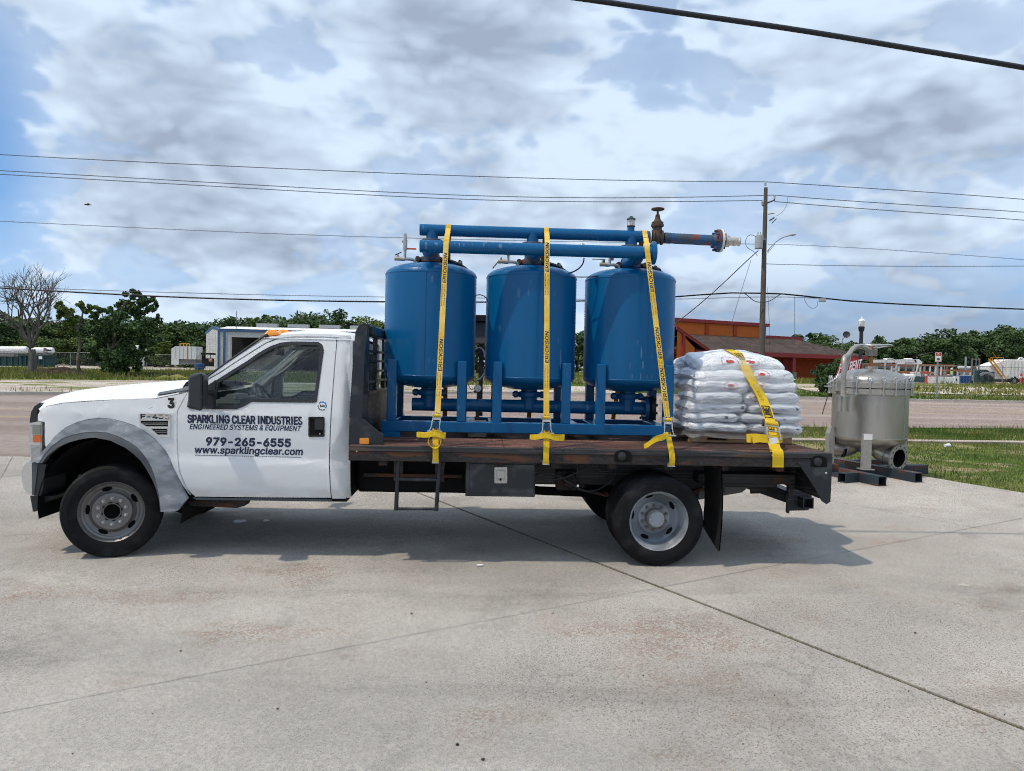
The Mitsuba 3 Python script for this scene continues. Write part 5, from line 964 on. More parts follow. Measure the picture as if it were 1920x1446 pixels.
cbx = sub(SK, 'control_box'); part(cbx, 'case', box(3.10, 3.33, 1.90, 2.06, 1.98, 2.22, .008), 'machine_grey'); part(cbx, 'hood', box(3.06, 3.36, 1.86, 2.1, 2.225, 2.30, .008), 'black_paint'); part(cbx, 'bracket', cat(box(3.19, 3.24, 1.98, 2.03, 1.2, 1.98), box(3.19, 3.24, 1.581, 2.03, 1.2, 1.24)), 'black_paint', False)
# gate valve and discharge pipe
gv = sub(SK, 'gate_valve'); vx2 = at(1232, 448, YC)[0]; zc = 3.094
part(gv, 'body', cat(lathe([(.05, 0), (.075, .005), (.075, .022), (.05, .03), (.05, .09), (.075, .098), (.075, .115), (.05, .12)], (vx2-.06, YC, zc-.005), (1, 0, 0), 24), tm(m3.Manifold.sphere(.07, 20).scale([.7, .8, 1.1]).translate([float(vx2), YC, float(zc)]))), 'cast_iron', 35)
part(gv, 'bonnet', lathe([(.05, .03), (.045, .10), (.064, .105), (.066, .125), (.058, .128), (.060, .150), (.045, .155), (.028, .185), (.022, .22), (.024, .225), (.012, .23), (.010, .285), (0, .285)], (vx2, YC, zc), (0, 0, 1), 24), 'cast_iron', 35)
for j in range(4): a = j*math.pi/2+.78; part(gv, 'bonnet_bolt', cyl((vx2+.055*math.cos(a), YC+.055*math.sin(a), zc+.095), (vx2+.055*math.cos(a), YC+.055*math.sin(a), zc+.14), .009, 8), 'cast_iron', 35)
part(gv, 'handwheel', cat(torus((vx2, YC, zc+.283), .058, .010, (0, 0, 1), 26, 8), *[tube([(vx2, YC, zc+.278), (vx2+.055*math.cos(a), YC+.055*math.sin(a), zc+.283)], .007, 6) for a in np.arange(5)*1.2566], cyl((vx2, YC, zc+.27), (vx2, YC, zc+.295), .013, 10)), 'cast_iron', 40)
part(SK, 'white_ring', cyl((4.903, YC, zc), (4.915, YC, zc), .06, 28), 'off_white', 40)
xp0, xp1 = vx2+.07, at(1345, 450, YC)[0]; za_, zb2 = zc-.008, at(1345, 451.5, YC)[2]
def dp(t): return np.array([xp0+(xp1-xp0)*t, YC, za_+(zb2-za_)*t])
dpk = sub(SK, 'discharge_pipe'); part(dpk, 'pipe', cyl(dp(0), dp(1), .054, 32), 'chipped_blue', 40); part(dpk, 'threaded_end', cat(*[torus(dp(t), .054, .004, dp(1)-dp(0), 28, 6) for t in (.02, .05, .08, .11)]), 'cast_iron', True)
fo = sub(SK, 'outlet_flange'); ax_ = (dp(1)-dp(0))/np.linalg.norm(dp(1)-dp(0))
part(fo, 'blue_flange', lathe([(.054, -.05), (.075, -.01), (.115, -.006), (.115, .022), (.05, .022)], dp(1), ax_, 32), 'chipped_blue', 35); part(fo, 'white_flange', lathe([(.05, .023), (.116, .023), (.116, .045), (.07, .05), (.05, .06)], dp(1), ax_, 32), 'off_white', 35)
F_ = frame(ax_)
for j in range(8): a = j*math.pi/4+.2; o_ = dp(1)+(F_[:3, 0]*math.cos(a)+F_[:3, 1]*math.sin(a))*.095; part(fo, 'bolt', cyl(o_-ax_*.04, o_+ax_*.065, .0125, 8), ['cast_iron', 'chipped_blue'][j % 2], 35)
part(SK, 'camlock', lathe([(.048, .05), (.046, .075), (.060, .08), (.06, .12), (.044, .13), (.04, .16), (.046, .165), (.046, .19), (.040, .195), (.040, .215), (.044, .22), (.044, .235), (.03, .235), (.03, .15), (0, .15)], dp(1), ax_, 28), 'aluminium', 35)
for sy in (-1, 1): part(SK, 'cam_arm', obox(dp(1)+ax_*.10+[0, sy*.066, 0], (.05, .012, .02), None, .004), 'aluminium')
# loose wooden block under the drain cock
single('wood_block', 'small wooden block lying on the skid beam under the drain valve', 'block', box(gx_-.09, gx_+.09, y0s+.16, y0s+.34, 1.1925 if False else 1.035, 1.19, .004), 'kerb_concrete')

# ================================================================ ratchet straps
def thin_strap(label, px_top, px_rat, px_bot, seed, words):
    """runs from the near rail over both headers to the far rail"""
    k = thing('ratchet_strap', label, 'ratchet strap', None); w = .05
    xt = at(px_top[0], px_top[1], YC)[0]; xl = at(px_top[2], px_top[3], .62)[0]; xb = at(px_bot, 870, -.01)[0]; xr = at(px_rat, 795, .10)[0]
    A = np.array([xb, -.012, .902]); B = np.array([xb+.0, -.014, 1.0]); 
    lower = np.array([xl, .636, 2.87]); crest1 = np.array([xl+.005, .675, 2.922]); 
    up1 = np.array([xt, 1.118, 3.105]); top = np.array([xt, YC, 3.157]); up2 = np.array([xt+.0, 1.243, 3.10]); end = np.array([xt-.05, 2.447, 1.0]); end2 = np.array([xt-.05, 2.449, .91])
    rat = B+(lower-B)*.10; rat_t = B+(lower-B)*.165; rat[0] = xr
    n1 = 24; main = [rat_t+(lower-rat_t)*t for t in np.linspace(0, 1, n1)]
    for q in main: q[0] += 0
    path = np.array(main+[crest1, crest1*.5+up1*.5+[0, 0, .006], up1, top-[0, .03, .008], top, top+[0, .03, -.008], up2]); part(k, 'webbing', strip(path, [1, 0, 0], w, .003), 'yellow_webbing', False)
    part(k, 'far_webbing', strip(np.array([up2+(end-up2)*t for t in np.linspace(0, 1, 12)]+[end2]), [1, 0, 0], w, .003), 'old_webbing', False)
    low = np.array([rat+[0, 0, 0], B+[0, -.001, 0], A]); part(k, 'anchor_webbing', strip(bez([rat, B+(rat-B)*.4+[0, -.006, 0], B+[0, -.004, 0], A], 12), [1, 0, 0], w, .004), 'bright_webbing', False); part(k, 'hook', cat(box(A[0]-.03, A[0]+.03, -.02, .01, .895, .905), box(A[0]-.03, A[0]+.03, .0, .012, .905, .93)), 'zinc', False)
    # ratchet: two cheeks, bars and the handle
    u = (lower-B)/np.linalg.norm(lower-B); u = rat_t-rat+(lower-B)*.0; u = u/np.linalg.norm(u); nrm = np.cross([1, 0, 0], u); nrm = nrm if nrm[1] < 0 else -nrm
    rg = sub(k, 'ratchet'); mid = (rat+rat_t)/2
    def rb(c, s): 
        m_ = obox((0, 0, 0), s, None, min(s)*.2); Mx = np.eye(4); Mx[:3, 0], Mx[:3, 1], Mx[:3, 2] = [1, 0, 0], -nrm, u
        if np.linalg.det(Mx[:3, :3]) < 0: Mx[:3, 1] = nrm
        m_.apply_transform(Mx); m_.apply_translation(c); return m_
    L = np.linalg.norm(rat_t-rat)
    for sx in (-1, 1): part(rg, 'cheek', rb(mid+np.array([sx*.031, 0, 0])+nrm*.012+u*.02, (.004, .036, L*.85)), 'zinc'); part(rg, 'handle_side', tube([mid+u*.02+np.array([sx*.034, 0, 0])+nrm*.025, mid-u*.06+np.array([sx*.036, 0, 0])+nrm*.03, rat-u*.035+np.array([sx*.048, 0, 0])+nrm*.035], .0042, 6), 'zinc', True); part(rg, 'gear', cyl(mid+u*.05+np.array([sx*.034, 0, 0])+nrm*.012, mid+u*.05+np.array([sx*.042, 0, 0])+nrm*.012, .024, 10), 'zinc', 35)
    part(rg, 'drum', tube([mid+u*.05+np.array([-.03, 0, 0])+nrm*.012, mid+u*.05+np.array([.03, 0, 0])+nrm*.012], .016, 10), 'bright_webbing', True); part(rg, 'plate', rb(mid+u*.018+nrm*.022, (.062, .004, .022)), 'zinc'); part(rg, 'handle_bar', tube([rat-u*.035+np.array([-.062, 0, 0])+nrm*.035, rat-u*.035+np.array([.062, 0, 0])+nrm*.035], .0085, 8), 'satin_steel', True)
    # wound-up tail
    R = np.random.default_rng(seed)
    tl = sub(k, 'tail'); c = rat-u*.045+nrm*.03; ss = 1 if seed != 3 else .8; tilt = 0 if seed != 3 else .35
    lp = [c+np.array([.135*s*ss-(.10 if seed == 3 else 0), -.012-.035*math.cos(1.5*s)-.006*R.random(), tilt*.16*s-.016*s*s+.006*math.sin(5*s+seed)]) for s in np.linspace(-1, .62 if seed != 2 else 1., 16)]; part(tl, 'loop', strip(lp, np.column_stack([np.zeros(16), .15+.25*np.sin(np.linspace(0, 4, 16)+seed), np.ones(16)]), .038, .003), 'bright_webbing', False)
    lq = [q+np.array([0, -.020-.010*math.cos(6*i/16+seed), -.006-.010*(i/16)]) for i, q in enumerate(lp)]; part(tl, 'loop', strip(lq, [0, .1, 1], .038, .003), 'bright_webbing', False); e_ = [lp[-1], lp[-1]+[.014, -.009, -.002], lq[-1]]; part(tl, 'fold', strip(bez(e_, 6), [0, .12, 1], .038, .003), 'bright_webbing', False); e_ = [lp[0], lp[0]+[-.014, -.009, -.002], lq[0]]; part(tl, 'fold', strip(bez(e_, 6), [0, .12, 1], .038, .003), 'bright_webbing', False)
    if seed == 1:
        a = np.linspace(.2, 5.6, 22); lo = np.array([c+np.array([.005+.055*math.cos(t+2.2), -.035-.004*t, -.07+.055*math.sin(t+2.2)]) for t in a]); part(tl, 'loop', strip(lo, np.column_stack([np.sin(a)*.3, -np.ones(22), np.cos(a)*.3]), .04, .003), 'bright_webbing', False)
    # printing along the webbing, read upwards
    pm = np.array(main); segL = np.linalg.norm(lower-rat_t); ul_ = (lower-rat_t)/segL; nl = np.cross([1, 0, 0], ul_); nl = nl if nl[1] < 0 else -nl
    for s0, wd in words:
        t = text('ERICKSON', .030, .0006, False, width=.30, shear=.15, heavy=.05); o_ = rat_t+ul_*(segL*s0)+np.array([.017, 0, 0])+nl*.0019
        part(k, 'lettering', place(t, o_, ul_, (-1, 0, 0)), 'print_black', False)
        for dx, wt in ((-.018, '3300 lbs/1497 kgs WLL'), (.006, 'www.ericksonmfg.com')):
            t = text(wt, .011, .0005, False, width=.22); o_ = rat_t+ul_*(segL*s0-.235)+np.array([-dx-.004, 0, 0])+nl*.0019; part(k, 'small_print', place(t, o_, ul_, (-1, 0, 0)), 'print_black', False)
    t = text('ERICK', .028, .0006, False, heavy=.05, width=.15, shear=.15); o_ = rat-u*.01+np.array([.016, 0, 0])+nrm*.005; part(k, 'lettering', place(t, o_, u, (-1, 0, 0)), 'print_black', False)
    return k
thin_strap('yellow ratchet strap over the leftmost blue tank', (841, 422, 836, 462), 817, 816.5, 1, [(.24, 0), (.76, 0)])
thin_strap('yellow ratchet strap over the middle blue tank', (1024, 430, 1026, 468), 1024, 1023.5, 2, [(.30, 0), (.845, 0)])
thin_strap('yellow ratchet strap over the rightmost blue tank, leaning left towards its top', (1207, 438, 1214, 480), 1250, 1259, 3, [(.10, 0), (.34, 0), (.74, 0)])

# ================================================================ pallet and sand bags
PX0, PX1, PY0, PY1 = 5.27, 6.30, .82, 1.90
PL = thing('pallet', 'wooden pallet under the wrapped stack of sand bags', 'pallet')
for y_ in (PY0, (PY0+PY1)/2-.02, PY1-.04):
    b = tm(polyset([(PX0, DK), (PX1, DK), (PX1, 1.125), (PX0, 1.125)], [rpoly([(PX0+.16, DK-.02), (PX0+.38, DK-.02), (PX0+.38, 1.085), (PX0+.16, 1.085)], .02), rpoly([(PX1-.38, DK-.02), (PX1-.16, DK-.02), (PX1-.16, 1.085), (PX1-.38, 1.085)], .02)]).extrude(.04)) if False else prism(PX0*0+np.array([(PX0, DK+.018), (PX0+.17, DK+.018), (PX0+.18, 1.08), (PX0+.38, 1.08), (PX0+.39, DK+.018), (PX1-.39, DK+.018), (PX1-.38, 1.08), (PX1-.18, 1.08), (PX1-.17, DK+.018), (PX1, DK+.018), (PX1, 1.125), (PX0, 1.125)]), y_, y_+.04)
    part(PL, 'stringer', b, 'pallet_wood', False)
for i in range(7): y_ = PY0-.005+i*(PY1-PY0-.09)/6; part(PL, 'deck_board', box(PX0-.004, PX1+.004, y_, y_+.10, 1.1255, 1.142, .002), 'pallet_wood')
for i in range(3): y_ = PY0+i*(PY1-PY0-.10)/2; part(PL, 'bottom_board', box(PX0, PX1, y_, y_+.10, DK, DK+.0175, .002), 'pallet_wood')
def bag(L, W, H, seed, sag=.0):
    """a full plastic sack: pillow with pinched, sealed ends (L along x, W along y)"""
    n, m = 34, 26; U = np.linspace(-1, 1, n); V = np.linspace(0, 2*np.pi, m, endpoint=False); P_ = []
    for u in U:
        e = (1-abs(u)**9)**.36 if abs(u) < 1 else 0; wv = 1-.08*abs(u)**6
        row = []
        for a in V:
            c, s = math.cos(a), math.sin(a); ey = np.sign(c)*abs(c)**.52; ez = np.sign(s)*abs(s)**.62
            row.append((u*L/2, ey*W/2*wv*(.82+.18*e), ez*H/2*max(e, .05)))
        P_.append(row)
    P_ = np.array(P_); q = P_.reshape(-1, 3); q = q+np.stack([meshkit.fbm(q*[5, 5, 9]+seed*3.7+k*9, 3, seed+k)-.5 for k in range(3)], 1)*[.03, .03, .045]
    q = q+np.column_stack([q[:, 0]*0, q[:, 0]*0, (meshkit.noise(q*[11, 7, 0]+seed, seed)-.5)*.02]); q[:, 2] -= sag*(q[:, 0]/(L/2))**2
    I, J = np.meshgrid(np.arange(n-1), np.arange(m), indexing='ij'); f = np.stack([I*m+J, I*m+(J+1) % m, (I+1)*m+(J+1) % m, (I+1)*m+J], -1).reshape(-1, 4)
    f = np.vstack([f[:, [0, 1, 2]], f[:, [0, 2, 3]]]); caps = [[0*m+(j+1) % m, j, 0] for j in range(1, m-1)]+[[(n-1)*m, (n-1)*m+j, (n-1)*m+j+1] for j in range(1, m-1)]
    return trimesh.Trimesh(q, np.vstack([f, np.array([[0, j+1, j] for j in range(1, m-1)]), np.array(caps[m-2:])]), process=False)
def seal(L, W, seed):
    r = np.random.default_rng(seed); out = []
    for sx in (-1, 1): out.append(strip([(sx*(L/2+.004), y, r.normal(0, .006)) for y in np.linspace(-W*.40, W*.40, 9)], [1, 0, .2*sx], .045, .003))
    return cat(out)
names = ['bottom', 'second', 'third', 'fourth', 'fifth', 'sixth', 'top']
Hs = [.098, .10, .108, .115, .118, .125, .135]; z_ = 1.143
def crowned(q): return q
for L_ in range(7):
    H = Hs[L_]; inset_ = [0, .0, .01, .035, .05, .075, .13][L_]; zc_ = z_+H/2*.93
    for row, yc in (('front', .80+.20), ('back', 1.68)):
        for col in (0, 1):
            if row == 'back' and L_ < 4: continue
            seed = L_*4+col*2+(row == 'back'); r = np.random.default_rng(seed+100)
            Wd_ = .60; mid_ = (PX0+PX1)/2; half = (PX1-PX0)/2+.055-inset_
            if L_ >= 5 and row == 'front' and col == 1 and L_ == 5: pass
            split = [.04, -.06, .03, -.02, .05, .10, .02][L_]; a, b = ((mid_-half, mid_+split-.005) if col == 0 else (mid_+split+.005, mid_+half))
            y0 = yc-.03+([0, .0, .005, .02, .03, .05, .13][L_] if row == 'front' else 0)+r.normal(0, .008)
            m_ = bag(b-a, Wd_, H*[1.05, 1.05, 1.08, 1.16, 1.2, 1.2, 1.15][L_], seed, .0); s_ = seal(b-a-.02, Wd_, seed); Mx = trimesh.transformations.rotation_matrix(r.normal(0, .02), (0, 0, 1))@trimesh.transformations.rotation_matrix((.10 if L_ == 6 else .05 if L_ == 5 else 0)*(1 if col else -1)+r.normal(0, .012), (0, 1, 0)); Mx[:3, 3] = ((a+b)/2, y0, zc_)
            if L_ >= 5 and row == 'front': Mx = Mx@trimesh.transformations.rotation_matrix(.10*(L_-4), (1, 0, 0))
            m_.apply_transform(Mx); s_.apply_transform(Mx)
            k = thing('sand_bag', f'white plastic sand bag, {"left" if col == 0 else "right"} bag of the {names[L_]} layer in the {row} row', 'sand bag', 'sand bags stacked on the pallet')
            part(k, 'sack', m_, 'bag_plastic', True); part(k, 'sealed_ends', s_, 'bag_plastic', False)
            # prints on the faces that show
            def onbag(t, u, v, hgt_=0.): 
                """lay lettering on the near face of the bag by dropping it along +y"""
                q = np.array(t.vertices); X = (a+b)/2+u+q[:, 0]; Z = zc_+v+q[:, 1]
                tri = trimesh.Trimesh(m_.vertices, m_.faces, process=False); vv = np.array(tri.vertices); nf = tri.vertex_normals[:, 1] < .25
                from scipy.spatial import cKDTree
                vs = vv[nf & (vv[:, 1] < y0+.12)]; d_, i_ = cKDTree(vs[:, [0, 2]]).query(np.column_stack([X, Z]), k=4); w = 1/(d_+.004); Yv = (vs[i_, 1]*w).sum(1)/w.sum(1)
                return trimesh.Trimesh(np.column_stack([X, Yv-.006-q[:, 2], Z]), t.faces, process=False)
            if row == 'front' and L_ in (0, 2) : part(k, 'lettering', onbag(text('PES-1  57850', .018, .0005, False, width=.18), -.07, -.012), 'print_grey', False)
            if row == 'front' and L_ in (0, 1, 2):
                part(k, 'corner_mark', onbag(box(-.018, .012, -.016, .016, 0, .0006), (b-a)/2-.055 if L_ != 1 else .12, .01), 'print_navy', False)
            if row == 'front' and L_ in (3, 4, 5, 6):
                R1 = .036 if L_ < 5 else .045; ox = .08 if col == 0 else -.16; 
                if L_ in (4, 6) or col == 1:
                    rg_ = m3.CrossSection.circle(R1*1.9, 40).scale([1, .62])-m3.CrossSection.circle(R1*1.78, 40).scale([1, .61]); part(k, 'round_emblem', onbag(tm(rg_.extrude(.0005).refine_to_length(.02)), ox, .006), 'print_pink', False)
                    ey = m3.CrossSection.circle(R1*.85, 24).scale([1.1, .42]); part(k, 'emblem_centre', onbag(tm(ey.extrude(.0005).refine_to_length(.02)), ox, .012), 'print_red', False)
                    t = text('SAND' if col else 'GRAVEL', R1*.30, .0005, True); q = np.array(t.vertices); q[:, 0] -= q[:, 0].mean(); t = trimesh.Trimesh(q, t.faces, process=False); part(k, 'lettering', onbag(t, ox, -R1*.85), 'print_red', False)
    z_ += H*.93
top_z = z_
# stretch film round the left end and over the top, loose at its foot
fm = thing('stretch_wrap', 'clear wrinkled stretch film wrapped around the stack of white sand bags', 'plastic wrap')
prof_z = np.linspace(1.10, top_z+.012, 44); ang_ = np.linspace(0, 2*math.pi, 97); rows = []; xm_ = (PX0+PX1)/2
for z in prof_z:
    ins = np.interp(z, [1.1, 1.40, 1.52, 1.62, 1.70, 1.77, 1.84, top_z+.012], [.0, .0, .035, .065, .11, .18, .27, .42]); row = []
    wav = .012*math.sin((z-1.143)/.103*2*math.pi-1.2)                    # drawn in between the layers
    for a in ang_:
        c, s = math.cos(a), math.sin(a); ex, ey = np.sign(c)*abs(c)**.34, np.sign(s)*abs(s)**.34; fr_ = 1 if s < 0 else .8
        row.append((xm_+(.605-ins*.85+wav)*ex+.004*math.sin(z*90+a*3), 1.325+(.705-ins*.75+wav)*ey*fr_+(.0), z+.012*math.sin(a*9)))
    rows.append(row)
part(fm, 'film', bumpy(grid(rows), .010, 8., 4), 'stretch_film', True)
part(fm, 'loose_tail', bumpy(grid([[(PX0-.10+.18*t+.03*s, .86-.10*t, 1.36-.30*t+.05*s) for s in np.linspace(-1, 1, 5)] for t in np.linspace(0, 1, 12)]), .012, 14., 6), 'stretch_film', True)
# wide strap over the bags
k = thing('ratchet_strap', 'wide yellow ratchet strap with black box letters across the white sand bags', 'ratchet strap'); w = .10
tp = at(1384, 664, 1.02); bt = at(1458, 868, -.012); bt0 = np.array([bt[0], -.014, 1.0]); bt1 = np.array([bt[0]+.004, -.014, .905]); mid1 = at(1428, 745, .62); m0 = at(1410, 712, .70)
far_ = np.array([tp[0]-.05, 2.448, 1.0])
pts = [bt0, at(1446, 805, .30), mid1, m0, at(1395, 684, .83), tp]; crv = bez(pts, 40); over = bez([tp, (tp[0]-.02, 1.15, tp[2]+.035), (tp[0]-.03, 1.55, tp[2]+.02), (tp[0]-.04, 1.95, tp[2]-.12), tuple(far_)], 24)
tan_ = np.gradient(np.vstack([crv, over[1:]]), axis=0); wd = np.cross(tan_, [0, -.55, .83]); wd = np.array([v if v[0] > 0 else -v for v in wd])
allp = np.vstack([crv, over[1:]]); part(k, 'webbing', strip(allp, wd, w, .003), 'bright_webbing', False); part(k, 'anchor_webbing', strip(bez([crv[3], bt0+[0, -.006, .01], bt0+[.002, -.004, -.03], bt1], 10), [1, 0, .0], w, .004), 'bright_webbing', False)
def on_strap(t, i0, lift=.003):
    """lettering on the strap from sample i0, reading up along it"""
    o_ = crv[i0]; u = crv[min(i0+5, 39)]-o_; u /= np.linalg.norm(u); W_ = wd[i0]/np.linalg.norm(wd[i0]); n_ = np.cross(u, -W_); n_ = n_ if n_[1] < 0 else -n_
    q = np.array(t.vertices); return trimesh.Trimesh(o_+q[:, :1]*u-W_*q[:, 1:2]+n_*(lift+q[:, 2:]), t.faces, process=False)
def boxed(word, L, i0):
    fr_ = (m3.CrossSection.square((L+.05, .078)).translate((-.025, -.039))-m3.CrossSection.square((L+.034, .062)).translate((-.017, -.031))); t = text(word, .050, .0006, False, width=L, heavy=.06); q = np.array(t.vertices); q[:, 1] -= .025
    part(k, 'lettering', on_strap(cat(tm(fr_.extrude(.0006)), trimesh.Trimesh(q, t.faces, process=False)), i0), 'print_black', False)
boxed('LINE', .13, 15); boxed('OVO', .10, 36)
for dx in (-.006, .010): t = text('www  5400 LBS WLL', .009, .0005, False, width=.12); q = np.array(t.vertices); q[:, 1] += dx; part(k, 'small_print', on_strap(trimesh.Trimesh(q, t.faces, process=False), 21), 'print_black', False)
rg = sub(k, 'ratchet'); ri = 9; o_ = crv[ri]; u = crv[14]-crv[4]; u /= np.linalg.norm(u); W_ = wd[ri]/np.linalg.norm(wd[ri]); n_ = np.cross(u, W_); n_ = n_ if n_[1] < 0 else -n_
def rb4(c, s):
    m_ = obox((0, 0, 0), s, None, min(s)*.2); Mx = np.eye(4); Mx[:3, 0], Mx[:3, 1], Mx[:3, 2] = W_, np.cross(u, W_), u; m_.apply_transform(Mx); m_.apply_translation(c); return m_
for sx in (-1, 1): part(rg, 'cheek', rb4(o_+W_*sx*.060+n_*.018+u*.02, (.005, .05, .22)), 'zinc'); part(rg, 'handle_side', rb4(o_+W_*sx*.055+n_*.035-u*.05, (.006, .022, .20)), 'zinc'); part(rg, 'gear', cyl(o_+W_*sx*.063+n_*.02+u*.12, o_+W_*sx*.075+n_*.02+u*.12, .034, 12), 'cast_iron', 35)
for s in (-.14, -.03, .045): part(rg, 'cross_bar', tube([o_+u*s-W_*.055+n_*.042, o_+u*s+W_*.055+n_*.042], .008, 8), 'satin_steel', True)
part(rg, 'drum', tube([o_+u*.12-W_*.058+n_*.02, o_+u*.12+W_*.058+n_*.02], .024, 12), 'bright_webbing', True)
fr2 = text('E', .05, .0006, True, width=.04); q = np.array(fr2.vertices); q[:, 1] -= .025; part(k, 'lettering', on_strap(trimesh.Trimesh(q+[0, 0, .004], fr2.faces, process=False), 10, .004), 'print_black', False); fr2 = text('DVO', .05, .0006, True, width=.10); q = np.array(fr2.vertices); q[:, 1] -= .025; part(k, 'lettering', on_strap(trimesh.Trimesh(q, fr2.faces, process=False), 5, .005), 'print_black', False)
tl = sub(k, 'tail'); c = np.array(at(1437, 822, .22)); 
for j in range(3):
    lp = bez([c+[-.16+.01*j, -.02*j, -.005*j], c+[-.10, -.02*j-.012, .004], c+[0, -.02*j-.03, -.004], c+[.10, -.02*j-.01, -.004], c+[.15-.02*j, -.02*j, .0]], 14); part(tl, 'loop', strip(lp, [0, .25, 1], .075, .003), 'bright_webbing', False)
a = np.linspace(math.pi*.5, math.pi*1.5, 10); part(tl, 'fold', strip(np.array([c+[-.16+.03*math.cos(t), -.02+.022*math.sin(t), 0] for t in a]), [0, .25, 1], .075, .003), 'bright_webbing', False)
tg = at(1448, 826, .06); part(k, 'paper_tag', obox(tg+np.array([0, -.03, 0]), (.075, .002, .05), rot(-12, (0, 1, 0))), 'paper_white', False)

# ================================================================ the stainless filter vessel
VS = thing('filter_vessel', 'stainless steel filter vessel with bolted dome lid standing on black skid beams', 'filter vessel')
vb0 = gnd(1620, 900); VX, VY = 10.17, 6.25
dV = (np.array([VX, VY, 1])-CAM)@FW; sV = dV/FF
def vz(py, px=1630): return at(px, py, VY)[2]
VR = 65.5*sV
cX = at(1630, 780, VY)[0]; VX = cX
z_bot, z_sw, z_ring0, z_ring1, z_dome = vz(843), vz(818), vz(739), vz(716), vz(694)
bot = [(VR*math.sin(a), z_sw-(z_sw-z_bot)*math.cos(a)) for a in np.linspace(0, math.pi/2, 14)]
part(VS, 'shell', lathe(bot+[(VR, z_sw+.02), (VR, z_ring0)], (VX, VY, 0), (0, 0, 1), 64), 'stainless', 30)
part(VS, 'weld_seam', lathe([(VR, -.008), (VR+.004, 0), (VR, .008)], (VX, VY, z_sw), (0, 0, 1), 64), 'stainless', True); part(VS, 'vertical_seam', tube([(VX+VR*math.cos(-1.0)+.001, VY+VR*math.sin(-1.0), z) for z in (z_sw, z_ring0)], .006, 6), 'bead_blasted', True)
zm = (z_ring0+z_ring1)/2
part(VS, 'lower_ring', lathe([(VR-.01, 0), (VR+.035, 0), (VR+.04, .006), (VR+.04, zm-z_ring0-.008), (VR-.01, zm-z_ring0-.006)], (VX, VY, z_ring0), (0, 0, 1), 64), 'bead_blasted', 30); part(VS, 'gasket', lathe([(VR+.015, 0), (VR+.028, 0), (VR+.028, .016), (VR+.015, .016)], (VX, VY, zm-.008), (0, 0, 1), 64), 'gap_black', 30)
lid = sub(VS, 'lid'); part(lid, 'ring', lathe([(VR-.01, .008), (VR+.04, .008), (VR+.04, z_ring1-zm-.006), (VR+.034, z_ring1-zm), (VR-.02, z_ring1-zm)], (VX, VY, zm), (0, 0, 1), 64), 'bead_blasted', 30)
z_d = z_dome+.03
part(lid, 'dome', lathe([(VR*.985*math.sin(a), z_ring1-.004+(z_d-z_ring1)*math.cos(a)**.9) for a in np.linspace(math.pi/2*.999, .0, 22)], (VX, VY, 0), (0, 0, 1), 64), 'stainless', 40)
for j in range(20):
    a = j*2*math.pi/20+.13; rc = VR+.052; o_ = np.array([VX+rc*math.cos(a), VY+rc*math.sin(a), 0]); e = sub(VS, 'eye_bolt')
    part(e, 'rod', cyl(o_+[0, 0, z_ring0+.02], o_+[0, 0, z_ring1+.02], .013, 8), 'polished', True); part(e, 'eye', torus(o_+[0, 0, z_ring1+.055], .033, .010, (math.cos(a), math.sin(a), 0), 16, 6), 'polished', True); part(e, 'nut', cyl(o_+[0, 0, z_ring0-.005], o_+[0, 0, z_ring0+.035], .022, 6), 'polished', 20); part(e, 'lug', obox(o_+[-.03*math.cos(a), -.03*math.sin(a), zm-.05], (.06, .016, .05), rot(math.degrees(a), (0, 0, 1))), 'bead_blasted', False); part(e, 'lug', obox(o_+[-.03*math.cos(a+.05), -.03*math.sin(a+.05), zm+.045], (.06, .016, .04), rot(math.degrees(a), (0, 0, 1))), 'bead_blasted', False)
# davit: sleeve on the shell, bent pipe, handwheel over the centre
dvt = sub(VS, 'davit'); dy = VY-.62; dsx = at(1580, 760, dy)[0]; s2 = ((np.array([dsx, dy, 1.2])-CAM)@FW)/FF
def dz(py): return at(1580, py, dy)[2]
part(dvt, 'sleeve', lathe([(0, 0), (.105, 0), (.105, .02), (.085, .021), (.085, dz(742)-dz(771)-.02), (.108, dz(742)-dz(771)-.02), (.108, dz(742)-dz(771)), (0, dz(742)-dz(771))], (dsx, dy, dz(771)), (0, 0, 1), 24), 'stainless', 35)
part(dvt, 'sleeve_bracket', obox((dsx+.09, dy+.12, dz(757)), (.08, .20, .26), None, .01), 'stainless')
part(dvt, 'arm', tube(bez([(dsx, dy, dz(750)), (dsx, dy, dz(710)), (dsx+.005, dy+.01, dz(682)), (dsx+.03, dy+.05, dz(671)), (dsx+.10, dy+.13, dz(668)), (dsx+.30, dy+.36, z_d+.29), (VX+.02, VY, z_d+.28)], 40), .040, 16), 'bead_blasted', True)
part(dvt, 'brace', tube([(dsx+.02, dy+.02, dz(705)), (dsx+.30, dy+.36, z_d+.27)], .022, 10), 'bead_blasted', True)
part(dvt, 'screw', cyl((VX, VY, z_d-.01), (VX, VY, z_d+.38), .030, 12), 'rust_orange', True); part(dvt, 'screw_block', obox((VX, VY, z_d+.27), (.16, .12, .12), None, .01), 'machine_grey'); part(dvt, 'lid_boss', cyl((VX, VY, z_d-.01), (VX, VY, z_d+.03), .10, 20, .006), 'bead_blasted', 35)
hwz = z_d+.40; part(dvt, 'handwheel', cat(torus((VX+.02, VY, hwz), .29, .016, (0, 0, 1), 40, 8), *[tube(bez([(VX+.02, VY, hwz-.05), (VX+.02+.14*math.cos(a), VY+.14*math.sin(a), hwz-.035), (VX+.02+.29*math.cos(a), VY+.29*math.sin(a), hwz)], 6), .012, 6) for a in (0, 2.094, 4.19)]), 'polished', True)
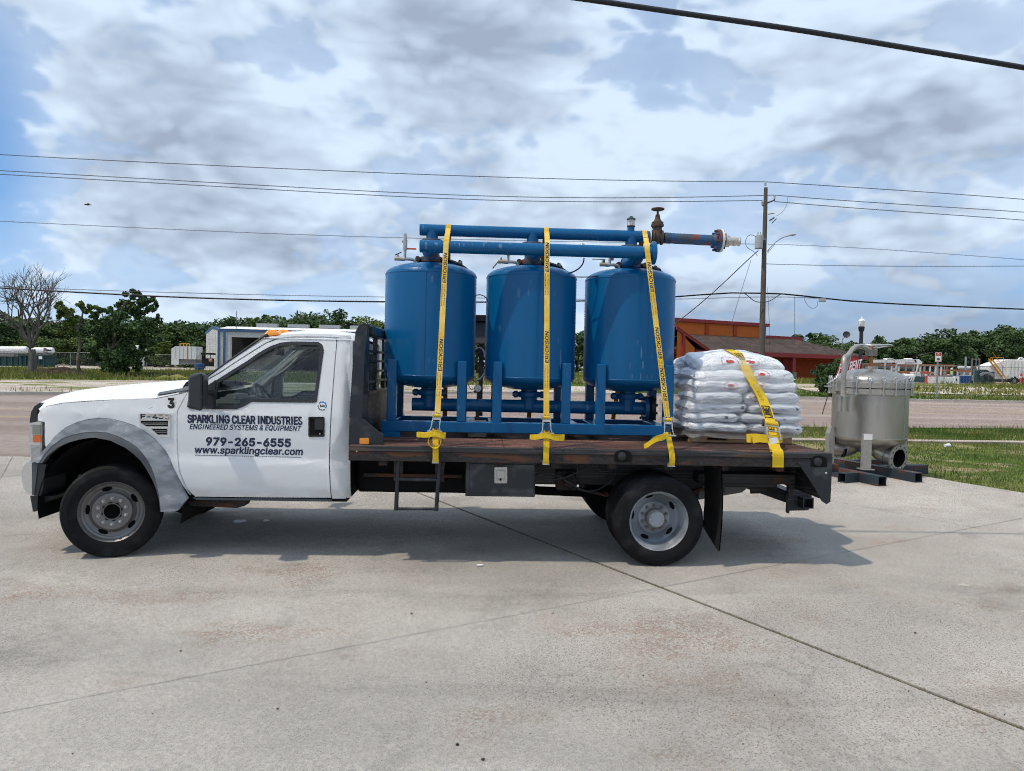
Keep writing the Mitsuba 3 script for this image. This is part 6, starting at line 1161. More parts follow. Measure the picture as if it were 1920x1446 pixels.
vn = sub(VS, 'vent_pipe'); q = np.array([VX+.24, VY-.02, z_d-.07]); part(vn, 'pipe', tube(bez([q, q+[0, 0, .17], q+[.03, 0, .23], q+[.12, 0, .24], q+[.17, 0, .21], q+[.18, 0, .06]], 18), .014, 8), 'polished', True); part(vn, 'valve', cyl(q+[.18, -.03, .06], q+[.18, .03, .06], .024, 10), 'polished', 35)
# clamp hardware at the left of the ring
hg = sub(VS, 'hinge'); o_ = np.array([VX-VR-.06, VY-.16, zm]); part(hg, 'block', cat(obox(o_, (.10, .14, .14), None, .01), cyl(o_+[-.02, -.08, .09], o_+[-.02, .08, .09], .035, 12), cyl(o_+[-.04, 0, -.08], o_+[-.04, 0, .16], .018, 10)), 'bead_blasted', 35); part(hg, 'handle', tube([o_+[-.24, -.02, .015], o_+[-.02, 0, .01]], .012, 8), 'polished', True); part(hg, 'lever', tube([o_+[-.20, -.04, .05], o_+[-.03, -.02, .16], o_+[.03, -.01, .30]], .012, 8), 'polished', True); part(hg, 'rod', tube([o_+[-.16, -.03, -.10], o_+[-.27, -.05, -.46]], .008, 6), 'cast_iron', True)
# legs and skid
beamA = [gnd(1667, 914, .0), gnd(1500, 866, .0)]; beamB = [gnd(1736, 908), gnd(1572, 876)]
uA = beamA[1]-beamA[0]; uA /= np.linalg.norm(uA); uB = beamB[1]-beamB[0]; uB /= np.linalg.norm(uB); bw = .085; bhh = .155
uA = uB
def beam(p, u, L, name='skid_beam'):
    """square tube with open ends along u from p (its near end, near lower edge)"""
    n_ = np.array([-u[1], u[0], 0]); Mx = np.eye(4); Mx[:3, 0], Mx[:3, 1] = u, n_; Mx[:3, 3] = p; h, t, w2 = bhh, .012, .155
    m_ = cat(box(0, L, -w2/2, w2/2, h-t, h), box(0, L, -w2/2, w2/2, .001, t), box(0, L, -w2/2, -w2/2+t, t+.0005, h-t-.0005), box(0, L, w2/2-t, w2/2, t+.0005, h-t-.0005)); m_.apply_transform(Mx); return part(VS, name, m_, 'skid_steel', False)
pA, pB = gnd(1654, 912), gnd(1722, 905); 
beam(pA, uA, 1.95); beam(pB, uB, 2.05)
nA = np.array([-uA[1], uA[0], 0]); nA = nA if nA[0] < 0 else -nA
sA = gnd(1578, 905); uS = np.array([.99, .12, 0]); uS /= np.linalg.norm(uS); La_ = np.linalg.norm((pA+uA*.42)-sA)
c1 = pA+uA*.50; beam(sA+np.array([0, .0, 0]), (c1-sA)/np.linalg.norm(c1-sA), np.linalg.norm(c1-sA)-.09, 'skid_outrigger')
for q in (gnd(1722, 888), gnd(1652, 877)):
    t_ = (q-pB)@uB; r_b = pB+uB*t_; d_ = q-r_b; L_ = np.linalg.norm(d_); beam(r_b+d_/L_*.085, d_/L_, max(.30, L_+.05), 'skid_outrigger')
def leg(px, ptop, pbot, w, d, yl, name='leg'):
    a = at(px, pbot, yl); zt = at(px, ptop, yl)[2]; return part(VS, name, box(a[0]-w/2, a[0]+w/2, yl-d/2, yl+d/2, bhh+.012, zt, .006), 'bead_blasted')
yl = VY-VR*.98; lx_ = at(1624, 850, yl)[0]
part(VS, 'leg', box(lx_-.072, lx_+.072, yl-.045, yl+.045, bhh+.014, at(1627, 814, yl)[2], .006), 'bead_blasted'); part(VS, 'leg_pad', box(lx_-.072, lx_+.072, yl-.049, yl-.046, at(1627, 815, yl)[2]-.085, at(1627, 814, yl)[2]), 'paper_white', False)
part(VS, 'base_plate', box(lx_-.105, lx_+.105, yl-.10, yl+.10, bhh+.001, bhh+.013), 'bead_blasted', False)
for px, py, yy in ((1557, 802, VY+.05), (1692, 810, VY+.25)):
    a = at(px, py, yy); part(VS, 'leg', prism([(a[0]-.05, bhh+.014), (a[0]+.05, bhh+.014), (a[0]+.05, a[2]-.10), (a[0]+(.02 if px < 1600 else -.03), a[2]+.02), (a[0]+(-.01 if px < 1600 else -.05), a[2]+.02), (a[0]-.05, a[2]-.10)], yy-.07, yy+.07), 'bead_blasted', False); part(VS, 'base_plate', box(a[0]-.09, a[0]+.09, yy-.10, yy+.10, bhh+.001, bhh+.013), 'bead_blasted', False)
part(VS, 'drain_pipe', cyl((VX-.06, VY, .20), (VX-.06, VY, z_bot+.06), .05, 16), 'stainless', True); part(VS, 'drain_valve', cat(obox((VX-.06, VY, .26), (.14, .12, .10), None, .02), obox((VX-.15, VY-.06, .40), (.16, .02, .02), None, .004)), 'machine_green', 35)
part(VS, 'drain_handle', prism([(VX-.24, .46), (VX-.07, .46), (VX-.15, .33)], VY-.09, VY-.07), 'trim_blue', False)
# nozzles with flanges
for nm, p_in, p_out, label in (('outlet_nozzle', (VX+.15, VY-.05, z_bot+.14), at(1684, 859, VY-.42), 'r'), ('inlet_nozzle', (VX-.20, VY+.05, z_bot+.13), at(1556, 838, VY+.22), 'l')):
    p_in = np.array(p_in); ax = (p_out-p_in)/np.linalg.norm(p_out-p_in); nzz = sub(VS, nm)
    if label == 'r': fax = np.array([.42, -.90, -.10]); fax /= np.linalg.norm(fax)
    else: fax = np.array([-.95, .2, .10]); fax /= np.linalg.norm(fax)
    R_ = 17.4*sV; path = bez([p_in, p_out-fax*.27+np.array([-.03 if label == 'r' else .03, 0, .045]), p_out-fax*.13, p_out], 14); part(nzz, 'pipe', tube(path, R_*.98, 32, cap=False), 'polished' if False else 'stainless', True)
    q = path[8]; part(nzz, 'weld_ring', torus(q, R_*.99, .007, path[9]-path[7], 32, 6), 'weld_blue', True)
    Rf = 24.5*sV; part(nzz, 'flange', lathe([(R_*.96, 0), (Rf, 0), (Rf+.003, .004), (Rf+.003, .034), (Rf, .038), (R_*.96, .038), (R_*.96, 0)], p_out-fax*.02, fax, 40), 'bead_blasted', 35); part(nzz, 'bore', lathe([(R_*.95, .02), (R_*.93, -.25), (0, -.25)], p_out, fax, 32), 'gap_black', True)
    F_ = frame(fax)
    for j in range(12): a = j*2*math.pi/12; o_ = p_out+(F_[:3, 0]*math.cos(a)+F_[:3, 1]*math.sin(a))*(Rf+R_)*.52; part(nzz, 'bolt_hole', cyl(o_+fax*.0185, o_+fax*.0200, .013, 10), 'gap_black', False)
sp = at(1680, 811, VY-VR*.70); pv = sub(VS, 'sample_port'); part(pv, 'fitting', cyl(sp+[0, .10, 0], sp, .032, 14), 'polished', 35); part(pv, 'cap', cyl(sp+[.01, -.01, 0], sp+[.03, -.05, 0], .04, 14), 'polished', 35); part(pv, 'pipe', cyl(sp+[0, 0, -.03], sp+[-.01, 0, -.26], .017, 10), 'zinc', True)

# ================================================================ litter
c = gnd(1776, 843); cup = thing('paper_cup', 'crumpled white paper cup lying on the grass verge', 'cup'); part(cup, 'cup', bumpy(lathe([(0, 0), (.038, 0), (.045, .13), (.040, .132), (.034, .01), (0, .01)], (c[0]-.06, c[1], .09), (1, .2, .08), 16), .006, 30, 2), 'paper_white', 35)
def blotch(px, py, rx, ry, seed, mat, label, name, cat_, h=.0025):
    c = gnd(px, py); a = np.linspace(0, 2*np.pi, 30)[:-1]; r = np.random.default_rng(seed); s = 1+.25*np.interp(a, np.linspace(0, 6.3, 12), r.normal(0, 1, 12)); q = np.column_stack([c[0]+rx*s*np.cos(a), c[1]+ry*s*np.sin(a)]); return single(name, label, cat_, prism(q, .0005, h, 'xy'), mat, False)
blotch(449, 977.5, .06, .075, 1, 'paper_white', 'larger white paint splash on the shaded concrete under the truck', 'paint_splash', 'paint'); blotch(500, 976, .03, .045, 2, 'paper_white', 'smaller white paint splash on the shaded concrete under the truck', 'paint_splash', 'paint')
blotch(1806, 1097, .05, .03, 3, 'kerb_concrete', 'pale white scuff spot on the concrete at the right', 'paint_splash', 'paint', .0015)
c = gnd(900, 1062); single('paper_scrap', 'small white paper scrap on the sunny concrete before the truck', 'paper', obox((c[0], c[1], .010), (.055, .022, .012), rot(15, (0, 0, 1)), .003), 'paper_white')
for px, py, lab in ((906, 1426, 'small dark leaf near the bottom edge'), (858, 1398, 'tiny dark stone left of the leaf at the bottom'), (772, 1152, 'tiny dark pebble in the middle of the pavement'), (1716, 1188, 'small brown clump on the pavement at right')):
    c = gnd(px, py); ic = trimesh.creation.icosphere(subdivisions=2, radius=.010); ic.vertices = ic.vertices*[1, .8, .6]; ic = bumpy(ic, .005, 60, 3); ic.apply_translation((c[0], c[1], .006)); single('pebble', lab, 'stone', ic, 'mulch', True)

# ================================================================ beyond the street, left
def fbox(pxs, pys, D, depth, ch=.0):
    """a box whose front shows between two pixel columns and rows at distance D"""
    a, b = at(pxs[0], pys[1], D), at(pxs[1], pys[0], D); return box(a[0], b[0], D, D+depth, min(a[2], b[2]), max(a[2], b[2]), ch)
def chain_fence(name, label, pts, h, posts, rail=True):
    k = thing(name, label, 'fence'); P = [np.array([x, y, hgt(x, y)]) for x, y in pts]
    for a, b in zip(P[:-1], P[1:]):
        n = max(1, int(np.linalg.norm(b-a)/posts))
        for i in range(n):
            q = a+(b-a)*i/n; q[2] = hgt(q[0], q[1]); part(k, 'post', cyl(q-[0, 0, .3], q+[0, 0, h+.05], .045, 7), 'galvanised', True)
        if rail: part(k, 'top_rail', cyl(a+[0, 0, h], b+[0, 0, h], .03, 6), 'galvanised', True)
        L = np.linalg.norm(b-a); u = (b-a)/L; W = []
        st = .22                                                  # the mesh itself, wire by wire, coarser than life
        for i in range(int((L+h)/st)):
            for sgn in (1, -1):
                s0 = i*st-(h if sgn > 0 else 0); e0, e1 = (s0, 0.), (s0+h, h)
                if sgn < 0: e0, e1 = (s0, h), (s0+h, 0.)
                (x0, z0), (x1, z1) = e0, e1
                if x0 < 0: z0 += (0-x0)*(z1-z0)/(x1-x0); x0 = 0
                if x1 > L: z1 -= (x1-L)*(z1-z0)/(x1-x0); x1 = L
                if x1-x0 < .05: continue
                W.append(strip([a+u*x0+[0, 0, z0], a+u*x1+[0, 0, z1]], [0, 0, 1], .006, .004))
        if W: part(k, 'wire_mesh', cat(W), 'galvanised', False)
    return k
def fx(px, D): return at(px, 700, D)[0]
chain_fence('yard_fence', 'grey chain link fence around the yard on the left', [(fx(-40, 104), 104), (fx(60, 104), 104), (fx(205, 103), 103), (fx(345, 102), 102)], 2.1, 4.)
k = thing('dumpster', 'long dark green dumpster at the left edge of the frame', 'dumpster')
part(k, 'body', fbox((-60, 34), (667, 690), 100, 2.4, .08), 'dumpster_green'); 
for i in range(7): part(k, 'rib', fbox((-52+i*12, -49+i*12), (667, 689), 99.85, .2), 'dumpster_green', False)
part(k, 'lid', fbox((-62, 26), (664.5, 667.5), 99.8, 2.6, .04), 'machine_grey')
k = thing('dumpster', 'ribbed dark green dumpster with a white notice behind the bare tree', 'dumpster')
part(k, 'body', fbox((35, 86), (667, 688), 99, 2.4, .08), 'dumpster_green')
for i in range(6): part(k, 'rib', fbox((38+i*8.5, 40+i*8.5), (667, 687), 98.8, .25), 'dumpster_green', False)
part(k, 'rim', fbox((34, 87), (665.8, 667.5), 98.75, 2.6), 'machine_green', False); part(k, 'notice', fbox((72.5, 79), (668, 673.5), 98.7, .03), 'paper_white', False)
for nm, lab, (x0, x1), (y0, y1), D in (('tanker_trailer', 'long white tanker trailer behind the green dumpsters at far left', (-70, 52), (650, 663), 112), ('tanker_trailer', 'shorter white tank trailer right of the bare tree trunk', (60, 101), (652, 663), 110)):
    k = thing(nm, lab, 'trailer'); a, b = at(x0, (y0+y1)/2, D), at(x1, (y0+y1)/2, D); r = (y1-y0)/2*D/FF*1.12
    part(k, 'tank', lathe([(0, 0), (r*.8, .06), (r, .3), (r, np.linalg.norm(b-a)-.3), (r*.8, np.linalg.norm(b-a)-.06), (0, np.linalg.norm(b-a))], a, b-a, 24), 'far_white', 40)
    part(k, 'frame', box(a[0]+.5, b[0]-.3, D-.6, D+.6, a[2]-r-.35, a[2]-r-.05), 'machine_grey', False)
    for i in range(2):
        c = np.array([b[0]-2.-i*1.4, D-1.0, hgt(b[0], D)+.5]); part(k, 'wheel', cyl(c, c+[0, .3, 0], .5, 16, .05), 'rubber')
    part(k, 'ladder', box(a[0]+2, a[0]+2.4, D-r-.1, D-r, a[2]-r, a[2]+r*.9), 'machine_grey', False)
    if x1 > 90: part(k, 'sign_band', fbox((83, 96), (655.5, 658.2), D-r-.03, .04), 'machine_green', False)
# heaps
def heap(name, label, cat_, px0, px1, top, base, D, mat, seed):
    p0, p1, pt = at(px0, base, D), at(px1, base, D), at(px0, top, D); L = p1[0]-p0[0]; H = (base-top)*D/FF
    U, V = np.meshgrid(np.linspace(0, 1, 46), np.linspace(-1, 1, 16), indexing='ij')
    n = meshkit.fbm(np.stack([U*6, V*1.5, U*0], -1), 4, seed)
    z = H*(1-V**2)*np.sin(np.pi*np.clip(U*1.0, 0, 1))**.45*(.45+1.0*n)
    X = p0[0]+U*L; Y = D+V*2.0+1; g = grid(np.stack([X, Y, hgt(X, Y)-.05+np.maximum(z, -.05)], -1)); return single(name, label, cat_, bumpy(g, .12, 2.2, seed), mat, False)
heap('mulch_heap', 'long low heap of dark mulch below the bare tree', 'heap', 20, 165, 684, 701, 62, 'mulch', 3)
heap('brush_heap', 'small heap of brown brush in the grass right of the dense tree', 'heap', 205, 345, 684, 694, 66, 'mulch', 9)
heap('brush_heap', 'little reddish brush heap near the truck hood', 'heap', 288, 340, 686, 697, 58, 'dry_grass', 12)
# white machine and white tank
k = thing('white_generator', 'white cabinet machine half hidden by the dense tree', 'machine'); D = 100
part(k, 'body', fbox((247, 264), (650, 672), D, 2., .1), 'off_white'); part(k, 'base', fbox((249, 261), (672, 686), D+.1, 1.7, .05), 'off_white')
part(k, 'cap', fbox((251, 259), (647.5, 650.3), D+.3, 1.2, .1), 'off_white'); part(k, 'grille', fbox((250, 262), (675, 677), D-.03, .1), 'machine_grey', False)
k = thing('white_tank', 'white sided tank skid with tan hoses on top left of the warehouse', 'tank'); D = 98
a, b = at(321, 684, D), at(367.5, 650, D)
part(k, 'body', prism([(a[0], a[2]), (a[0], b[2]-.35), (a[0]+.55, b[2]), (b[0], b[2]), (b[0], a[2]+.8), (a[0]+1.0, a[2]+.8), (a[0]+1.0, a[2])], D, D+2.4), 'off_white', 30)
for i in range(5): part(k, 'panel_seam', box(a[0]+.6+i*.52, a[0]+.63+i*.52, D-.03, D, a[2]+.85, b[2]-.1), 'machine_grey', False)
part(k, 'skirt', box(a[0]+1.02, b[0], D+.1, D+2.2, a[2]+.1, a[2]+.78), 'machine_grey', False)
for i, px in enumerate((341, 347, 353)):
    c = at(px, 647.5, D+.5); part(k, 'hose', torus(c, .24, .06, (.2*i, 1, 0), 16, 6), 'safety_yellow', True)
c = at(351, 650, D-.06); part(k, 'hose', tube([c, c-[0, 0, .9], c-[0, 0, 2.]], .04, 6), 'safety_yellow', True)
k = thing('blue_bin', 'blue round bin in the grass in front of the warehouse', 'bin'); c = at(374, 687, 92); c[2] = hgt(c[0], 92)
part(k, 'body', lathe([(0, 0), (.48, 0), (.58, .5), (.58, .95), (.5, 1.05), (0, 1.07)], c, (0, 0, 1), 18), 'bin_blue', 40); part(k, 'band', lathe([(.59, .55), (.605, .55), (.605, .62), (.59, .62)], c, (0, 0, 1), 18), 'machine_grey', 40)
k = thing('pump_unit', 'dark open pump machine beside the white warehouse wall', 'machine'); D = 97
part(k, 'body', fbox((378, 395), (672, 687), D, 1.4, .05), 'dark_inside'); part(k, 'roof', fbox((376.5, 396), (662, 665), D-.2, 1.8), 'dark_inside', False); part(k, 'post', fbox((378, 379), (665, 673), D, .1), 'dark_inside', False); part(k, 'post', fbox((394, 395), (665, 673), D, .1), 'dark_inside', False); part(k, 'drum', fbox((391, 397), (673, 679), D-.4, .4, .1), 'pallet_wood')

# warehouse
k = thing('warehouse', 'white sheet metal warehouse with blue trim and dark open bay behind the cab', 'warehouse')
D = 100.; zg = hgt(fx(400, D), D); xl, xc = at(386, 660, D+9)[0], at(411.5, 660, D)[0]; xr = at(740, 660, D)[0]+4
ze, zr = at(411, 621, D)[2], at(398, 614.5, D)[2]; Wd = 15.
xm = (xl+xc)/2
# the gable end is turned towards the camera: seen as a narrow bay on the left
ga = [np.array([xl, D+9.]), np.array([xc, D])]; 
def gp(t, z): q = ga[0]*(1-t)+ga[1]*t; return (q[0], q[1], z)
gab = trimesh.Trimesh([gp(0, zg-.3), gp(1, zg-.3), gp(1, ze), gp(.5, zr), gp(0, ze-.2), (xl+.3, D+9.2, zg-.3), (xc+.1, D+.3, zg-.3)], [[0, 1, 2], [0, 2, 3], [0, 3, 4]], process=False)
part(k, 'gable_wall', gab, 'sheet_metal', False)
for i in range(9):
    t = (i+.5)/9; zt = ze+(zr-ze)*(1-abs(2*t-1)); q0, q1 = np.array(gp(t, zg)), np.array(gp(t, zt-.15)); part(k, 'panel_rib', tube([q0, q1], .06, 4), 'sheet_metal', False)
bx0, bx1 = at(434, 650, D)[0], at(600, 650, D)[0]; zb_ = at(434, 632, D)[2]
part(k, 'wall', box(xc, bx0, D, D+.25, zg-.3, ze), 'sheet_metal', False); part(k, 'wall', box(bx0, bx1, D, D+.25, zb_, ze), 'sheet_metal', False); part(k, 'wall', box(bx1, xr, D, D+.25, zg-.3, ze), 'sheet_metal', False)
part(k, 'back_wall', box(xl, xr, D+Wd, D+Wd+.2, zg-.3, ze), 'dark_inside', False); part(k, 'floor_slab', box(xc, xr, D+.3, D+Wd, zg-.2, zg+.03), 'kerb_concrete', False)
for i in range(70):
    x = xc+.5+i*.45
    if x > xr: break
    part(k, 'panel_rib', box(x, x+.10, D-.05, D-.001, zb_ if bx0-.1 < x < bx1 else zg, ze-.02), 'sheet_metal', False)
part(k, 'fascia', box(xc-.1, xr, D-.16, D-.06, ze-.02, ze+.36), 'trim_blue', False)
part(k, 'corner_trim', box(xc-.22, xc-.02, D-.12, D+.1, zg, ze+.1), 'trim_blue', False); part(k, 'downpipe', box(xc+.55, xc+.8, D-.18, D-.06, zg, ze), 'trim_blue', False)
rf = np.array([[(xc-.2, D-.2, ze+.36), (xr, D-.2, ze+.36)], [(xc-1.3, D+Wd/2, zr+.55), (xr, D+Wd/2, zr+.55)], [(xc-2.4, D+Wd+.3, ze+.36), (xr, D+Wd+.3, ze+.36)]]); part(k, 'roof', grid(rf), 'far_white', False)
part(k, 'gable_trim', strip([gp(-.05, ze-.05), gp(.5, zr+.25), gp(1.02, ze+.2)], [0, 0, 1], .4, .12), 'trim_blue', False)
for i in range(4):
    x = xc+3+i*4.6; part(k, 'ridge_vent', box(x, x+3., D+Wd/2-.5, D+Wd/2+.5, zr+.55, zr+1.1), 'galvanised', False)
part(k, 'mast', cyl((at(443, 600, D+1)[0], D+1, ze), (at(443, 600, D+1)[0], D+1, at(443, 584, D+1)[2]), .05, 6), 'wire_grey', True)

# ================================================================ beyond the street, right
# orange restaurant
A0, A1 = at(1256, 718, 67.9), at(1612, 718, 80); A0[2] = A1[2] = .72; u_ = (A1-A0)/np.linalg.norm(A1-A0); v_ = np.array([-u_[1], u_[0], 0]); LB = np.linalg.norm(A1-A0)
def bl(u, v, z): return A0+u_*u+v_*v+np.array([0, 0, z])
def bbox_(u0, u1, v0, v1, z0, z1, ch=0):
    b = box(u0, u1, v0, v1, z0, z1, ch); w = np.array(b.vertices); return trimesh.Trimesh(A0+w[:, :1]*u_+w[:, 1:2]*v_+w[:, 2:]*[0, 0, 1], b.faces, process=False)
def uof(px):                                                        # where a column of the photograph meets the front line
    d = ray(px, 700)[:2]; M_ = np.array([d, -u_[:2]]).T; return np.linalg.solve(M_, A0[:2]-CAM[:2])[1]
k = thing('restaurant', 'long orange building with red trim and brown shingle roof behind the sand bags', 'building')
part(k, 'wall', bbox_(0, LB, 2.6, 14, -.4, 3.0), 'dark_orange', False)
part(k, 'floor_slab', bbox_(-.5, LB+.3, -.2, 2.6, -.4, .08), 'kerb_concrete', False)
ue = LB+.6
rf = np.array([[bl(-.6, -.5, 3.05), bl(ue, -.5, 3.05)], [bl(-.6, 6.2, 5.0), bl(ue-4.5, 6.2, 5.0)]]); part(k, 'roof', grid(rf), 'shingle', False)
rf = np.array([[bl(ue, -.5, 3.05), bl(ue, 14.5, 3.05)], [bl(ue-4.5, 6.2, 5.0), bl(ue-4.5, 9., 5.0)]]); part(k, 'roof', grid(rf), 'shingle', False)
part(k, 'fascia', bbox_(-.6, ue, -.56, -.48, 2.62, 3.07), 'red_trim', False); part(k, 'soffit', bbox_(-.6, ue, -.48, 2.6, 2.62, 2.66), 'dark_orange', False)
uu = uof(1513)
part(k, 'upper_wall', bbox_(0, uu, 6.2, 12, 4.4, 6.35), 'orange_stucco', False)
part(k, 'upper_fascia', bbox_(-.3, uu+.35, 5.95, 12.2, 6.35, 6.72), 'red_trim', False)
for px in (1330, 1398, 1453): q = uof(px); part(k, 'pilaster', bbox_(q-.25, q+.25, 6.08, 6.2, 4.7, 6.34), 'dark_orange', False)
part(k, 'low_parapet', bbox_(uu, uof(1588), 6.6, 12, 4.6, 5.35), 'red_trim', False)
# gabled entrance on the left
g0, g1 = .0, uof(1316); gm = .3
gw = trimesh.Trimesh([bl(g0, -.9, .0), bl(uof(1290), -.9, .0), bl(uof(1290), -.9, 3.2), bl(g0+.1, -.9, 4.95), bl(g0, -.9, 4.95)], [[0, 1, 2], [0, 2, 3], [0, 3, 4]], process=False); part(k, 'gable_wall', gw, 'orange_stucco', False)
part(k, 'gable_trim', strip([bl(g0-.2, -1.0, 5.15), bl(uof(1316), -1.0, 3.0)], [0, 0, 1], .34, .14), 'red_trim', False); part(k, 'gable_trim', bbox_(uof(1268)-.15, uof(1268)+.15, -1.08, -.88, 0, 4.6), 'red_trim', False)
gr = np.array([[bl(g0-.2, -1.1, 5.2), bl(g0-.2, 6, 5.2)], [bl(uof(1318), -1.1, 3.05), bl(uof(1318)+3, 4, 4.3)]]); part(k, 'gable_roof', grid(gr), 'shingle', False)
for px in (1484, 1560): 
    q = uof(px); part(k, 'post', bbox_(q-.22, q+.22, -.35, .1, .9, 2.62), 'red_trim', False); h_ = sub(k, 'stone_base'); part(h_, 'stone', bbox_(q-.36, q+.36, -.5, .25, .05, .45, .04), 'stone'); part(h_, 'stone', bbox_(q-.35, q+.35, -.48, .24, .46, .98, .04), 'stone')
part(k, 'door', bbox_(uof(1445), uof(1458), 2.5, 2.58, .1, 2.4), 'dark_inside', False); part(k, 'window', bbox_(uof(1500), uof(1522), 2.5, 2.58, .1, 2.5), 'red_trim', False)
part(k, 'wall_panel', bbox_(uof(1460), uof(1468), 2.48, 2.57, .1, 2.6), 'orange_stucco', False)
part(k, 'parking_stop', bbox_(uof(1488), uof(1512), -2.4, -2.1, .0, .18, .03), 'yellow_line')
k2 = thing('satellite_dish', 'black satellite dish on the right end of the restaurant roof', 'satellite dish'); c = at(1587, 628, 83.)
part(k2, 'dish', lathe([(0, .0), (.25, .03), (.42, .10), (.43, .10), (.25, .0), (0, -.03)], c, (-.25, -.9, .3), 20), 'black_plastic', 40); part(k2, 'mast', tube([c+[0, .1, 0], c+[-.25, .5, -.6], c+[-.25, .5, -1.9]], .045, 6), 'galvanised', True); part(k2, 'feed_arm', tube([c+[0, 0, -.4], c+[-.2, -.5, -.1]], .02, 5), 'galvanised', True)
# shrub
k = thing('shrub', 'big round green shrub left of the steel vessel', 'shrub'); D = 45.; p = at(1556, 742, D); o = np.array([p[0], D, hgt(p[0], D)])
sc = D/FF; L = []
for i, (a, b, rx, rz, n) in enumerate([(1556, 705, 31, 32, 3200), (1548, 692, 26, 20, 1500), (1575, 690, 26, 26, 1600), (1572, 672, 17, 13, 900), (1558, 728, 26, 16, 1100), (1590, 705, 22, 28, 1100)]):
    rx, rz, n = rx*1.2, rz*1.22, int(n*1.3); c = crown(n, (rx*sc, rx*sc, rz*sc), .16, 500+i, max(6, n//70)); c.apply_translation(o+[(a-1556)*sc, 0, (742-b)*sc]); L.append(c)
part(k, 'crown', cat(L), 'leaf_dark', False); part(k, 'trunk', limbs(1.4, .09, 77, .7, 9).apply_translation(o), 'bark', True)
# FOR RENT banner leaning on posts
k = thing('banner', 'red for rent banner with white letters behind the steel vessel', 'sign'); D = 26.
q = [at(1576, 706, D), at(1612, 694, D), at(1613.5, 674.5, D), at(1583, 671, D)]; ux, uy = q[1]-q[0], (q[3]-q[0])
q = [at(1568, 704, D), at(1613, 694, D), at(1613, 674, D), at(1580, 668, D)]
part(k, 'sheet', trimesh.Trimesh(np.array(q+[w+np.array([0, .03, 0]) for w in q]), [[0, 1, 2], [0, 2, 3], [4, 6, 5], [4, 7, 6], [0, 4, 5], [0, 5, 1], [1, 5, 6], [1, 6, 2], [2, 6, 7], [2, 7, 3], [3, 7, 4], [3, 4, 0]], process=False), 'sign_red', False)
o_ = q[0]+(q[3]-q[0])*.12+(q[1]-q[0])*.05+[0, -.02, 0]; part(k, 'lettering', place(text('FOR RENT', .36, .006, True, width=np.linalg.norm(q[1]-q[0])*.92, shear=.42), o_, q[1]-q[0], (0, 0, 1)), 'paper_white', False)
for px, y0 in ((1579, 668), (1616, 672)): 
    a = at(px, y0, D+.06); part(k, 'post', cyl((a[0], D+.06, -.1), (a[0], D+.06, a[2]+.05), .03, 8), 'pole_wood', True)
# street lamp
k = thing('street_lamp', 'black post street lamp with white acorn globe right of the orange building', 'street lamp'); D = 46.; c = at(1611, 740, D); x = c[0]; zt = at(1611, 592, D)[2]; zg = hgt(x, D); s = D/FF
part(k, 'post', lathe([(0, -.2), (.26, -.2), (.26, .5), (.2, .62), (.17, .8), (.145, 1.2), (.125, zt-zg-1.30), (.13, zt-zg-1.1)], (x, D, zg), (0, 0, 1), 16), 'black_plastic', 40)
part(k, 'collar', lathe([(.13, 0), (.19, .10), (.22, .34), (.16, .36), (0, .36)], (x, D, zt-1.15), (0, 0, 1), 16), 'black_plastic', 40)
part(k, 'globe', lathe([(0, 0), (.15, 0), (.20, .05), (.225, .28), (.225, .38), (.245, .39), (.23, .42), (.15, .53), (.07, .60), (.06, .66), (.025, .69), (.02, .78), (0, .79)], (x, D, zt-.79), (0, 0, 1), 20), 'lamp_globe', 60)
# towing sign on a post
k = thing('street_sign', 'small red and white parking sign on a steel post at the right', 'sign'); D = 44.
a, b = at(1753.6, 678.5, D), at(1765.6, 661, D); xm = (a[0]+b[0])/2; zg = hgt(xm, D)
part(k, 'post', box(xm-.05, xm+.05, D+.03, D+.10, zg-.2, b[2]-.02), 'galvanised', False)
part(k, 'plate', prism(rpoly([(a[0], a[2]), (b[0], a[2]), (b[0], b[2]), (a[0], b[2])], .04), D, D+.02), 'paper_white', False)
part(k, 'band', prism([(a[0]+.03, b[2]-.24), (b[0]-.03, b[2]-.24), (b[0]-.03, b[2]-.03), (a[0]+.03, b[2]-.03)], D-.006, D-.002), 'sign_red', False)
part(k, 'lettering', place(text('NO', .09, .003, True), (xm-.11, D-.010, b[2]-.15), (1, 0, 0), (0, 0, 1)), 'paper_white', False)
part(k, 'border', prism([(a[0]+.05, a[2]+.03), (b[0]-.05, a[2]+.03), (b[0]-.05, a[2]+.07), (a[0]+.05, a[2]+.07)], D-.006, D-.002), 'sign_red', False)
part(k, 'pictogram', prism(rpoly([(xm-.11, a[2]+.11), (xm+.11, a[2]+.11), (xm+.11, a[2]+.26), (xm-.11, a[2]+.26)], .05), D-.006, D-.002), 'print_grey', False)
# mailbox
k = thing('mailbox', 'white mailbox on a wooden post behind the steel vessel', 'mailbox'); D = 41.8; a, b = at(1693, 710, D), at(1713, 701.5, D); zm = a[2]; w = b[0]-a[0]; hh = b[2]-a[2]
pr = [(D-.14, zm), (D+.14, zm)]+[(D+.14*math.cos(t), zm+hh*.55+hh*.45*math.sin(t)) for t in np.linspace(0, math.pi, 9)]
part(k, 'box', prism(pr, a[0], b[0], 'yz'), 'far_white', 40); part(k, 'post', box(a[0]+w*.42, a[0]+w*.60, D-.06, D+.06, hgt(a[0], D)-.2, zm), 'pole_wood', False); part(k, 'number', place(text('805', .07, .003, True), (a[0]+w*.2, D-.146, zm+hh*.28), (1, 0, 0), (0, 0, 1)), 'print_grey', False)
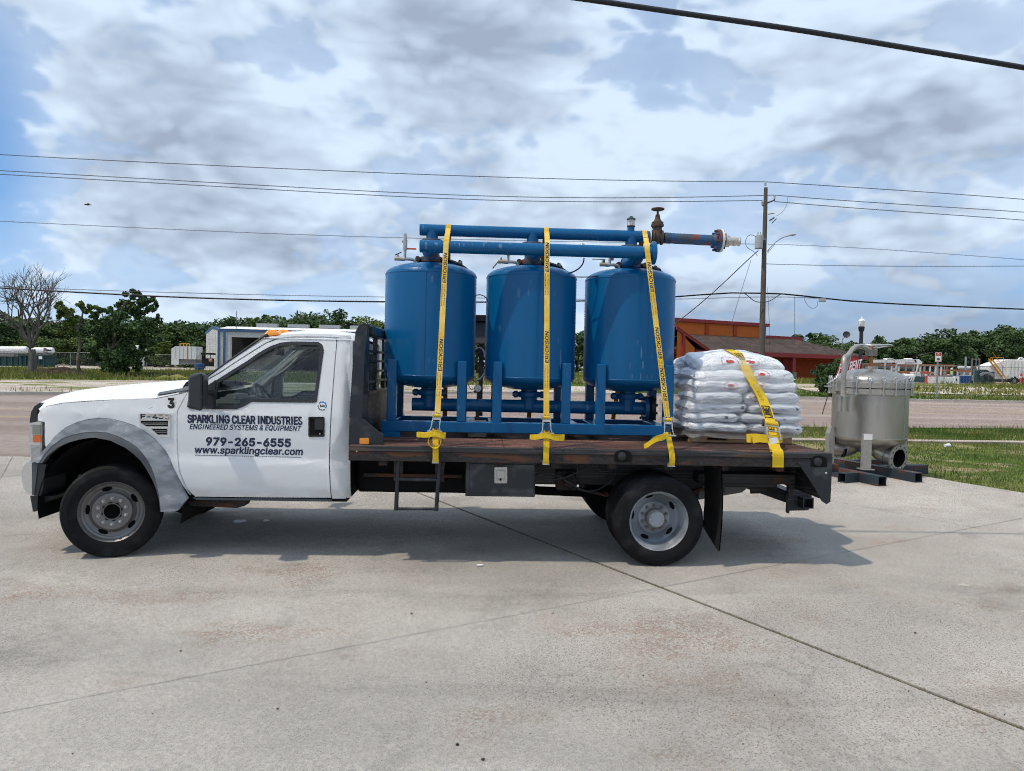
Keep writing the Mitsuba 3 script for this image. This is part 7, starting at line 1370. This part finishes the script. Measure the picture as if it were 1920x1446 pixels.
# equipment yard
chain_fence('equipment_fence', 'chain link fence in front of the equipment yard on the right', [(fx(1600, 71), 71), (fx(1826, 72), 72), (fx(1985, 73), 73)], 2.0, 3.4)
D = 80
def zgd(px, D): return hgt(fx(px, D), D)
def gbox(px0, px1, top, D, depth, bot=None, ch=.03):
    a, b = fx(px0, D), fx(px1, D); z0 = zgd(px0, D) if bot is None else at(px0, bot, D)[2]; return box(a, b, D, D+depth, z0, at((px0+px1)/2, top, D)[2], ch)
k = thing('frac_tank', 'big white ribbed tank trailer with a yellow stair at the right edge', 'tank trailer'); D = 84.
part(k, 'body', gbox(1888, 1990, 675, D, 2.6, 711, .1), 'off_white')
for i in range(9): part(k, 'rib', gbox(1893+i*6.6, 1894.6+i*6.6, 676, D-.12, .13, 709, 0), 'off_white', False)
a0, a1, a2, a3 = at(1857, 711, D), at(1887.6, 711, D), at(1887.6, 675.5, D), at(1857, 686, D)
part(k, 'nose', prism([(a0[0], a0[2]), (a1[0], a1[2]), (a2[0], a2[2]), (a3[0], a3[2])], D+.15, D+2.4), 'far_white', False)
part(k, 'chassis', gbox(1868, 1990, 711.5, D+.2, 2.0, 716, .03), 'black_plastic')
for px in (1902, 1921):
    c = np.array([fx(px, D), D-.1, zgd(px, D)+.5]); w = sub(k, 'wheel'); part(w, 'tyre', lathe([(.26, 0), (.46, 0), (.52, .05), (.52, .3), (.46, .34), (.26, .34)], c, (0, 1, 0), 22), 'rubber', 30); part(w, 'rim', cyl(c+[0, .06, 0], c+[0, .2, 0], .27, 18), 'machine_grey')
st = sub(k, 'stair'); p0, p1 = at(1887, 710, D-.6), at(1860, 674, D-.6)
part(st, 'stringer', strip([p0, p1], [0, 0, 1], .28, .06), 'safety_yellow', False); part(st, 'stringer', strip([p0+[0, .6, 0], p1+[0, .6, 0]], [0, 0, 1], .28, .06), 'safety_yellow', False)
for t in np.linspace(.05, .95, 9): q = p0+(p1-p0)*t; part(st, 'tread', box(q[0]-.13, q[0]+.13, q[1], q[1]+.6, q[2]-.02, q[2]+.02), 'safety_yellow', False)
part(st, 'handrail', tube([p0+[0, 0, .9], p1+[0, 0, .9]], .03, 6), 'safety_yellow', True)
pf = sub(k, 'platform_rail'); q0, q1 = at(1857, 671, D-.5), at(1882, 671, D-.5)
for q in (q0, (q0+q1)/2, q1): part(pf, 'upright', cyl(q-[0, 0, .6], q, .035, 6), 'safety_yellow', True)
part(pf, 'rail', cyl(q0, q1, .035, 6), 'safety_yellow', True); part(pf, 'rail', cyl(q0-[0, 0, .45], q1-[0, 0, .45], .03, 6), 'safety_yellow', True)
part(k, 'vent_loop', torus(at(1914, 676, D+.6), .34, .09, (0, 1, 0), 18, 8), 'far_white', True)
part(k, 'drain_pipe', tube([at(1914, 684, D-.2), at(1914, 695, D-.2)], .07, 7), 'far_white', True)
part(k, 'step_box', gbox(1868, 1891, 717, D-1.4, 1.0, None, .04), 'pallet_wood')
k = thing('blue_skip', 'blue open skip container behind the yard fence', 'container'); part(k, 'body', gbox(1799, 1822, 704.5, 78, 2.2), 'bin_blue')
for i in range(4): part(k, 'rib', gbox(1801+i*5.4, 1802.4+i*5.4, 705, 77.85, .16, None, 0), 'bin_blue', False)
k = thing('white_tank_box', 'low white metal box tank behind the yard fence', 'tank'); part(k, 'body', gbox(1752, 1799, 707, 77, 1.8), 'off_white'); part(k, 'end_cap', gbox(1790, 1799.5, 706, 76.9, 1.6), 'far_white'); part(k, 'lid', gbox(1753, 1789, 704.5, 77.2, 1.3, 707, .02), 'machine_grey'); part(k, 'port', gbox(1793, 1795.5, 710, 76.85, .1, 714, .02), 'dark_inside')
# person in a hi-vis vest among the machines
k = thing('person', 'person in a green hi-vis vest standing among the yard machines', 'person'); D = 81.; x = fx(1784, D); zg = zgd(1784, D)
J = {'hip': (x, D, zg+.92), 'chest': (x, D, zg+1.32), 'neck': (x, D, zg+1.50), 'head': (x, D-.02, zg+1.64)}
def bone(a, b, ra, rb): 
    s0, s1 = m3.Manifold.sphere(ra, 14).translate(list(map(float, a))), m3.Manifold.sphere(rb, 14).translate(list(map(float, b))); return m3.Manifold.batch_hull([s0, s1])
B = [bone(J['hip'], J['chest'], .15, .18), bone(J['chest'], J['neck'], .14, .06), bone(J['neck'], J['head'], .055, .06), bone(J['head'], (x, D-.02, zg+1.68), .095, .10)]
for sg in (-1, 1):
    B += [bone((x+sg*.09, D, zg+.90), (x+sg*.11, D, zg+.48), .095, .07), bone((x+sg*.11, D, zg+.48), (x+sg*.12, D, zg+.08), .068, .045), bone((x+sg*.12, D, zg+.05), (x+sg*.13, D-.17, zg+.03), .045, .035),
          bone((x+sg*.19, D, zg+1.42), (x+sg*.27, D-.05, zg+1.14), .058, .045), bone((x+sg*.27, D-.05, zg+1.14), (x+sg*.22, D-.24, zg+1.0), .043, .033), bone((x+sg*.22, D-.24, zg+1.0), (x+sg*.21, D-.32, zg+.97), .04, .025)]
bd = m3.Manifold.batch_boolean(B, m3.OpType.Add); part(k, 'body', tm(bd), 'dark_cloth', True)
part(k, 'vest', tm(m3.Manifold.batch_hull([m3.Manifold.sphere(.175, 14).translate([x, D, float(zg+.98)]), m3.Manifold.sphere(.20, 14).translate([x, D, float(zg+1.30)]), m3.Manifold.sphere(.10, 14).translate([x, D, float(zg+1.42)])])), 'hi_vis', True)
for z_ in (1.05, 1.24): part(k, 'reflective_band', lathe([(.196, -.03), (.205, -.03), (.205, .03), (.196, .03)], (x, D, zg+z_), (0, 0, 1), 20), 'paper_white', True)
part(k, 'head', tm(m3.Manifold.sphere(.10, 16).scale([.95, 1.05, 1.18]).translate([x, float(D-.02), float(zg+1.67)])), 'skin', True); part(k, 'hard_hat', lathe([(.15, 0), (.125, .02), (.11, .09), (.06, .13), (0, .14)], (x, D-.02, zg+1.70), (0, 0, 1), 18), 'paper_white', 40)
# red barriers
for px, lab in ((1737, 'red safety post left of the low white box tank'), (1915, 'red safety post at the right edge before the tank trailer')):
    k = thing('safety_post', lab, 'post'); D = 75.; x = fx(px, D); z = zgd(px, D)
    part(k, 'post', lathe([(0, 0), (.16, 0), (.13, .3), (.12, 1.25), (.06, 1.4), (0, 1.42)], (x, D, z), (0, 0, 1), 14), 'safety_red', 40); part(k, 'bar', box(x, x+1.0, D-.03, D+.03, z+.78, z+.88), 'safety_red', False); part(k, 'band', lathe([(.127, 0), (.135, 0), (.135, .12), (.127, .12)], (x, D, z+.9), (0, 0, 1), 14), 'paper_white', 40)
# pipe racks
def rack(label, px0, px1, ytop, D, nb, seed, gold=True):
    k = thing('pipe_rack', label, 'rack'); R = np.random.default_rng(seed); a, b = fx(px0, D), fx(px1, D); zt = at((px0+px1)/2, ytop, D)[2]; z0 = zgd(px0, D)
    part(k, 'beam', box(a, b, D-.1, D+.1, zt-.2, zt+.05), 'rust_orange', False); part(k, 'beam', box(a, b, D+1.5, D+1.7, zt-.2, zt+.05), 'rust_orange', False)
    for x in np.linspace(a+.2, b-.2, nb): part(k, 'upright', box(x-.08, x+.08, D-.08, D+.08, z0, zt), ['off_white', 'rust_orange', 'galvanised'][R.integers(3)], False)
    zs = z0+(zt-z0)*.42; part(k, 'shelf', box(a, b, D-.05, D+1.6, zs-.08, zs), 'rust_orange', False)
    for j in range(18):
        x = R.uniform(a, b-1.); L = R.uniform(.5, 2.4); y = D+R.uniform(.1, 1.3); r = R.uniform(.07, .2); zz = (zs+r) if R.random() < .55 else z0+r
        mt = ['off_white', 'machine_grey', 'galvanised', 'rust_orange', 'far_white', 'machine_green'][R.integers(6)]
        if R.random() < .5: part(k, 'stored_pipe', cyl((x, y, zz), (x+L, y, zz), r, 10), mt, True)
        else: part(k, 'stored_case', box(x, x+L*.5, y, y+.5, zz-r, zz-r+R.uniform(.3, .7), .03), mt)
    return k
rack('rust orange pipe rack nearest the steel vessel', 1614, 1728, 683, 82, 9, 1); rack('rust orange pipe rack left of the parking sign post', 1660, 1745, 697, 79, 7, 4); rack('long rust orange pipe rack behind the parking sign', 1730, 1788, 684, 86, 6, 2); rack('grey brown rack before the tall dark frame', 1768, 1822, 694, 85, 5, 3)
for i, (px, py, w, lab) in enumerate([(1680, 690, 6, 'white upright pipe stub standing nearest the steel vessel dome'), (1721, 690, 8, 'leaning white plank between the vessel and the mailbox')]):
    D = 70; a, b = at(px-(5 if i else 0), 707, D), at(px+1, 683, D); single('white_pipe', lab, 'pipe', tube([a, b], .10, 8), 'off_white', True)
k = thing('bucket_truck', 'white boom truck with folded boom on top far in the yard', 'truck'); D = 96.
part(k, 'boom', strip([at(1636, 677.5, D), at(1712, 676.5, D)], [0, 0, 1], .42, .5), 'off_white', False); part(k, 'turret', gbox(1663, 1674, 671.5, D, 1.2, 681, .1), 'far_white'); part(k, 'turret_window', gbox(1666, 1668, 672.5, D-.04, .1, 677, 0), 'trim_blue', False)
part(k, 'cab', prism([tuple(at(a, b, D)[[0, 2]]) for a, b in ((1699, 684), (1729, 684), (1728, 678), (1723, 673.5), (1706, 673.5), (1699, 677))], D, D+2.2), 'far_white', 30); part(k, 'cab_window', prism([tuple(at(a, b, D)[[0, 2]]) for a, b in ((1716, 680), (1719, 680), (1717, 674.5), (1714, 674.5))], D-.04, D), 'dark_inside', False); part(k, 'basket', gbox(1700, 1711, 671.5, D-.1, 1., 675.5, .1), 'far_white'); part(k, 'chassis', gbox(1640, 1728, 684, D+.1, 2., 690, .05), 'machine_grey')
for px in (1650, 1690, 1716): c = np.array([fx(px, D), D-.05, zgd(px, D)+.5]); part(k, 'wheel', cyl(c, c+[0, .3, 0], .5, 16, .06), 'rubber')
k = thing('derrick_frame', 'tall dark steel frame standing behind the yard fence', 'machine'); D = 80.
for px in (1822, 1829, 1835): part(k, 'leg', gbox(px, px+1.6, 672, D, .15, None, 0), 'machine_grey', False)
part(k, 'panel', gbox(1824, 1830, 675, D+.1, .5, 694, .05), 'dark_inside'); part(k, 'arm', gbox(1822, 1838, 674, D, .12, 675.2, 0), 'machine_grey', False)
k = thing('pump_skid', 'dark green pump skid between the blue skip and the tank trailer', 'machine'); D = 78.; R = np.random.default_rng(9)
part(k, 'base', gbox(1826, 1866, 714, D, 2.), 'machine_green')
for j in range(16):
    px = R.uniform(1826, 1860); part(k, 'component', gbox(px, px+R.uniform(2, 7), R.uniform(692, 708), D+R.uniform(-.2, 1.4), .6, 715, .05), ['machine_green', 'machine_grey', 'dark_inside', 'machine_green'][R.integers(4)])
for j in range(4): a = at(R.uniform(1828, 1845), R.uniform(696, 708), D-.3); part(k, 'pipe', tube(bez([a, a+[.8, 0, .3], a+[1.6, 0, -.1]], 8), .05, 6), 'galvanised', True)
for i, (px0, px1, y0, y1, lab) in enumerate([(1796, 1822, 686, 692, 'white cylinder tank seen over the yard racks, left one'), (1826, 1842, 687, 693, 'white cylinder tank seen over the yard racks, middle one'), (1846, 1860, 687, 693, 'white cylinder tank seen over the yard racks, right one')]):
    D = 104.; a, b = at(px0, (y0+y1)/2, D), at(px1, (y0+y1)/2, D); r = (y1-y0)/2*D/FF; k = thing('storage_tank', lab, 'tank', None)
    part(k, 'tank', lathe([(0, 0), (r*.8, .05), (r, .2), (r, b[0]-a[0]-.2), (r*.8, b[0]-a[0]-.05), (0, b[0]-a[0])], a, (1, 0, 0), 18), 'far_white', 40); part(k, 'saddle', box(a[0]+.3, b[0]-.3, D-.4, D+.4, hgt(a[0], D), a[2]-r*.8), 'machine_grey', False)
k = thing('yard_pole', 'short grey pole rising over the yard racks', 'pole'); a, b = at(1810, 700, 90), at(1811, 669, 90); part(k, 'pole', cyl(a, b, .13, 8), 'galvanised', True)
k = thing('dark_machine', 'dark machine cabinet behind the mailbox', 'machine'); part(k, 'cabinet', gbox(1714, 1735, 706, 78, 1.6), 'dumpster_green'); part(k, 'top', gbox(1713, 1726, 698, 78.2, 1., 706, .05), 'off_white'); part(k, 'side', gbox(1740, 1752, 706, 79, 1.), 'dark_inside')

# ================================================================ pole and overhead wires
PD = 44.
k = thing('utility_pole', 'weathered wooden utility pole with transformer and street light arm', 'utility pole')
pt, pbm = at(1436, 352, PD), at(1427, 700, PD); xb = pbm[0]-(pbm[2]+.3)*(pt[0]-pbm[0])/(pt[2]-pbm[2])
zz = np.linspace(-.3, pt[2], 9); px_ = pbm[0]+(zz-pbm[2])*(pt[0]-pbm[0])/(pt[2]-pbm[2])
part(k, 'pole', tube(np.column_stack([px_, zz*0+PD, zz]), np.linspace(.23, .125, 9), 14), 'pole_wood', True)
def pa(a, b, dy=0.): return at(a, b, PD)+np.array([0, dy, 0])
part(k, 'crossarm', tube([pa(1430, 386), pa(1438, 381), pa(1453, 375)], .055, 6), 'pole_wood', True)
for (a, b) in ((1435, 349), (1429, 385), (1452, 374)):
    part(k, 'insulator', lathe([(.03, 0), (.07, .02), (.05, .07), (.08, .10), (.05, .16), (.08, .19), (.05, .25), (.06, .3), (0, .31)], pa(a, b), (0, 0, 1), 12), 'transformer_grey', 40)
tc = pa(1419, 468, -.35); tr_ = sub(k, 'transformer')
part(tr_, 'can', lathe([(0, 0), (.25, 0), (.27, .03), (.27, .84), (.24, .90), (.0, .93)], tc, (0, 0, 1), 22), 'transformer_grey', 40)
for dx in (-.09, .09): part(tr_, 'bushing', lathe([(.05, 0), (.04, .06), (.05, .09), (.03, .16), (.04, .2), (0, .24)], tc+[dx, 0, .91], (0, 0, 1), 10), 'transformer_grey', 40)
part(tr_, 'bracket', box(tc[0]+.2, pa(1431, 450)[0], PD-.4, PD, tc[2]+.6, tc[2]+.7), 'galvanised', False)
part(k, 'drop_loop', tube(bez([pa(1413, 445, -.35), pa(1398, 446, -.3), pa(1396, 462, -.3), pa(1410, 473, -.3), pa(1418, 481, -.2)], 16), .018, 5), 'cable_black', True)
la = sub(k, 'light_arm'); part(la, 'arm', tube(bez([pa(1439, 472), pa(1450, 458), pa(1463, 448), pa(1480, 442)], 10), .035, 7), 'galvanised', True); part(la, 'brace', tube([pa(1439, 475), pa(1452, 459)], .02, 5), 'galvanised', True)
hd = m3.Manifold.sphere(1, 20).scale([.26, .14, .07]); hm = tm(hd); hm.apply_transform(rot(-6, (0, 1, 0))); hm.apply_translation(pa(1486, 440.5)); part(la, 'lamp_head', hm, 'transformer_grey', True)
fu = sub(k, 'fuse_cutout'); part(fu, 'body', tube([pa(1443, 414), pa(1452, 408)], .05, 7), 'wire_grey', True); part(fu, 'bracket', tube([pa(1440, 402), pa(1452, 400)], .03, 5), 'wire_grey', True); part(fu, 'link', tube([pa(1447, 419), pa(1456, 410)], .03, 5), 'wire_grey', True); part(fu, 'lead', tube(bez([pa(1456, 405), pa(1470, 394), pa(1476, 380), pa(1476, 370)], 8), .012, 4), 'wire_grey', True)
part(k, 'ground_wire', tube([pa(1437, 540, -.2), pa(1440, 600, -.2), pa(1441, 660, -.2)], .012, 4), 'wire_grey', True)
def wire(label, pts, r, D=PD, mat='wire_grey', cat_='cable', n=26):
    if pts[0][0] == -200: pts = [(pts[0][0]*5-pts[1][0]*4, pts[0][1]*5-pts[1][1]*4)]+list(pts)
    if pts[-1][0] == 2100: pts = list(pts)+[(pts[-1][0]*5-pts[-2][0]*4, pts[-1][1]*5-pts[-2][1]*4)]
    n = max(n, 40)
    q = bez(np.array([at(a, b, D) for a, b in pts]), n) if len(pts) > 2 else np.array([at(*pts[0], D), at(*pts[1], D)]); return single('overhead_cable', label, cat_, tube(q, r, 6), mat, True)
wire('topmost thin power line left of the utility pole', [(-200, 278), (0, 290), (480, 314), (960, 333), (1280, 340), (1435, 341)], .024)
wire('topmost thin power line right of the utility pole', [(1435, 341), (1640, 354), (1920, 374), (2100, 390)], .024)
wire('upper of the paired power lines left of the utility pole', [(-200, 309), (0, 320), (480, 347), (960, 369), (1280, 370), (1452, 366)], .024)
wire('upper of the paired power lines right of the utility pole', [(1452, 366), (1640, 380), (1920, 398), (2100, 412)], .024)
wire('lower of the paired power lines left of the utility pole', [(-200, 316), (0, 327), (480, 354), (960, 376.5), (1280, 378), (1429, 376)], .024)
wire('lower of the paired power lines right of the utility pole', [(1452, 378), (1640, 393), (1920, 413), (2100, 428)], .024)
wire('single neutral line low on the left sky', [(-200, 406), (0, 415), (480, 437), (960, 451), (1432, 458)], .018)
wire('faint line right of the street light arm', [(1440, 458), (1640, 467), (1920, 487), (2100, 500)], .016)
wire('level line from the pole to the right edge', [(1437, 495), (1640, 499), (1920, 499), (2100, 498)], .02)
wire('thick black communication cable left of the utility pole', [(-200, 529), (0, 540), (300, 556), (717, 566), (1000, 566), (1275, 556), (1400, 549), (1428, 550)], .055, mat='cable_black')
wire('thick black communication cable right of the utility pole', [(1428, 550), (1476, 552), (1540, 559), (1700, 571), (1920, 580), (2100, 588)], .055, mat='cable_black')
wire('thin messenger wire under the communication cable', [(-200, 526), (0, 537), (300, 548), (717, 557), (1000, 560), (1275, 561), (1428, 557), (1600, 566)], .02)
wire('slack loop of cable around the pole', [(1386, 550), (1400, 553), (1412, 563), (1430, 567), (1446, 563), (1462, 553), (1472, 551)], .03, PD-.3)
wire('service drop running down from the transformer to the orange building', [(1422, 470), (1405, 485), (1368, 520), (1310, 572), (1240, 625)], .035, PD+1)
wire('thin guy wire going down left from the transformer', [(1408, 488), (1398, 520), (1372, 606), (1362, 650)], .014, PD+.5)
wire('thin vertical lead hanging right of the pole', [(1489, 556), (1490, 600), (1490, 640)], .014, PD+2, n=8)
wire('small hanging loop under the communication cable', [(1508, 558), (1514, 572), (1526, 578), (1533, 570), (1532, 566)], .014, PD)
k = thing('splice_box', 'small pale splice box hanging on the communication cable', 'cable box'); c = at(1542, 563, PD); part(k, 'case', box(c[0]-.22, c[0]+.22, PD-.12, PD+.12, c[2]-.12, c[2]+.1, .03), 'transformer_grey'); part(k, 'hanger', box(c[0]-.15, c[0]-.12, PD-.02, PD+.02, c[2]+.1, c[2]+.22), 'wire_grey', False)
wire('thick black cable close overhead crossing the top right corner', [(900, -27), (1085, -3), (1300, 28), (1500, 57), (1700, 90), (1920, 127), (2100, 160)], .0245, .5, 'cable_black')
# bird
k = thing('bird', 'small dark bird gliding in the left sky', 'bird'); c = at(164, 384, 70.); 
bw = m3.Manifold.batch_hull([m3.Manifold.sphere(.06, 10).translate([-.2, 0, 0]), m3.Manifold.sphere(.085, 10).translate([.02, 0, .01]), m3.Manifold.sphere(.05, 10).translate([.25, 0, .03])])
def bwing(pts): return m3.Manifold.batch_hull([m3.Manifold.sphere(r, 8).translate([x, y, z]) for x, y, z, r in pts])
bw = m3.Manifold.batch_boolean([bw, bwing([(-.08, 0, .03, .02), (.10, 0, .03, .02), (-.02, -.30, .10, .012), (.10, -.30, .10, .012)]), bwing([(-.02, -.30, .10, .012), (.10, -.30, .10, .012), (.16, -.62, .04, .008)]), bwing([(-.08, 0, .03, .02), (.10, 0, .03, .02), (-.02, .30, .10, .012), (.10, .30, .10, .012)]), bwing([(-.02, .30, .10, .012), (.10, .30, .10, .012), (.16, .62, .04, .008)]), bwing([(.2, 0, .02, .02), (.40, -.07, .02, .008), (.40, .07, .02, .008)]), bwing([(-.26, 0, .01, .035), (-.34, 0, .0, .008)])], m3.OpType.Add)
bm = tm(bw); bm.apply_transform(rot(35, (0, 0, 1))); bm.apply_translation(c); part(k, 'body', bm, 'bird_grey', True)
